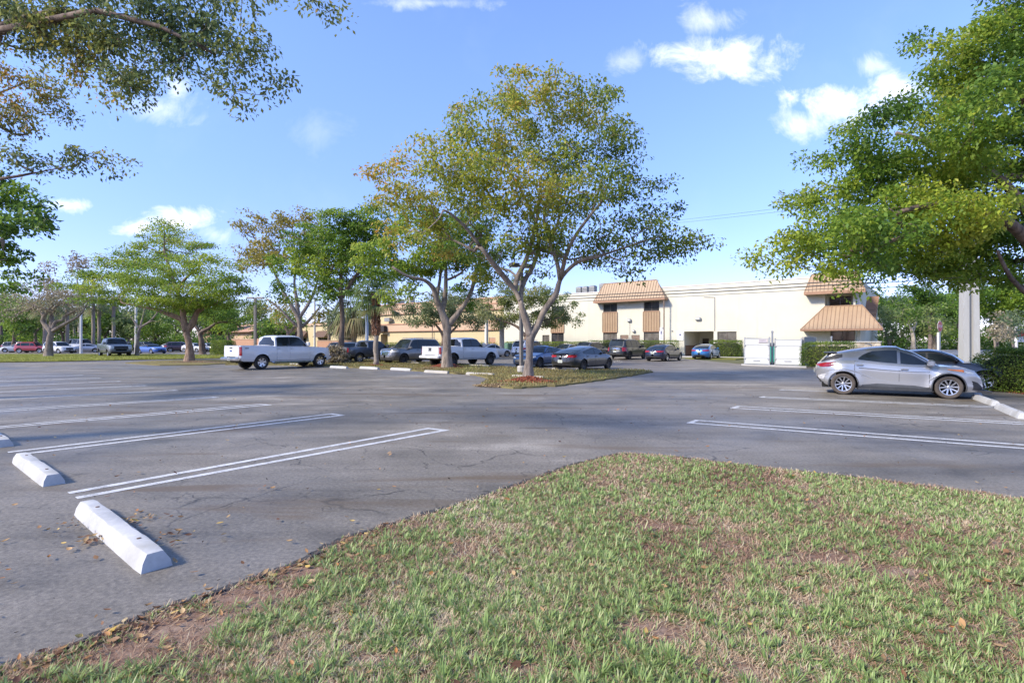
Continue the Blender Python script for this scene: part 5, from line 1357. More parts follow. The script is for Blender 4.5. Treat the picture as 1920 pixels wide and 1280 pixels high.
    if detail:
        d1 = wins[-1][0] - .02
        R_ = c.R + c.arch + .07
        frontedge = min(xa + .02, c.ax[1] - R_)
        rearedge = (xb + .17) if kind == 'pickup' else max(c.ax[0] + (R_ if kind in ('coupe',) else .30), wins[0][0] - .1 if kind != 'suv' else wins[1][0] - .06)
        drs = [(rearedge, d1 - .03), (d1 - .02, frontedge)] if kind != 'coupe' else [(wins[-1][0] - .1, frontedge)]
        for (a, b) in drs:
            xs = np.linspace(a, b, 12)
            lo = [max(sill, c.archz(x) + .07) for x in xs]; hi = [ZT(x) - .035 for x in xs]
            lo = [min(q, z - .05) for q, z in zip(lo, hi)]
            c.side('door_gap', np.concatenate([[a - .012], xs[1:-1], [b + .012]]), [q - .012 for q in lo], [q + .012 for q in hi], M_BLACKP, root, .002, nz=5)
            ds = c.side('door', xs, lo, hi, pm, root, .008, rim=.01, nz=6)
            for dr_, sd in zip(ds, (1, -1)):
                hx = a + .13; hz = ZT(hx) - .13
                MB().box((hx, sd * (c.Y(hx, hz) + .032), hz), (.19, .03, .04), bev=.012).build('handle', pm if o.get('handle') is None else o['handle'], dr_)
    # mirrors
    for sd in (1, -1):
        mx = wins[-1][1] - .02; mz = ZT(mx) + (.09 if kind != 'pickup' else .14); my = c.gY(mx, ZT(mx))
        sc_ = 1.35 if kind in ('pickup', 'crossover') or L > 5.2 else 1
        MB().box((mx, sd * (my + .11 * sc_), mz), (.13 * sc_, .22 * sc_, .15 * sc_ * (1.3 if kind == 'pickup' else 1)), bev=.045).build('mirror', o.get('mirror', pm), root)
    # lights, bumpers, grille, plate
    w2 = c.W / 2
    if kind in ('sedan', 'coupe'):
        c.end('taillight', -1, [.32 * w2 if o.get('wide') else .52 * w2,   .80 * w2, .93 * w2], [.80, .77, .80], [.90, .92, .93], tail or M_RED, root, mirror=True)
        c.end('headlight', 1, [.52 * w2, .8 * w2, .955 * w2], [.60, .62, .68], [.66, .72, .77], M_CLEAR, root, mirror=True)
        c.end('grille', 1, [-.5 * w2, 0, .5 * w2], [.30, .28, .30], [.52, .55, .52], M_BLACKP, root)
        c.end('bumper_insert', -1, [-.78 * w2, 0, .78 * w2], [.34, .34, .34], [.42, .44, .42], M_PLASTIC, root)
        if detail: c.side('sill', [c.ax[0] + .42, c.ax[1] - .42], [c.zbn(0) - .01] * 2, [c.zbn(0) + .07] * 2, M_PLASTIC, root, .008)
        if o.get('spoiler'):
            MB().box((-h + .22, 0, ZT(-h + .22) + .05), (.2, c.W * .78, .025), bev=.01).build('spoiler', o['spoiler'], root)
        pz = .72 if not o.get('lowplate') else .56
    elif kind == 'suv':
        b = c.top[2][1]
        c.end('taillight', -1, [.66 * w2, .8 * w2, .955 * w2], [b - .34 if L > 5 else b - .2, b - .36 if L > 5 else b - .2, b - .34 if L > 5 else b - .18], [b + .0, b + .01, b + .01], tail or M_RED, root, mirror=True)
        nz = c.zt(h - .1)
        c.end('headlight', 1, [.56 * w2, .8 * w2, .96 * w2], [nz - .20, nz - .2, nz - .16], [nz - .04, nz - .02, nz - .0], M_CLEAR, root, mirror=True)
        c.end('grille', 1, [-.5 * w2, 0, .5 * w2], [nz - .36, nz - .38, nz - .36], [nz - .05, nz - .04, nz - .05], o.get('grille', M_BLACKP), root)
        c.end('bumper_insert', -1, [-.86 * w2, 0, .86 * w2], [.44, .44, .44], [.60, .60, .60], M_PLASTIC, root)
        c.end('bumper_insert', 1, [-.86 * w2, 0, .86 * w2], [.32, .32, .32], [.46, .46, .46], M_PLASTIC, root)
        c.side('sill', [c.ax[0] + .42, c.ax[1] - .42], [c.zbn(0) - .01] * 2, [c.zbn(0) + .10] * 2, M_PLASTIC, root, .010)
        if detail:
            for sd in (1, -1):
                MB().tube([(xr + .2, sd * c.W * .36, c.H - .02), (xr + .3, sd * c.W * .36, c.H + .035), (xf - .4, sd * c.W * .36, c.H + .045), (xf - .2, sd * c.W * .36, c.H - .02)], .018, 6).build('roof_rail', M_PLASTIC if o.get('darkrail') else M_CHROME, root)
        MB().box((xr - .02, 0, c.H - .085), (.36, c.W * .66, .03), bev=.01).build('spoiler', o.get('spoiler', pm), root)
        if o.get('chromebar'): c.end('trim_bar', -1, [-.5 * w2, 0, .5 * w2], [b - .15] * 3, [b - .07] * 3, M_CHROME, root, off=.015)
        pz = b - .38 if L > 5 else .82
    elif kind == 'pickup':
        b = c.zt(-h)
        tg = c.end('tailgate', -1, [-.80 * w2, 0, .80 * w2], [.80] * 3, [b - .015] * 3, o.get('gate', pm), root, off=.012)
        c.end('tailgate_gap', -1, [-.815 * w2, 0, .815 * w2], [.785] * 3, [b - .002] * 3, M_BLACKP, root, off=.005)
        MB().box((c.X(-1, 0, 1.2) - .02, 0, b - .13), (.03, .30, .07), bev=.01).build('tailgate_handle', M_BLACKP, root)
        c.end('taillight', -1, [.835 * w2, .9 * w2, .955 * w2], [.86] * 3, [b - .06] * 3, tail or M_RED, root, mirror=True)
        nz = c.zt(h - .1)
        c.end('headlight', 1, [.62 * w2, .8 * w2, .97 * w2], [nz - .34, nz - .34, nz - .30], [nz - .06, nz - .04, nz - .03], o.get('lamp', M_CLEAR), root, mirror=True)
        c.end('grille', 1, [-.60 * w2, 0, .60 * w2], [nz - .42] * 3, [nz - .05] * 3, o.get('grille', M_BLACKP), root)
        MB().box((-h - .06, 0, .66), (.22, c.W * .94, .20), bev=.05).build('rear_bumper', o.get('bumper', M_CHROME), root)
        MB().box((h + .0, 0, .58), (.2, c.W * .92, .24), bev=.06).build('front_bumper', o.get('bumper', M_CHROME), root)
        if o.get('steps'):
            for sd in (1, -1): MB().tube([(c.ax[0] + .6, sd * (w2 - .02), .44), (c.ax[0] + .75, sd * (w2 + .04), .40), (c.ax[1] - .75, sd * (w2 + .04), .40), (c.ax[1] - .6, sd * (w2 - .02), .44)], .05, 8).build('side_step', M_CHROME, root)
        MB().tube([(-h + .3, 0, .45), (0, .25, .42), (h - .6, .3, .42)], .05, 6).build('exhaust', M_UNDER, root)
        if o.get('lips', True): c.lips(o.get('lipmat', M_BLACKP), root, .05)
        pz = .66
    elif kind == 'crossover':
        c.end('taillight', -1, [.44 * w2, .62 * w2, .80 * w2, .90 * w2, .955 * w2], [.93, .90, .87, .885, .96], [.955, .975, 1.00, 1.03, 1.035], M_RED, root, off=.02, mirror=True)
        c.end('headlight', 1, [.58 * w2, .8 * w2, .95 * w2], [.66, .70, .77], [.72, .78, .835], M_CLEAR, root, off=.012, mirror=True)
        c.side('quarter_glass', [xb + .05, xb + .20, -h + .62, -h + .78], [ZT(xb + .05) + .02, 1.09, 1.14, 1.20], [ZT(xb + .05) + .05, 1.17, 1.285, 1.30], M_BLACKP, root, .006, glass=True)
        c.side('indicator', [h - .98, h - .60], [.865, .80], [.88, .87], M_AMBER, root, .012)
        c.end('grille', 1, [-.62 * w2, 0, .62 * w2], [.32] * 3, [.46, .48, .46], M_BLACKP, root, off=.01)
        c.end('fog_intake', 1, [.70 * w2, .82 * w2, .94 * w2], [.28, .27, .30], [.36, .50, .58], M_BLACKP, root, off=.014, mirror=True)
        MB().box((h - .10, 0, .235), (.34, c.W * .74, .05), bev=.015).build('front_lip', M_PLASTIC, root)
        c.end('bumper_insert', -1, [-.92 * w2, 0, .92 * w2], [.36] * 3, [.46, .50, .46], M_PLASTIC, root)
        c.end('rear_reflector_panel', -1, [.60 * w2, .8 * w2, .955 * w2], [.47, .47, .47], [.58, .64, .70], plain('lamp_cluster', (.5, .5, .52), .3, .3, 14), root, off=.014, mirror=True)
        x0, x1 = c.ax[0] + .40, c.ax[1] - .40
        c.side('lower_cladding', [x0, x0 + .12, x0 + .5, x1 - .4, x1 - .08, x1], [.20] * 6, [.32, .345, .395, .365, .31, .29], M_GREYTRIM, root, .016, rim=.03)
        c.side('sill', [x0 - .04, x1 + .04], [.185] * 2, [.235] * 2, M_BLACKP, root, .012)
        c.lips(M_GREYTRIM, root, .018)
        # raised haunch lines over both wheels
        for pts_ in ([(c.ax[0] - .62, .70), (c.ax[0] - .3, .79), (c.ax[0] + .05, .82), (c.ax[0] + .35, .74), (c.ax[0] + .7, .58), (c.ax[0] + 1.05, .47), (c.ax[1] - .75, .44)], [(c.ax[1] - .62, .46), (c.ax[1] - .42, .58), (c.ax[1] - .2, .75), (c.ax[1] + .12, .82), (c.ax[1] + .4, .78)]):
            for sd in (1, -1):
                P2 = []
                for u in np.linspace(0, 1, 22):
                    x = np.interp(u, np.linspace(0, 1, len(pts_)), [p[0] for p in pts_]); z = np.interp(u, np.linspace(0, 1, len(pts_)), [p[1] for p in pts_]); P2.append((x, sd * (c.Y(x, z) - .004), z))
                MB().tube(P2, [.004 + .020 * math.sin(PI * (.05 + .9 * u)) for u in np.linspace(0, 1, 22)], 8).build('body_crease', pm, root, smooth=True)
        MB().box((-h + .46, 0, 1.335), (.36, 1.14, .035), bev=.012).build('spoiler', M_GREYTRIM, root)
        MB().tube([(-.55, .12, Ht), (-.62, .12, Ht + .05), (-.75, .12, Ht + .06)], [.03, .025, .01], 6).build('antenna_fin', pm, root)
        pz = .74
    if plate:
        px_ = c.X(-1, 0, pz) - (.17 if kind == 'pickup' else .012)
        pl = MB().box((px_, 0, pz), (.014, .31, .16), bev=.005).build('licence_plate', M_PLATE, root)
        mb = MB()
        for k in range(6): mb.box((px_ - .009, -.10 + .04 * k, pz), (.003, .022, .06))
        mb.build('plate_characters', M_SILVERT, pl)
    if o.get('after'): o['after'](c, root, pm)
    return c

def emblem(mat, shape, w_, hh, sgn=-1, z=1.0, y=0.0, name='emblem'):
    def go(c, root, pm):
        x = c.X(sgn, abs(y), z) + sgn * .022
        mb = MB()
        if shape == 'oval': mb.lathe([(.001, 0), (1, 0), (1, .01), (.001, .012)], 18, 'x'); mb.v = [(x + sgn * p[0], y + p[1] * w_ / 2, z + p[2] * hh / 2) for p in mb.v]
        else:
            for bx in shape: mb.box((x, y + bx[0] * w_, z + bx[1] * hh), (.012, bx[2] * w_, bx[3] * hh))
        mb.build(name, mat, root)
    return go
def lettering(s, size, mat, z, sgn=-1, y=0.0, name='lettering'):
    def go(c, root, pm):
        x = c.X(sgn, abs(y), z) + sgn * .026
        text(name, s, size, mat, (x, y, z), (PI / 2, 0, -PI / 2 if sgn < 0 else PI / 2), root)
    return go
def sideletter(s, size, mat, x, z, sides=(-1,), name='lettering'):
    def go(c, root, pm):
        for sd in sides: text(name, s, size, mat, (x, sd * (c.Y(x, z) + .012), z), (PI / 2, 0, 0 if sd < 0 else PI), root)
    return go
def both(*fs):
    def go(c, root, pm):
        for f in fs: f(c, root, pm)
    return go
M_REDP = plain('red_badge', (.5, .02, .02), .35, .15, 8); M_GOLD = plain('gold_badge', (.6, .42, .12), .3, .15, 8, metal=.5)
M_BLUEB = plain('blue_badge', (.02, .06, .25), .3, .2, 8)

WHITE = (.60, .61, .63); SILVER = (.42, .42, .44)
# nearest: silver hatchback and the black car nosing past it
car('crossover', 'parked_car', 'silver two tone hatchback with tyres coloured sunlit brown parked beneath the big right tree', 12.25, 16.8, 120, (.42, .42, .43), 'car', metal=.55, rim='chr', tyre=M_TYRE_LIT, opts=dict(roofmat=paint('paint_grey_roof', (.20, .20, .20), .4), mirror=paint('paint_42_42_43', (.42, .42, .43), .55)))
car('sedan', 'parked_car', 'glossy black car mostly hidden behind the silver hatchback', 15.7, 19.6, 127, (.008, .008, .01), 'car', L=4.8, Ht=1.42)
# along the island
car('pickup', 'pickup_truck', 'tall white crew cab pickup with chrome bumper at the left of the island', -14.95, 33.7, 34, WHITE, 'pickup truck', L=6.3, W=2.05, Ht=2.10, rim='truck', opts=dict(R=.44, wbr=.645, rr=.215, xb=-6.3 / 2 + 2.15, steps=True, lips=False, lipmat=M_BLACKP,
    after=both(emblem(M_BLUEB, 'oval', .24, .10, -1, 1.14), sideletter('4X4', .13, M_BLACKP, -2.75, 1.30, (1, -1)))))
car('pickup', 'pickup_truck', 'dark grey pickup with red badge on its tailgate behind the shaggy palm', -11.7, 43.0, 39, (.075, .082, .095), 'pickup truck', L=5.4, W=1.89, Ht=1.8, rim='truck', metal=.4, opts=dict(R=.38, gate=paint('paint_taupe_gate', (.13, .125, .12), .4), after=lettering('GMC', .16, M_REDP, 1.0)))
car('suv', 'parked_car', 'large grey sport utility wagon facing the camera beside the shaggy palm', -7.95, 41.4, 219, (.15, .145, .14), 'suv', L=5.3, W=2.03, Ht=1.94, rim='ten', rimmat=M_DALLOY, metal=.5, opts=dict(R=.40, grille=M_CHROME, nose=1.12))
car('pickup', 'pickup_truck', 'white crew cab pickup with dark wheels half hidden by the forked trunk', -3.6, 37.3, 40, WHITE, 'pickup truck', L=5.9, W=2.06, Ht=1.98, rim='truck', rimmat=M_DALLOY, opts=dict(R=.42, bumper=paint('paint_60_61_63', WHITE), lips=True, lipmat=M_BLACKP, after=both(lettering('GMC', .16, M_BLACKP, 1.08), emblem(M_BLACKP, [(0, 0, 1, 1)], .2, .06, -1, 1.16))))
car('sedan', 'parked_car', 'dark blue electric sedan facing us behind the tall spreading trunk', 1.95, 35.6, 217, (.03, .07, .16), 'car', L=4.69, W=1.85, Ht=1.44, rim='ten', rimmat=M_DALLOY, metal=.5, plate=False, opts=dict(fast=True, handle=M_BLACKP, after=None))
car('sedan', 'parked_car', 'black four door sedan with rear spoiler right of the tall spreading tree', 4.35, 31.9, 40, (.012, .014, .017), 'car', L=4.95, W=1.91, Ht=1.43, rim='ten', rimmat=M_DALLOY, opts=dict(fast=True, spoiler=M_BLACKP, lowplate=True, wide=True, after=emblem(M_CHROME, 'oval', .1, .1, -1, .83)))
car('suv', 'parked_car', 'black full size wagon with tall red lamps and gold badge before the lower windows', 11.3, 51.0, 39, (.013, .014, .014), 'suv', L=5.35, W=2.06, Ht=1.95, rim='ten', rimmat=M_DALLOY, opts=dict(R=.40, chromebar=True, darkrail=True, after=emblem(M_GOLD, [(0, 0, 1, .55), (0, 0, .4, 1)], .26, .10, -1, .97)))
car('sedan', 'parked_car', 'dark navy sedan with bright red lamps beside the bright blue sedan', 13.5, 46.4, 39, (.012, .02, .05), 'car', L=4.94, W=1.87, Ht=1.48, rim='ten', metal=.3, opts=dict(wide=True, after=emblem(M_CHROME, 'oval', .09, .09, -1, .9)))
car('sedan', 'parked_car', 'bright blue sedan parked before the covered doorway', 19.1, 51.4, 37, (.03, .16, .42), 'car', L=4.55, W=1.80, Ht=1.46, rim='five', metal=.4, opts=dict(wide=True, after=emblem(M_CHROME, 'oval', .13, .07, -1, .86)))
car('suv', 'parked_car', 'grey blue sport utility car between the black sedan and the black full size wagon', 8.5, 55.0, 39, (.09, .10, .115), 'suv', L=4.7, W=1.89, Ht=1.66, metal=.4, opts=dict(darkrail=True))
car('suv', 'parked_car', 'white boxy wagon seen from behind left of the tall spreading trunk', 1.9, 53.5, 39, WHITE, 'suv', L=4.8, W=1.92, Ht=1.82)
car('sedan', 'parked_car', 'silver grey car roof behind the dark blue electric sedan', 5.6, 54.5, 220, (.28, .29, .30), 'car', L=4.7, metal=.5)
car('sedan', 'parked_car', 'white hatchback nosing out behind the bonnet of the white crew cab pickup', -2.1, 58.0, 60, (.6, .58, .54), 'car', L=4.3, Ht=1.5, detail=False)
car('suv', 'parked_car', 'silver grey wagon behind the brush heap and dark grey pickup', -15.6, 50.5, 40, (.22, .23, .24), 'suv', L=4.8, W=1.88, Ht=1.66, metal=.5, detail=False)
# the far lot on the left
FAR = [('pickup', 'pickup_truck', 'dark silver pickup with black grille facing us on the far lot', 214, 59, 131, (.16, .18, .20), 'pickup truck', dict(L=6.1, W=2.1, Ht=2.1, rim='truck', opts=dict(R=.41, bumper=paint('paint_black_bumper', (.03, .03, .032), .2)), metal=.4)),
       ('coupe', 'parked_car', 'bright blue low coupe with dark soft top on the far lot', 285, 74, 117, (.03, .10, .36), 'car', dict(L=4.8, W=1.9, Ht=1.36, opts=dict(roofmat=M_BLACKP), detail=False)),
       ('suv', 'parked_car', 'white wagon facing right behind the grey leafless tree', 110, 75, 108, WHITE, 'suv', dict(L=4.75, W=1.88, Ht=1.70, detail=False)),
       ('suv', 'parked_car', 'red compact wagon left of the white wagon on the far lot', 62, 78, 78, (.33, .03, .04), 'suv', dict(L=4.4, W=1.82, Ht=1.66, detail=False)),
       ('sedan', 'parked_car', 'white sedan nosing out left of the red wagon', 36, 82, 250, WHITE, 'car', dict(L=4.6, detail=False)),
       ('suv', 'parked_car', 'dark grey wagon at the far left end of the parked row', 36, 90, 75, (.12, .11, .11), 'suv', dict(L=4.8, detail=False)),
       ('suv', 'parked_van', 'white passenger van with a long row of side windows behind the white wagon', 154, 90, 105, WHITE, 'van', dict(L=5.5, W=2.0, Ht=2.15, opts=dict(belt=1.25, nose=1.1, lean=.12), detail=False)),
       ('sedan', 'parked_car', 'silver sedan between the white wagon and the dark pickup', 160, 80, 240, SILVER, 'car', dict(L=4.6, metal=.5, detail=False)),
       ('suv', 'parked_car', 'black wagon roof behind the bright blue coupe', 274, 88, 110, (.02, .02, .022), 'suv', dict(L=4.7, detail=False)),
       ('sedan', 'parked_car', 'white sedan right of the bright blue coupe on the far lot', 322, 88, 120, WHITE, 'car', dict(L=4.6, detail=False)),
       ('suv', 'parked_car', 'dark maroon wagon with red lamps left of the layered trunk', 338, 86, 60, (.05, .02, .03), 'suv', dict(L=4.6, detail=False)),
       ('sedan', 'parked_car', 'white sedan just right of the layered trunk', 366, 84, 110, WHITE, 'car', dict(L=4.7, detail=False)),
       ('sedan', 'parked_car', 'silver sedan before the clipped hedge on the far lot', 393, 86, 120, SILVER, 'car', dict(L=4.6, metal=.5, detail=False))]
for (kd, nm, lab, px, D, hd, colr, ct, kw) in FAR:
    car(kd, nm, lab, XA(px, D), D, hd, colr, ct, group='vehicles on the far lot', **kw)
# ==================================================================== buildings
FRZ = -TH                              # facade axes: local x runs right along the front, local y goes into the building
P0 = np.array([17.75, 61.0])
EX = np.array([math.cos(TH), -math.sin(TH)]); EY = U
def fx(px, y=0.0):
    r = (px - 960) / FP; b = P0 + EY * y
    return (r * b[1] - b[0]) / (EX[0] - r * EX[1])
def fdep(x, y=0.0): return P0[1] + EX[1] * x + EY[1] * y
def fz(px, py, y=0.0): return ZA(py, fdep(fx(px, y), y))
def fpt(x, y=0.0): p = P0 + EX * x + EY * y; return (p[0], p[1])

def stucco(name, col):
    m, nt, b = new_mat(name); v = coords(nt)
    n1 = noise(nt, v, .35, 5, .6); n2 = noise(nt, v, 9, 5, .65)
    mp = nt.nodes.new('ShaderNodeMapping'); mp.inputs['Scale'].default_value = (1.6, 1.6, .09); nt.links.new(v, mp.inputs[0]); n3 = noise(nt, mp.outputs[0], 1.4, 5, .65)
    c = ramp(nt, n1, [(.3, tuple(x * .94 for x in col)), (.7, tuple(min(1, x * 1.05) for x in col))]).outputs[0]
    c = mixc(nt, c, tuple(x * .74 for x in col), ramp(nt, n3, [(.56, (0, 0, 0)), (.78, (.5, .5, .5))]).outputs[0])
    nt.links.new(c, b.inputs['Base Color']); b.inputs['Roughness'].default_value = .9; b.inputs['Specular IOR Level'].default_value = .2
    bump(nt, b, n2, .5, .02); return m
M_CREAM = stucco('cream_stucco', (.62, .59, .48)); M_YELLOW = stucco('yellow_stucco', (.56, .46, .27)); M_ORANGE = stucco('orange_stucco', (.46, .27, .175)); M_PEACH = stucco('peach_stucco', (.54, .385, .265))
M_METAL = plain('ribbed_metal', (.36, .25, .15), .5, .09, 1.2, dirt=(.31, .20, .12))
M_RIBSH = plain('rib_seam', (.315, .20, .12), .55, .1, 2); M_FASCIA = plain('brown_fascia', (.33, .185, .11), .6, .12, 2)
M_WFRAME = plain('window_frame', (.12, .09, .07), .5, .2, 5); M_WGLASS = glass_mat('window_glass', (.03, .03, .032), .06)
M_BLIND = glass_mat('window_with_blinds', (.075, .07, .06), .09); M_BRONZE = glass_mat('bronze_glass', (.03, .016, .011), .06)
M_DOORBR = plain('brown_door', (.22, .15, .11), .6, .15, 3); M_CONDUIT = plain('conduit', (.42, .40, .36), .5, .2, 4, metal=.2); M_PIPE = plain('brown_pipe', (.20, .14, .10), .6, .2, 3)
M_LIGHTW = plain('wall_lamp_glass', (.62, .62, .58), .3, .15, 9); M_HVAC = plain('hvac_grey', (.27, .27, .26), .55, .2, 3, metal=.3); M_ROOF = plain('roof_membrane', (.36, .35, .33), .9, .15, .5)
M_WHITEP = plain('white_sheet', (.54, .55, .55), .5, .06, 1.0, dirt=(.44, .44, .42)); M_GALV = plain('galvanised', (.40, .41, .42), .45, .2, 5, metal=.5)
M_SIGNW = plain('sign_white', (.78, .78, .76), .5, .06, 3); M_SIGNT = plain('sign_print', (.16, .17, .28), .6, .3, 20)
M_STONE = None
def stone_mat():
    m, nt, b = new_mat('rubble_stone'); v = coords(nt); vo = nt.nodes.new('ShaderNodeTexVoronoi'); vo.inputs['Scale'].default_value = 4.5; nt.links.new(v, vo.inputs['Vector'])
    vd = nt.nodes.new('ShaderNodeTexVoronoi'); vd.feature = 'DISTANCE_TO_EDGE'; vd.inputs['Scale'].default_value = 4.5; nt.links.new(v, vd.inputs['Vector'])
    sp_ = nt.nodes.new('ShaderNodeSeparateColor'); nt.links.new(vo.outputs['Color'], sp_.inputs[0])
    c = ramp(nt, sp_.outputs[0], [(0, (.20, .16, .12)), (.5, (.36, .30, .23)), (1, (.50, .44, .35))]).outputs[0]
    c = mixc(nt, (.30, .27, .23), c, math_n(nt, 'MULTIPLY', vd.outputs['Distance'], 14, True))
    nt.links.new(c, b.inputs['Base Color']); b.inputs['Roughness'].default_value = .9; bump(nt, b, vd.outputs['Distance'], .6, .03); return m
M_STONE = stone_mat()

def wall_holes(mb, x0, x1, z0, z1, holes, y=0.0, depth=.16):
    """front wall with rectangular openings and their reveals"""
    xs = sorted({x0, x1, *[h[0] for h in holes], *[h[1] for h in holes]}); zs = sorted({z0, z1, *[h[2] for h in holes], *[h[3] for h in holes]})
    for a, b in zip(xs[:-1], xs[1:]):
        for c, d in zip(zs[:-1], zs[1:]):
            mx, mz = (a + b) / 2, (c + d) / 2
            if any(h[0] < mx < h[1] and h[2] < mz < h[3] for h in holes): continue
            mb.quad((a, y, c), (b, y, c), (b, y, d), (a, y, d))
    for h in holes:
        a, b, c, d = h[:4]; e = h[4] if len(h) > 4 else depth
        mb.quad((a, y, c), (a, y, d), (a, y + e, d), (a, y + e, c)); mb.quad((b, y, d), (b, y, c), (b, y + e, c), (b, y + e, d))
        mb.quad((a, y, d), (b, y, d), (b, y + e, d), (a, y + e, d)); mb.quad((b, y, c), (a, y, c), (a, y + e, c), (b, y + e, c))
def window(parent, x0, x1, z0, z1, y, mat, panes=2, label=None, frame=.06):
    w_ = MB(); w_.b2(x0, x1, y + .10, y + .17, z0, z0 + frame); w_.b2(x0, x1, y + .10, y + .17, z1 - frame, z1)
    w_.b2(x0, x0 + frame, y + .10, y + .17, z0 + frame, z1 - frame); w_.b2(x1 - frame, x1, y + .10, y + .17, z0 + frame, z1 - frame)
    for k in range(1, panes):
        xm = x0 + (x1 - x0) * k / panes; w_.b2(xm - frame / 2, xm + frame / 2, y + .105, y + .165, z0 + frame, z1 - frame)
    o = w_.build('window', M_WFRAME, parent)
    p = MB().b2(x0 + .02, x1 - .02, y + .135, y + .15, z0 + .02, z1 - .02).build('pane', mat, o)
    if label: o['label'] = label
    return o
def ribbed(parent, name, x0, x1, z0, z1, y, n, mat=M_METAL):
    mb = MB(); mb.b2(x0, x1, y - .03, y + .02, z0, z1); o = mb.build(name, mat, parent)
    s_ = MB(); w_ = (x1 - x0) / n
    for k in range(n + 1): s_.b2(x0 + w_ * k - .035, x0 + w_ * k + .035, y - .075, y - .031, z0 + .01, z1 - .01)
    s_.build('ribs', M_RIBSH, o); return o
def mansard(parent, name, bx0, bx1, tx0, tx1, zb, zt_, by, ty, n, fascia=.22, hip=True, label=None):
    """sloping standing-seam roof: bottom edge juts out to y=by, top edge at y=ty"""
    mb = MB()
    A = [(bx0, by, zb), (bx1, by, zb), (tx1, ty, zt_), (tx0, ty, zt_)]
    mb.quad(*A)
    mb.add([A[0], A[3], (tx0, .6, zt_), (bx0, .0, zb)], [(0, 1, 2), (0, 2, 3)] if False else [(0, 1, 3)])
    mb.add([A[0], A[3], (bx0, -.002, zb), (tx0, max(ty, -.002), zt_)], [(0, 1, 3, 2)])
    mb.add([A[1], A[2], (bx1, -.002, zb), (tx1, max(ty, -.002), zt_)], [(0, 2, 3, 1)])
    mb.quad((bx0, by + .004, zb - .001), (bx0, 0, zb - .001), (bx1, 0, zb - .001), (bx1, by + .004, zb - .001))
    mb.quad((tx0, ty, zt_), (tx1, ty, zt_), (tx1, ty + .9, zt_ - .02), (tx0, ty + .9, zt_ - .02))
    o = mb.build(name, M_METAL, parent)
    sm = MB()
    for k in range(n + 1):
        u = k / n; xb_ = bx0 + (bx1 - bx0) * u
        # seams run straight up the slope and die into the hips
        if xb_ < tx0: t = (xb_ - bx0) / max(1e-6, tx0 - bx0)
        elif xb_ > tx1: t = (bx1 - xb_) / max(1e-6, bx1 - tx1)
        else: t = 1
        t = min(1, max(.03, t))
        p = np.array([xb_, by, zb]); q = np.array([xb_, by + (ty - by) * t, zb + (zt_ - zb) * t]); nn = np.array([0, -(zt_ - zb), (by - ty)]) ; nn = nn / np.linalg.norm(nn); nn = np.array([0, -abs(nn[1]), abs(nn[2])]) * .05
        h_ = .022
        sm.add([p + (-h_, 0, 0), p + (h_, 0, 0), q + (h_, 0, 0), q + (-h_, 0, 0), p + nn + (-h_, 0, 0), p + nn + (h_, 0, 0), q + nn + (h_, 0, 0), q + nn + (-h_, 0, 0)], [(4, 5, 6, 7), (0, 4, 7, 3), (1, 2, 6, 5), (0, 1, 5, 4), (3, 7, 6, 2)])
    sm.build('seams', M_RIBSH, o)
    f = MB(); f.b2(bx0 - .03, bx1 + .03, by - .05, by + .0, zb - fascia, zb + .02)
    f.b2(bx0 - .03, bx0 + .03, by + .001, -.003, zb - fascia, zb + .01); f.b2(bx1 - .03, bx1 + .03, by + .001, -.003, zb - fascia, zb + .01)
    f.build('fascia', M_FASCIA, o)
    c = MB(); c.tube([(tx0, ty - .01, zt_ + .02), (tx1, ty - .01, zt_ + .02)], .05, 6); c.tube([A[0], A[3]], .05, 6); c.tube([A[1], A[2]], .05, 6); c.build('ridge_caps', M_RIBSH, o)
    if label: o['label'] = label
    return o

# --------------------------------------------------------------- cream two-storey building
cb = empty('commercial_building', (P0[0], P0[1], 0), FRZ)
tag(cb, 'cream two storey commercial building with brown metal mansards', 'building')
XL, XR, HT, DP = fx(945), fx(1604), 7.95, 24
opn = (fx(1283), fx(1338), -.02, fz(1310, 621), 5.0)
W_ = {'a': (fx(1131), fx(1157)), 'b': (fx(1207), fx(1236)), 'c': (fx(1034), fx(1057))}
zU = {k: (fz(v_, p1), fz(v_, p0)) for k, v_, p0, p1 in (('a', 1144, 569, 585), ('b', 1222, 565, 583), ('c', 1046, 574, 588))}
zL = {k: (.95, fz(v_, p0)) for k, v_, p0 in (('a', 1144, 623.5), ('b', 1222, 622), ('c', 1046, 624))}
holes = [opn]
for k in W_: holes += [(*W_[k], *zU[k]), (*W_[k], *zL[k])]
w3 = (fx(1345), fx(1381), .95, fz(1363, 621.5)); holes.append(w3)
w4 = (fx(1557), fx(1603), 1.45, fz(1580, 620)); holes.append(w4)
w5 = (fx(1546.5), fx(1600), fz(1560, 573), fz(1560, 548), 1.2); holes.append(w5)
sm_ = (fx(1017), fx(1030), .95, fz(1024, 628)); holes.append(sm_)
d1 = (fx(1163), fx(1178.5), -.02, fz(1171, 628)); d2 = (fx(1184), fx(1199.5), -.02, fz(1192, 628)); holes += [d1, d2]
mb = MB(); wall_holes(mb, XL, XR, -.02, HT, holes)
mb.quad((XR, 0, -.02), (XR, DP, -.02), (XR, DP, HT), (XR, 0, HT)); mb.quad((XL, DP, -.02), (XL, 0, -.02), (XL, 0, HT), (XL, DP, HT)); mb.quad((XR, DP, -.02), (XL, DP, -.02), (XL, DP, HT), (XR, DP, HT))
# inside of the parapet
mb.quad((XL, .25, HT - .6), (XR, .25, HT - .6), (XR, .25, HT), (XL, .25, HT)); mb.quad((XL, 0, HT), (XR, 0, HT), (XR, .25, HT), (XL, .25, HT))
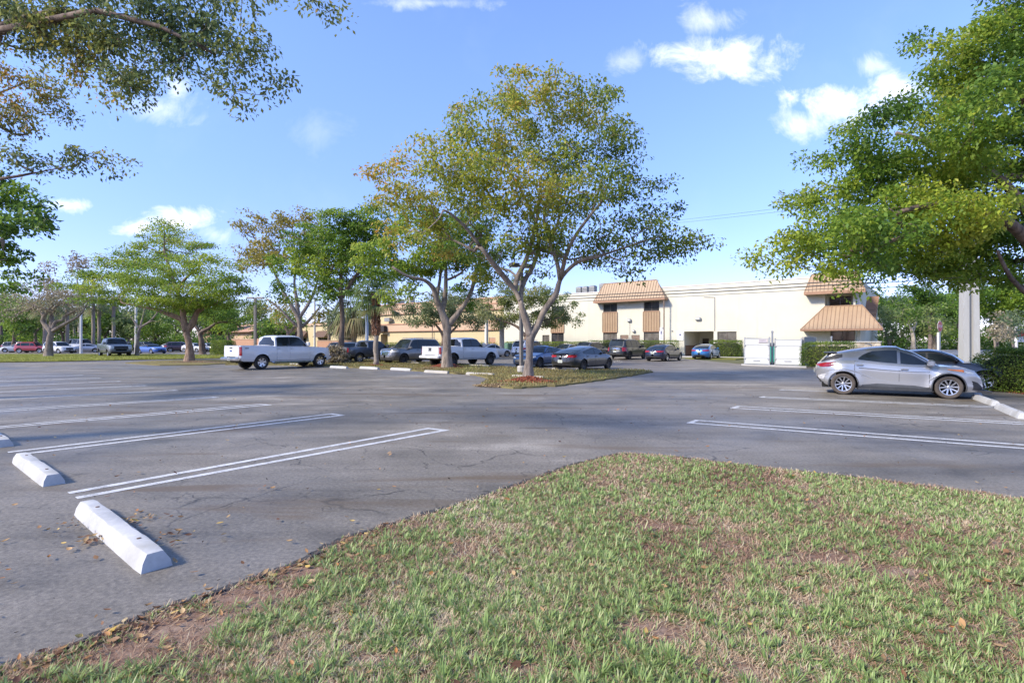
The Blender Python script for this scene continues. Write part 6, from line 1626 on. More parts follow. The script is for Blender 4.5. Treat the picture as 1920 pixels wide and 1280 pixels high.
# covered doorway room behind the opening
a, b, _, d, e = opn
mb.quad((a, e, -.02), (b, e, -.02), (b, e, d), (a, e, d))
a, b, c_, d = w5[:4]; mb.quad((a, 1.2, c_), (b, 1.2, c_), (b, 1.2, d), (a, 1.2, d))
mb.build('wall', M_CREAM, cb)
MB().b2(XL, XR, .251, DP - .01, HT - .62, HT - .6).build('roof', M_ROOF, cb)
MB().b2(XL - .02, XR + .02, -.05, .30, HT + .003, HT + .09).build('parapet_cap', plain('parapet_white', (.68, .67, .64), .7, .06, 2), cb)
for k in W_:
    x0, x1 = W_[k]
    window(cb, x0, x1, *zU[k], 0, M_WGLASS); window(cb, x0, x1, *zL[k], 0, M_BLIND if k != 'c' else M_WGLASS)
    ribbed(cb, 'metal_panel', x0 - .05, x1 + .05, zL[k][1] + .10, zU[k][0] - .08, -.03, 6)
    MB().b2(x0 - .05, x1 + .05, -.09, -.002, zL[k][1] + .01, zL[k][1] + .10).build('window_head', M_FASCIA, cb); MB().b2(x0 - .05, x1 + .05, -.09, -.002, zU[k][0] - .08, zU[k][0] - .005).build('window_sill', M_FASCIA, cb)
window(cb, *w3, 0, M_BLIND); window(cb, *w4, 0, M_BRONZE); window(cb, *sm_, 0, M_BLIND, 1)
window(cb, w5[0] + .25, w5[1] - .3, w5[2] + .0, w5[3] - .35, 1.0, M_BRONZE)
for d_ in (d1, d2):
    o = MB().b2(d_[0] + .05, d_[1] - .05, .06, .11, 0, d_[3] - .05).build('door', M_DOORBR, cb); MB().b2(d_[0], d_[1], .112, .15, 0, d_[3]).build('door_frame', M_WFRAME, o)
    MB().box((d_[1] - .14, .03, 1.0), (.05, .06, .14), bev=.01).build('handle', M_GALV, o)
# inside the covered doorway: dark door and a brick dado
a, b, _, d, e = opn
o = MB().b2(a + (b - a) * .12, a + (b - a) * .34, e - .12, e - .04, 0, d * .72).build('door', plain('dark_door', (.06, .045, .035), .5, .3, 4), cb); MB().b2(a + (b - a) * .15, a + (b - a) * .31, e - .135, e - .121, d * .3, d * .62).build('door_glass', M_WGLASS, o)
MB().b2(a + .002, a + .05, .3, e - .2, 0, 1.25).build('brick_dado', plain('brick_dado', (.20, .12, .08), .9, .35, 8), cb)
MB().b2(a, b, -.3, e, -.015, .03).build('threshold', M_WALK, cb)
mansard(cb, 'mansard_roof', fx(1113, -1.0), fx(1246, -1.0), fx(1133, .1), fx(1231.5, .1), fz(1180, 561, -1.0), fz(1180, 528.5, .1), -1.0, .1, 27, .25, label='tall brown standing seam roof over two window bays')
mansard(cb, 'mansard_roof', fx(1508, -1.0), fx(1622, -1.0), fx(1522, .1), fx(1604, .1), fz(1560, 545.5, -1.0), fz(1560, 512, .1), -1.0, .1, 15, .25, label='brown roof behind the overhanging branches')
mansard(cb, 'awning_roof', fx(1501, -1.75), fx(1655, -1.75), fx(1546.5, -.1), fx(1617, -.1), fz(1578, 616.5, -1.75), fz(1578, 573.5, -.1), -1.75, -.1, 19, .16, label='wide flared standing seam awning over the bronze window')
# conduit, downpipe, lamps
mb = MB(); xd = fx(1245, -.9); mb.tube([(xd, -.9, fz(1245, 557, -.9)), (xd, -.9, .1)], .075, 8); mb.tube([(xd, -.9, fz(1245, 558, -.9)), (xd - .3, -.9, fz(1245, 556, -.9))], .06, 8); mb.build('downpipe', M_PIPE, cb)
mb = MB(); xc = fx(1340); mb.tube([(fx(1320), -.05, fz(1320, 556.5)), (xc, -.05, fz(1340, 557)), (xc, -.05, fz(1340, 620))], .035, 6); mb.build('conduit', M_CONDUIT, cb)
mb = MB(); mb.tube([(fx(1181), -.04, fz(1181, 603)), (fx(1181), -.04, .4)], .022, 6); mb.build('conduit', M_CONDUIT, cb)
mb = MB(); mb.tube([(fx(1202, 0), -.04, 5), (fx(1202, 0), -.04, 5.3)], .01, 5)
def wall_lamp(px, py, w_, h_):
    x, z = fx(px), fz(px, py)
    o = MB().box((x, -.14, z), (w_, .28, h_), bev=.07).build('wall_lamp', M_GALV, cb)
    MB().box((x, -.29, z), (w_ * .72, .05, h_ * .6), bev=.02).build('lens', M_LIGHTW, o)
wall_lamp(1309.5, 597.5, .62, .36); wall_lamp(1180.5, 600.5, .5, .4); wall_lamp(1189, 620.5, .36, .34)
for px, py in ((1243, 615), (1260.5, 620)): MB().box((fx(px), -.08, fz(px, py)), (.14, .16, .14), bev=.04).build('security_camera', M_GALV, cb)
# column and soffit by the stair at the right end, stone wall in front of it
x0 = fx(1613, -1.2)
sg = []
mb = MB(); mb.b2(XR + .002, XR + 1.5, 1.0, 9, 3.3, 3.6); mb.build('balcony_slab', M_FASCIA, cb)
for xx, yy in ((XR + .22, .6),): MB().b2(xx - .15, xx + .15, yy - .15, yy + .15, 0, HT - 1.0).build('column', M_SIGNW, cb)
mb = MB()
for k in range(14): mb.b2(XR + .45, XR + 1.45, 1.5 + .30 * k, 1.75 + .30 * k, 3.62 + .19 * k, 3.78 + .19 * k)
mb.build('stairs', M_FASCIA, cb)
mb = MB()
for zz in (4.0, 4.35, 4.7): mb.tube([(XR + .4, 1.05, zz), (XR + 1.5, 1.05, zz)], .025, 6)
mb.build('railing', M_WFRAME, cb)
# things fixed to or standing by the building
def sheet_sign(label, px, py, w_, h_, lines, y=-.06, post=False, D=None):
    x, z = fx(px, y), fz(px, py, y); p = fpt(x, y)
    root = empty('wall_sign', (p[0], p[1], 0), FRZ); tag(root, label, 'sign')
    MB().box((0, 0, z), (w_, .03, h_), bev=.006).build('panel', M_SIGNW, root)
    mb = MB()
    for k in range(lines):
        zz = z + h_ * (.36 - .72 * k / max(1, lines - 1)); ll = w_ * (.72 - .2 * ((k * 7) % 3) / 2)
        mb.box((0, -.018, zz), (ll, .004, h_ * .035))
    mb.box((0, -.018, z + h_ * .12), (w_ * .3, .004, h_ * .2))
    mb.build('print', M_SIGNT, root)
    if post: MB().tube([(0, .04, 0), (0, .04, z)], .03, 6).build('post', M_GALV, root)
sheet_sign('white notice with dark print on the wall left of the covered doorway', 1275.5, 629.5, .75, 1.0, 6)
sheet_sign('narrow white notice on the wall beside the brown downpipe', 1240, 626, .5, 1.5, 9)
for i, (px, py0, py1, w_) in enumerate([(1087, 538.5, 549.5, .0), (1098.5, 537.5, 549, 0), (1112, 536, 548, 0), (1131, 532, 546, 0)]):
    x = fx(px, 5); z0 = HT - .6; z1 = fz(px, py0, 5); p = fpt(x, 5)
    root = empty('rooftop_unit', (p[0], p[1], z0), FRZ); tag(root, ['leftmost grey air conditioning unit on the cream roof', 'second grey air conditioning unit from the left on the cream roof', 'third grey air conditioning unit on the cream roof', 'taller grey air conditioning unit beside the brown mansard ridge'][i], 'air conditioner', 'air conditioners on the cream roof')
    MB().box((0, 0, (z1 - z0) / 2), (.85, .85, z1 - z0), bev=.04).build('cabinet', M_HVAC, root)
    mb = MB()
    for k in range(9): mb.box((0, -.43, (z1 - z0) * (.15 + .085 * k)), (.72, .03, .03))
    mb.build('grille', M_UNDER, root); mb = MB(); mb.lathe([(.36, 0), (.36, .05), (.33, .05), (.33, 0)], 20, 'z', (0, 0, z1 - z0 + .001)); mb.build('fan_guard', M_HVAC, root)

# --------------------------------------------------------------- yellow and orange building further along
tb = empty('commercial_building', (*fpt(XL - .05, 1.2), 0), FRZ); tag(tb, 'yellow building with stacked orange bands left of the cream one', 'building')
ox, oy = XL - .05, 1.2
def tx(px): return fx(px, oy) - ox
def tz(px, py): return fz(px, py, oy)
x0, x1 = tx(692), 0.0; HB = tz(777, 568)
mb = MB(); hl_ = [(tx(714), tx(727), -.02, 3.0, 1.5), (tx(873), tx(887), .0, 2.2), (tx(917), tx(929), .0, 2.3)]
wall_holes(mb, x0, x1, -.02, HB, hl_)
mb.quad((x0, 0, -.02), (x0, 0, HB), (x0, 22, HB), (x0, 22, -.02)); mb.quad((x1, 0, HB), (x1, 0, -.02), (x1, 22, -.02), (x1, 22, HB)); mb.quad((x0, .0, HB), (x1, 0, HB), (x1, 22, HB), (x0, 22, HB)); mb.quad((hl_[0][0], 1.5, 0), (hl_[0][1], 1.5, 0), (hl_[0][1], 1.5, 3), (hl_[0][0], 1.5, 3))
mb.build('wall', M_YELLOW, tb)
def band(z0, z1, mat, y=-.25, nm='band', xa=None): return MB().b2(x0 - .1 if xa is None else xa, x1 - .01, y, -.003, z0, z1).build(nm, mat, tb)
zb = [tz(777, q) for q in (620, 608, 605.5, 587, 579, 576.5, 569)]
band(zb[0], zb[1], M_PEACH); band(zb[1] + .003, zb[2], M_ORANGE, -.34); band(zb[0] - .12, zb[0] - .003, M_FASCIA, -.30)
band(zb[3], zb[4], M_PEACH); band(zb[4] + .003, zb[5], M_ORANGE, -.34); band(zb[5] + .003, HB - .16, M_PEACH, -.28); band(HB - .157, HB + .05, M_ORANGE, -.36); band(zb[3] - .12, zb[3] - .003, M_FASCIA, -.30)
for h_ in hl_[1:]: MB().b2(h_[0] + .03, h_[1] - .03, .08, .13, 0, h_[3] - .03).build('door', M_ORANGE, tb)
MB().b2(hl_[0][0] + .3, hl_[0][1] - .3, 1.40, 1.46, 0, 2.4).build('door', M_DOORBR, tb)
MB().b2(tx(716), tx(728), -1.0, -.36, tz(722, 622), tz(722, 611)).build('dark_awning', plain('dark_canvas', (.03, .025, .025), .8, .3, 4), tb)
o = MB().b2(tx(728), tx(737.5), -.9, -.26, tz(732, 603), tz(732, 596)).build('air_conditioner', M_HVAC, tb)
mb = MB(); mb.tube([(tx(813), -.3, 0), (tx(813), -.3, tz(813, 608))], .07, 6); mb.build('downpipe', M_PIPE, tb)
for i, (px, py, w_, lab) in enumerate([(770, 557, 1.2, 'grey round topped roof vent on the yellow building'), (748, 561, 1.6, 'low grey roof unit behind the palm crown')]):
    p = fpt(fx(px, oy + 5), oy + 5); root = empty('rooftop_unit', (p[0], p[1], HB), FRZ); tag(root, lab, 'roof unit'); z1 = fz(px, py, oy + 5) - HB
    MB().box((0, 0, z1 / 2), (w_, w_, z1), bev=.08).build('cabinet', M_HVAC, root); MB().lathe([(w_ * .35, 0), (w_ * .35, .12), (.01, .2)], 18, 'z', (0, 0, z1 + .001)).build('cowl', M_HVAC, root)
# lower yellow wing with triangular awnings
yb = empty('commercial_building', (*fpt(fx(700, 8), 8), 0), FRZ); tag(yb, 'long low yellow wing with dark triangular awnings behind the trees', 'building')
bx = fx(700, 8)
def yx(px): return fx(px, 8) - bx
def yz(px, py): return fz(px, py, 8)
X0, X1 = yx(395), 0.0; HY = yz(600, 606)
mb = MB(); wh = [(yx(c_ - 7), yx(c_ + 7), .9, yz(c_, 633)) for c_ in (452, 470)] + [(yx(c_ - 8), yx(c_ + 8), .1, yz(c_, 634)) for c_ in (532, 566, 606, 655)]
wall_holes(mb, X0, X1, -.02, HY, wh)
mb.quad((X0, 0, -.02), (X0, 0, HY), (X0, 18, HY), (X0, 18, -.02)); mb.quad((X0, 0, HY), (X1, 0, HY), (X1, 18, HY), (X0, 18, HY)); mb.build('wall', M_YELLOW, yb)
for h_ in wh: window(yb, *h_, 0, M_WGLASS)
MB().b2(X0 - .1, X1, -.3, -.003, HY - .55, HY + .05).build('cornice', M_PEACH, yb)
for c_ in (532, 566, 606, 655):
    xa, xb_ = yx(c_ - 11), yx(c_ + 11); zt_, z0 = yz(c_, 620), yz(c_, 632)
    MB().add([(xa, -1.3, z0), (xb_, -1.3, z0), (xb_, -.002, zt_), (xa, -.002, zt_), (xa, -.002, z0), (xb_, -.002, z0)], [(0, 1, 2, 3), (0, 3, 4), (1, 5, 2), (0, 4, 5, 1)]).build('awning', plain('brown_canvas', (.12, .07, .045), .8, .25, 4), yb)
# far orange-roofed block
fb = empty('commercial_building', (XA(430, 128), 128, 0), FRZ); tag(fb, 'distant tan block with an orange roof edge above the clipped hedge', 'building')
mb = MB(); wl = [(-13 + 2.2 * k, -12 + 2.2 * k, 1.2, 2.4) for k in range(9)]
wall_holes(mb, -18, 12, -.02, 4.0, wl); mb.quad((-18, 0, -.02), (-18, 0, 4), (-18, 14, 4), (-18, 14, -.02)); mb.build('wall', M_PEACH, fb)
for h_ in wl: MB().b2(h_[0], h_[1], .1, .14, h_[2], h_[3]).build('window', M_WGLASS, fb)
MB().add([(-18.6, -1, 3.9), (12.6, -1, 3.9), (12.6, 7, 6.2), (-18.6, 7, 6.2), (12.6, 15, 3.9), (-18.6, 15, 3.9)], [(0, 1, 2, 3), (3, 2, 4, 5), (0, 3, 5), (1, 4, 2)]).build('roof', M_ORANGE, fb)
# low orange walls
def low_wall(label, pa, pb, D0, D1, h, th, mat, name='low_wall', cat='wall'):
    a = np.array([XA(pa, D0), D0]); b = np.array([XA(pb, D1), D1]); L = np.linalg.norm(b - a); ang = math.atan2(*(b - a)[::-1]); c = (a + b) / 2
    root = empty(name, (c[0], c[1], 0), ang); tag(root, label, cat)
    MB().box((0, 0, h / 2), (L, th, h), bev=.03).build('wall', mat, root); MB().box((0, 0, h + .055), (L + .1, th + .12, .1), bev=.02).build('coping', M_PEACH if mat != M_STONE else M_WALK, root)
low_wall('low orange garden wall behind the white pickup', 436, 505, 82, 78, 2.0, .3, M_ORANGE)
low_wall('low orange garden wall under the blue green oaks', 596, 664, 72, 69, 1.75, .3, M_ORANGE)
low_wall('pale rubble stone wall before the bronze window', 1528, 1652, 46, 42.8, 1.6, .35, M_STONE)
# ==================================================================== street furniture
M_STOPW = plain('white_concrete_paint', (.43, .43, .43), .8, .2, 3.2, bmp=.6, dirt=(.33, .32, .29))
M_STOPD = plain('dusty_concrete', (.38, .36, .32), .85, .14, 3.2, bmp=.4, dirt=(.4, .36, .3))
def wheel_stop(label, A, B, width=.22, h=.135, mat=None, group='concrete wheel stops', flip=False):
    A, B = np.array(A), np.array(B); L = np.linalg.norm(B - A); d = (B - A) / L; ang = math.atan2(d[1], d[0])
    n = np.array([-d[1], d[0]]) * (-1 if flip else 1); c = (A + B) / 2 + n * width / 2
    root = empty('wheel_stop', (c[0], c[1], 0), ang); tag(root, label, 'wheel stop', group)
    e = .07; w_ = width / 2; mb = MB(); hx = L / 2; K = 14; V_ = []
    rr = np.random.default_rng(int(abs(c[0] * 97 + c[1] * 31)) % 9999)
    for i in range(K + 1):
        u = i / K; x = -hx + L * u
        tp = 0.0
        j = rr.normal(0, .0022, 10)
        inset = .02 if i in (0, K) else 0
        xx = x
        prof = [(-w_, 0), (-w_ + .012, h * .45), (-w_ + .045, h * .97 - inset * .5), (-w_ + .06, h - inset * .5), (w_ - .075, h - inset * .5), (w_ - .06, h * .97 - inset * .5), (w_ - .01, h * .35), (w_, 0)]
        if i in (0, K): prof = [(p[0] * .93, p[1]) for p in prof]
        for m_, p in enumerate(prof):
            V_.append((xx + (.03 if i == 0 else -.03 if i == K else 0) * (p[1] / h), p[0] + j[m_ % 8] * (p[1] > 0), p[1] + j[(m_ + 3) % 8] * (p[1] > 0)))
    F_ = []; n_ = 8
    for i in range(K):
        for k in range(n_ - 1): a = i * n_ + k; F_.append((a, a + 1, a + n_ + 1, a + n_))
    F_ += [tuple(range(n_))[::-1], tuple(K * n_ + q for q in range(n_))]
    F_ = [f[::-1] for f in F_]
    mb.add(V_, F_); mb.build('concrete_bar', mat or M_STOPW, root, True, angle=25)
    m2 = MB()
    for q in (-.62, .62): m2.lathe([(.001, 0), (.016, 0), (.016, .006), (.001, .008)], 10, 'z', (q, -.005, h - .001))
    m2.build('fixing_pin', plain('rusty_pin', (.12, .07, .05), .8, .3, 9), root)
A1, B1 = G(137, 965), G(262, 1077)
wheel_stop('nearest white wheel stop with leaves heaped along its side', A1, B1)
A2, B2 = G(21, 867), G(79, 913)
wheel_stop('second white wheel stop from the front on the left', A2, B2)
B3 = G(-8, 840); wheel_stop('white wheel stop cut by the left edge of the picture', B3 + (A2 - B2), B3)
A4, B4 = G(1863, 765), G(1907, 784.5)
wheel_stop('nearest white wheel stop at the right edge', A4, B4)
wheel_stop('middle white wheel stop of the right row', G(1820, 746.8), G(1858, 760.5))
wheel_stop('white wheel stop touching the front tyre of the silver hatchback', G(1795, 730), G(1826, 741))
rowN = [(620, 651, 689, 'white wheel stop beside the nose of the tall white pickup'), (675, 710, 690.5, 'white wheel stop just before the shaggy palm'), (733, 771, 693, 'white wheel stop left of the forked trunk'), (796, 841, 698, 'tilted pale wheel stop before the red mulch heap'), (873, 927, 702.5, 'pale wheel stop between the two big trunks'), (960, 1020, 708, 'pale wheel stop behind the tall spreading trunk')]
for (xa, xb_, y, lab) in rowN:
    m = G((xa + xb_) / 2, y + 1); hd = -V * .92
    wheel_stop(lab, m - hd - U * .1, m + hd - U * .1, mat=M_STOPW if xa < 780 else M_STOPD)
rowF = [(545, 563, 684, 'white wheel stop under the tall white pickup'), (752, 786, 681, 'pale wheel stop before the large grey wagon'), (877, 918, 686.5, 'pale wheel stop behind the white crew cab pickup'), (1030, 1085, 694, 'pale wheel stop under the tail of the black sedan')]
for (xa, xb_, y, lab) in rowF:
    m = G((xa + xb_) / 2, y + 1); hd = -V * .92
    wheel_stop(lab, m - hd, m + hd, mat=M_STOPD)

# lamp posts
M_POLEB = plain('bronze_pole', (.20, .18, .16), .5, .15, 2, metal=.2); M_POLEW = plain('white_concrete_pole', (.62, .60, .56), .8, .12, 2); M_POLEC = plain('blue_grey_pole', (.42, .48, .58), .55, .12, 2); M_SHOE = plain('lamp_housing', (.36, .33, .29), .5, .15, 4); M_LENSL = plain('lamp_lens', (.6, .6, .55), .2, .1, 5)
def lamp(label, px, D, top_py, r=.09, heads=2, mat=M_POLEB, base=True, az=0.0, hl_=.62, sq=True, headm=None):
    x = XA(px, D); h = ZA(top_py, D); root = empty('lamp_post', (x, D, 0), az); tag(root, label, 'lamp post')
    mb = MB()
    if sq: mb.box((0, 0, h / 2), (r * 2, r * 2, h), bev=r * .2)
    else: mb.tube([(0, 0, 0), (0, 0, h)], [r, r * .75], 12)
    mb.build('pole', mat, root)
    if base: MB().lathe([(r * 2.6, 0), (r * 2.6, .35), (r * 2.2, .42), (.01, .42)], 16).build('footing', M_WALK, root)
    for k in range(heads):
        s_ = 1 if k == 0 else -1
        o = MB().box((s_ * (hl_ / 2 + .18), 0, h - .02), (hl_, .36, .2), bev=.03).build('lamp_head', headm or M_SHOE, root); MB().box((s_ * (hl_ / 2 + .18), 0, h - .125), (hl_ * .8, .28, .015)).build('lens', M_LENSL, o)
        MB().tube([(0, 0, h - .05), (s_ * .2, 0, h - .05)], .035, 6).build('arm', mat, root)
lamp('grey steel lamp post right behind the tall spreading trunk', 977.5, 27.6, 497, .085, 2, M_POLEB, az=.5, hl_=.5, headm=plain('dark_lamp', (.07, .065, .07), .5, .2, 4))
lamp('double headed square lamp post left of the tall white pickup', 478.5, 62, 558, .14, 2, M_POLEB, hl_=.8)
def post(name, label, px, D, top_py, r, mat, cat, taper=.8, n=10):
    x = XA(px, D); h = ZA(top_py, D); root = empty(name, (x, D, 0)); tag(root, label, cat)
    mb = MB(); mb.tube([(0, 0, -.05), (0, 0, h)], [r, r * taper], n); mb.build('shaft', mat, root, True, angle=40); MB().lathe([(r * taper * 1.25, 0), (r * taper * 1.25, .12), (.01, .15)], n, 'z', (0, 0, h - .06)).build('cap', mat, root)
post('concrete_pole', 'thin white concrete pole right of the sparse yellowing tree', 590, 68, 560, .14, M_POLEW, 'pole')
post('concrete_pole', 'thin blue grey pole left of the shaggy palm', 688, 52, 588, .17, M_POLEC, 'pole', .95)
post('concrete_pole', 'pale square concrete pole between the two island trees', 912, 66, 598, .25, M_POLEW, 'pole', .9, 4)
post('concrete_pole', 'pale round concrete pole left of the white boxy wagon', 941, 62, 596, .30, plain('weathered_pole', (.44, .40, .35), .85, .2, 2), 'pole', .92)
post('concrete_pole', 'white concrete pole before the small leafless tree', 255, 66.5, 575, .16, M_POLEW, 'pole')
post('concrete_pole', 'white concrete pole beside the passenger van', 152, 74, 588, .17, M_POLEW, 'pole')
post('concrete_pole', 'white pole by the road at the right edge', 1905, 84, 612, .25, M_POLEW, 'pole')
# the big H-section concrete utility pole
D = 39.5; x = XA(1817, D); root = empty('utility_pole', (x, D, 0), -.30); tag(root, 'massive grooved concrete utility pole behind the silver hatchback', 'utility pole')
M_CONC = plain('cast_concrete', (.40, .395, .38), .85, .12, 1.2, bmp=.3, dirt=(.3, .28, .26), stretch=(1, 1, .25))
mb = MB(); hp = 9.2
for s_ in (-1, 1):
    mb.add([(s_ * .13, -.36, 0), (s_ * .54, -.36, 0), (s_ * .54, .36, 0), (s_ * .13, .36, 0), (s_ * .11, -.30, hp), (s_ * .45, -.30, hp), (s_ * .45, .30, hp), (s_ * .11, .30, hp)], [(0, 1, 5, 4), (1, 2, 6, 5), (2, 3, 7, 6), (3, 0, 4, 7), (4, 5, 6, 7)])
mb.build('flanges', M_CONC, root); MB().add([(-.14, -.12, 0), (.14, -.12, 0), (.14, .12, 0), (-.14, .12, 0), (-.12, -.1, hp - .1), (.12, -.1, hp - .1), (.12, .1, hp - .1), (-.12, .1, hp - .1)], [(0, 1, 5, 4), (2, 3, 7, 6), (4, 5, 6, 7)]).build('web', M_CONC, root)
# wires
M_WIRE = plain('cable', (.035, .035, .035), .6, .2, 3)
def wire(label, pts_, r, sag):
    mb = MB(); P_ = []
    a, b = np.array(pts_[0]), np.array(pts_[1])
    for u in np.linspace(0, 1, 40): q = a + (b - a) * u; q[2] -= 4 * sag * u * (1 - u); P_.append(tuple(q))
    mb.tube(P_, r, 5); o = mb.build('power_line', M_WIRE, smooth=True); tag(o, label, 'power line', 'power lines along the cream front')
def wpt(px, py, y): x_ = fx(px, y); p = fpt(x_, y); return (p[0], p[1], fz(px, py, y))
for i, (la, ra, lab, r) in enumerate([((930, 561.5), (1640, 523), 'upper black cable crossing the cream front', .045), ((930, 566), (1640, 529.5), 'middle black cable crossing the cream front', .05), ((930, 571), (1640, 536), 'lowest thin cable crossing the cream front', .025)]):
    wire(lab, [wpt(*la, -6.5), wpt(*ra, -6.5)], r, .12)
for i, (l_, r_, lab) in enumerate([((1270, 413), (1640, 368), 'upper thin cable in the sky left of the big right tree'), ((1270, 418), (1640, 376), 'lower thin cable in the sky left of the big right tree')]):
    wire(lab, [(XA(l_[0], 75), 75, ZA(l_[1], 75)), (XA(r_[0], 46), 46, ZA(r_[1], 46))], .014, .05)
for i, (l_, r_, lab) in enumerate([((1600, 534), (1960, 502), 'cable passing right of the cream building over the road'), ((1600, 541), (1960, 522), 'lower cable passing right of the cream building over the road')]):
    wire(lab, [(XA(l_[0], 58), 58, ZA(l_[1], 58)), (XA(r_[0], 44), 44, ZA(r_[1], 44))], .035, .1)

# white enclosure gates
def gate(label, pa, pb, D0, D1, top_py, bot, sign=False, cool=False):
    a = np.array([XA(pa, D0), D0]); b = np.array([XA(pb, D1), D1]); L = np.linalg.norm(b - a); ang = math.atan2(*(b - a)[::-1]); h = ZA(top_py, (D0 + D1) / 2)
    root = empty('enclosure_gate', (a[0], a[1], 0), ang); tag(root, label, 'gate')
    MB().b2(.06, L - .06, -.02, .02, .12, h - .06).build('sheet', M_WHITEP, root)
    f = MB()
    for z in (.12, .52, h * .74, h - .06): f.b2(.06, L - .06, -.045, -.021, z - .025, z + .025)
    f.build('rails', plain('rail_white', (.40, .42, .43), .5, .08, 3), root)
    MB().b2(-.02, .055, -.045, .045, 0, h + .05).build('post', M_GALV, root); MB().b2(L - .055, L + .02, -.045, .045, 0, h + .05).build('post', M_GALV, root)
    hg_ = MB()
    for z in (.45, h * .72): hg_.box((.05, -.06, z), (.14, .05, .07), bev=.01); hg_.box((L - .05, -.06, z), (.14, .05, .07), bev=.01)
    hg_.build('hinges', M_GALV, root)
    MB().box((L * .5, -.06, .34), (.5, .03, .05)).build('latch', M_GALV, root)
    if sign:
        s_ = MB().b2(L * .58, L * .95, -.075, -.055, h * .82, h * .95).build('sign', plain('pinkish_sign', (.52, .47, .46), .6, .1, 4), root)
        mb = MB()
        for k in range(4): mb.b2(L * .61, L * (.92 - .04 * (k % 2)), -.079, -.0755, h * (.84 + .026 * k), h * (.85 + .026 * k))
        mb.build('sign_print', M_SIGNT, s_)
gate('left white enclosure gate carrying a small notice', 1396, 1443, 38.2, 36.8, 633, 685, sign=True)
gate('right white enclosure gate with steel posts and hinges', 1453, 1503, 37.0, 35.6, 635, 686)
D = 36.9; post('gate_post', 'dark steel post standing up between the two white gates', 1448, 37.4, 622, .07, M_GALV, 'post', 1.0, 8)
a = np.array([XA(1396, 38.4), 38.4]); root = empty('enclosure_wall', (XA(1398, 38.4), 38.4, 0), math.atan2(EY[1], EY[0])); tag(root, 'grey wooden side wall of the bin enclosure left of the gates', 'wall'); MB().b2(0, 4.5, -.06, .06, 0, 1.9).build('boards', plain('grey_boards', (.30, .29, .27), .8, .2, 5, stretch=(8, 8, .6)), root); MB().b2(0, 4.5, -.08, .08, 1.905, 1.97).build('cap', M_WALK, root)
root = empty('enclosure_wall', (XA(1506, 35.7), 35.7, 0), math.atan2(EY[1], EY[0])); tag(root, 'grey wooden side wall of the bin enclosure right of the gates', 'wall'); MB().b2(0, 4.5, -.06, .06, 0, 1.95).build('boards', plain('grey_boards', (.30, .29, .27)), root); MB().b2(0, 4.5, -.08, .08, 1.955, 2.02).build('cap', M_WALK, root)
root = empty('waste_bin', (XA(1450, 39.6), 39.6, 0), FRZ); tag(root, 'teal green waste container showing in the gap between the gates', 'bin'); M_TEAL = plain('teal_paint', (.03, .30, .24), .5, .15, 3)
MB().b2(-.9, .9, -.6, .6, .15, 1.35, bev=.03).build('container', M_TEAL, root); MB().add([(-.95, -.65, 1.36), (.95, -.65, 1.36), (.95, .65, 1.55), (-.95, .65, 1.55), (-.95, -.65, 1.40), (.95, -.65, 1.40), (.95, .65, 1.59), (-.95, .65, 1.59)], [(4, 5, 6, 7), (0, 1, 5, 4), (1, 2, 6, 5), (2, 3, 7, 6), (3, 0, 4, 7)]).build('lid', M_BLACKP, root)
root = empty('utility_box', (XA(950.5, 66), 66, 0), FRZ); tag(root, 'green utility cabinet left of the white boxy wagon', 'utility box'); MB().box((0, 0, .75), (1.1, .9, 1.5), bev=.05).build('cabinet', plain('cabinet_green', (.10, .21, .16), .6, .15, 3), root); MB().b2(-.45, .45, -.48, -.452, .15, 1.35).build('door', plain('cabinet_green', (.1, .21, .16)), root); MB().box((.3, -.5, .8), (.05, .06, .2), bev=.01).build('handle', M_GALV, root)
post('sign_post', 'slim grey post standing before the stone wall', 1559, 43, 632, .06, M_GALV, 'post', 1.0, 8)

# stop sign, seen nearly edge on
D = 49; root = empty('stop_sign', (XA(1763, D), D, 0), math.radians(31)); tag(root, 'red stop sign turned almost edge on atop a pale post by the road', 'stop sign')
M_STOPR = plain('sign_red', (.55, .04, .03), .45, .1, 3)
MB().b2(-.16, .16, .03, .2, 0, 2.55).build('post', M_POLEW, root)
oc = [(.40 * math.cos(PI / 8 + k * PI / 4), .40 * math.sin(PI / 8 + k * PI / 4)) for k in range(8)]
def octa(r, y0, y1, zc):
    mb = MB(); v = [(r * math.cos(PI / 8 + k * PI / 4), y, zc + r * math.sin(PI / 8 + k * PI / 4)) for y in (y0, y1) for k in range(8)]
    mb.add(v, [tuple(range(8)), tuple(range(15, 7, -1))] + [(k, 8 + k, 8 + (k + 1) % 8, (k + 1) % 8) for k in range(8)]); return mb
o = octa(.55, .015, .03, 3.1).build('border', M_SIGNW, root); octa(.50, .005, .0145, 3.1).build('face', M_STOPR, root)
text('lettering', 'STOP', .36, M_SIGNW, (0, .002, 3.1), (PI / 2, 0, 0), root)

# ---- hedges, kerbs, pavement, road
hedge('hedge', 'clipped green hedge between the blue sedan and the white gates', fpt(fx(1342), -1.4), fpt(fx(1397), -1.4), 1.0, 1.75, 420, .085, seed=2)
hedge('hedge', 'clipped green hedge along the cream wall behind the navy sedan', fpt(fx(1118), -1.4), fpt(fx(1279), -1.4), 1.0, 1.75, 260, .09, seed=3)
hedge('hedge', 'long yellow green hedge along the cream wall behind the parked row', fpt(fx(958), -1.2), fpt(fx(1112), -1.2), 1.0, 1.6, 200, .10, seed=4)
hedge('hedge', 'bright green clipped hedge right of the white gates', (XA(1508, 35.6), 35.6), (XA(1600, 33.0), 33.0), 1.2, 1.6, 520, .075, seed=5, round_=.1)
hedge('hedge', 'small clipped box hedge left of the tall white pickup', (XA(403, 68), 68), (XA(434, 66), 66), 1.4, 1.75, 420, .10, seed=6, round_=.1)
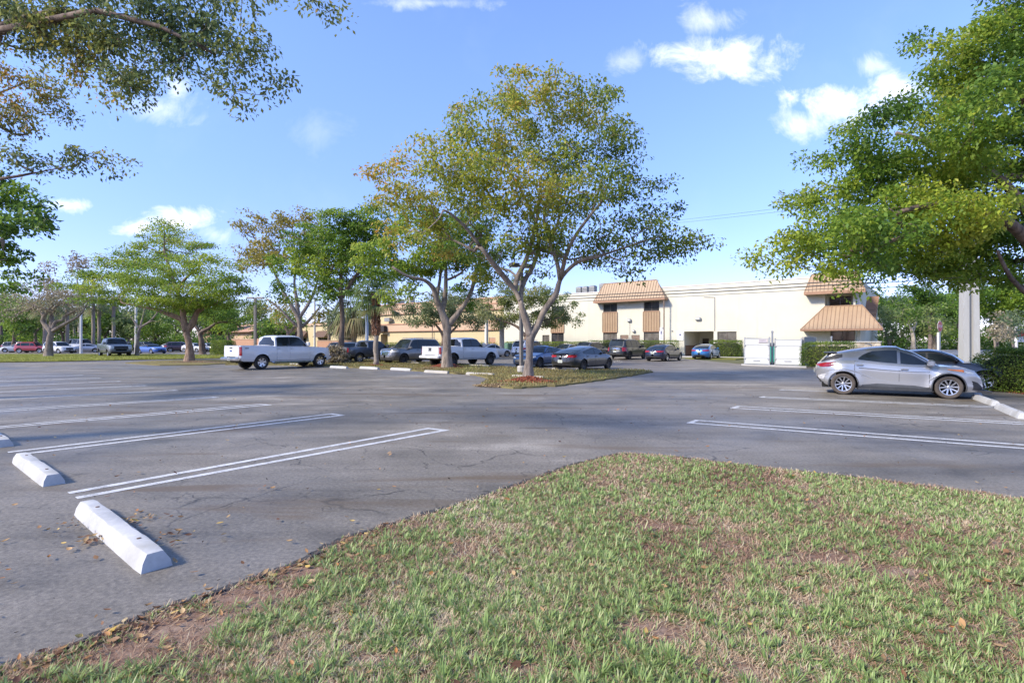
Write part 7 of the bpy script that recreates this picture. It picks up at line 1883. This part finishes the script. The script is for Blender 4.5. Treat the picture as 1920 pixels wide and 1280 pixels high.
hedge('bush', 'rounded clipped bush in red mulch at the right edge', (17.0, 19.0), (18.0, 16.0), 2.0, 1.38, 1150, .062, seed=7, round_=.45, cat='bush')
hedge('hedge', 'low dark hedge along the yellow building behind the parked pickups', fpt(fx(725, -.5), -.5), fpt(fx(930, -.5), -.5), .9, 1.4, 120, .13, seed=8)
hedge('hedge', 'dark green clipped hedge behind the blue coupe on the far lot', (XA(288, 96), 96), (XA(318, 94), 94), 1.4, 1.7, 200, .14, seed=9)
# planting strip before the wall, a pale kerb path and lawn by the gates
def strip_sheet(name, a, b, y0, y1, z, mat, th=.0):
    return poly_sheet(name, [fpt(a, y0), fpt(b, y0), fpt(b, y1), fpt(a, y1)], z, mat, thick=th)
strip_sheet('planting_strip', XL, fx(1283) - .2, -2.2, .0, -.01, M_TURF, .09); strip_sheet('planting_strip', fx(1339), fx(1500), -2.2, 0, -.01, M_TURF, .09)
strip_sheet('pavement', XL, fx(1500), -3.4, -2.21, -.01, M_WALK, .12)
strip_sheet('planting_strip', fx(1337), fx(1392, -6), -8.2, -3.41, -.01, M_TURF, .08)
poly_sheet('pavement', [tuple(G(1390, 685)), tuple(G(1512, 689.5)), tuple(G(1512, 687)), tuple(G(1390, 683))], -.005, M_WALK, thick=.06)
# verge, pavement and road at the right
E2 = lambda px, py: tuple(G(px, py))
poly_sheet('verge', [E2(1600, 688), E2(1860, 693), (38, 30), (95, 60), E2(1660, 666)], -.012, M_TURF, thick=.07)
poly_sheet('pavement', [E2(1840, 690.5), E2(2150, 697), E2(2150, 694), E2(1840, 688.5)], .06, M_WALK, thick=.02)
poly_sheet('pavement', [E2(1500, 668.5), E2(2150, 681), E2(2150, 678.2), E2(1500, 666.8)], .062, M_WALK, thick=.02)
poly_sheet('road', [E2(1500, 665.8), E2(2300, 679), (400, 90), (260, 140), E2(1560, 655.5)], .008, M_ROAD)
poly_sheet('verge', [E2(1480, 655.6), (260, 141), (500, 240), E2(1480, 650)], .02, M_EARTH, thick=.06)
for (a_, b_) in [(E2(1560, 661), E2(2200, 667.5)), (E2(1560, 657.4), E2(2200, 661.5))]:
    mb = MB(); strip(mb, a_, b_, .25, .012); tag(mb.build('road_line', M_LINE), kind='structure')
# stones on the verge
for i, (px, py, s_, lab) in enumerate([(1853, 684, .42, 'pale boulder on the verge right of the concrete pole'), (1868, 683, .32, 'smaller pale boulder nearer the clipped bush')]):
    import bmesh
    bm = bmesh.new(); bmesh.ops.create_icosphere(bm, subdivisions=3, radius=s_)
    for v_ in bm.verts: v_.co *= 1 + .18 * math.sin(v_.co.x * 9 + i) * math.cos(v_.co.y * 8) ; v_.co.z = max(v_.co.z * .6, -.05)
    me = bpy.data.meshes.new('boulder'); bm.to_mesh(me); bm.free(); me.materials.append(plain('boulder_stone', (.38, .33, .27), .9, .25, 4, bmp=.5)); o = link(bpy.data.objects.new('boulder', me)); p = G(px, py); o.location = (p[0], p[1], .05); tag(o, lab, 'boulder')
# people-free distance: a low red and white roadside sign far right
root = empty('roadside_sign', (XA(1925, 100), 100, 0)); tag(root, 'red and white roadside board at the right edge beyond the road', 'sign'); MB().b2(-2.6, 2.2, -.08, .08, 1.6, 4.0).build('board', M_SIGNW, root); MB().b2(-2.2, .1, -.1, -.081, 2.6, 3.7).build('red_panel', M_STOPR, root); MB().b2(-2.3, -2.1, .0, .1, 0, 1.6).build('leg', M_GALV, root); MB().b2(1.8, 2.0, 0, .1, 0, 1.6).build('leg', M_GALV, root)
# small roadside meter box
root = empty('meter_box', (*G(1832, 690.5), 0)); tag(root, 'small pale green meter box on the verge by the concrete pole', 'utility box'); MB().box((0, 0, .3), (.35, .3, .6), bev=.03).build('box', plain('meter_green', (.32, .44, .40), .6, .1, 4), root); MB().box((0, 0, .62), (.39, .34, .05), bev=.01).build('lid', plain('meter_green', (.3, .4, .4)), root)
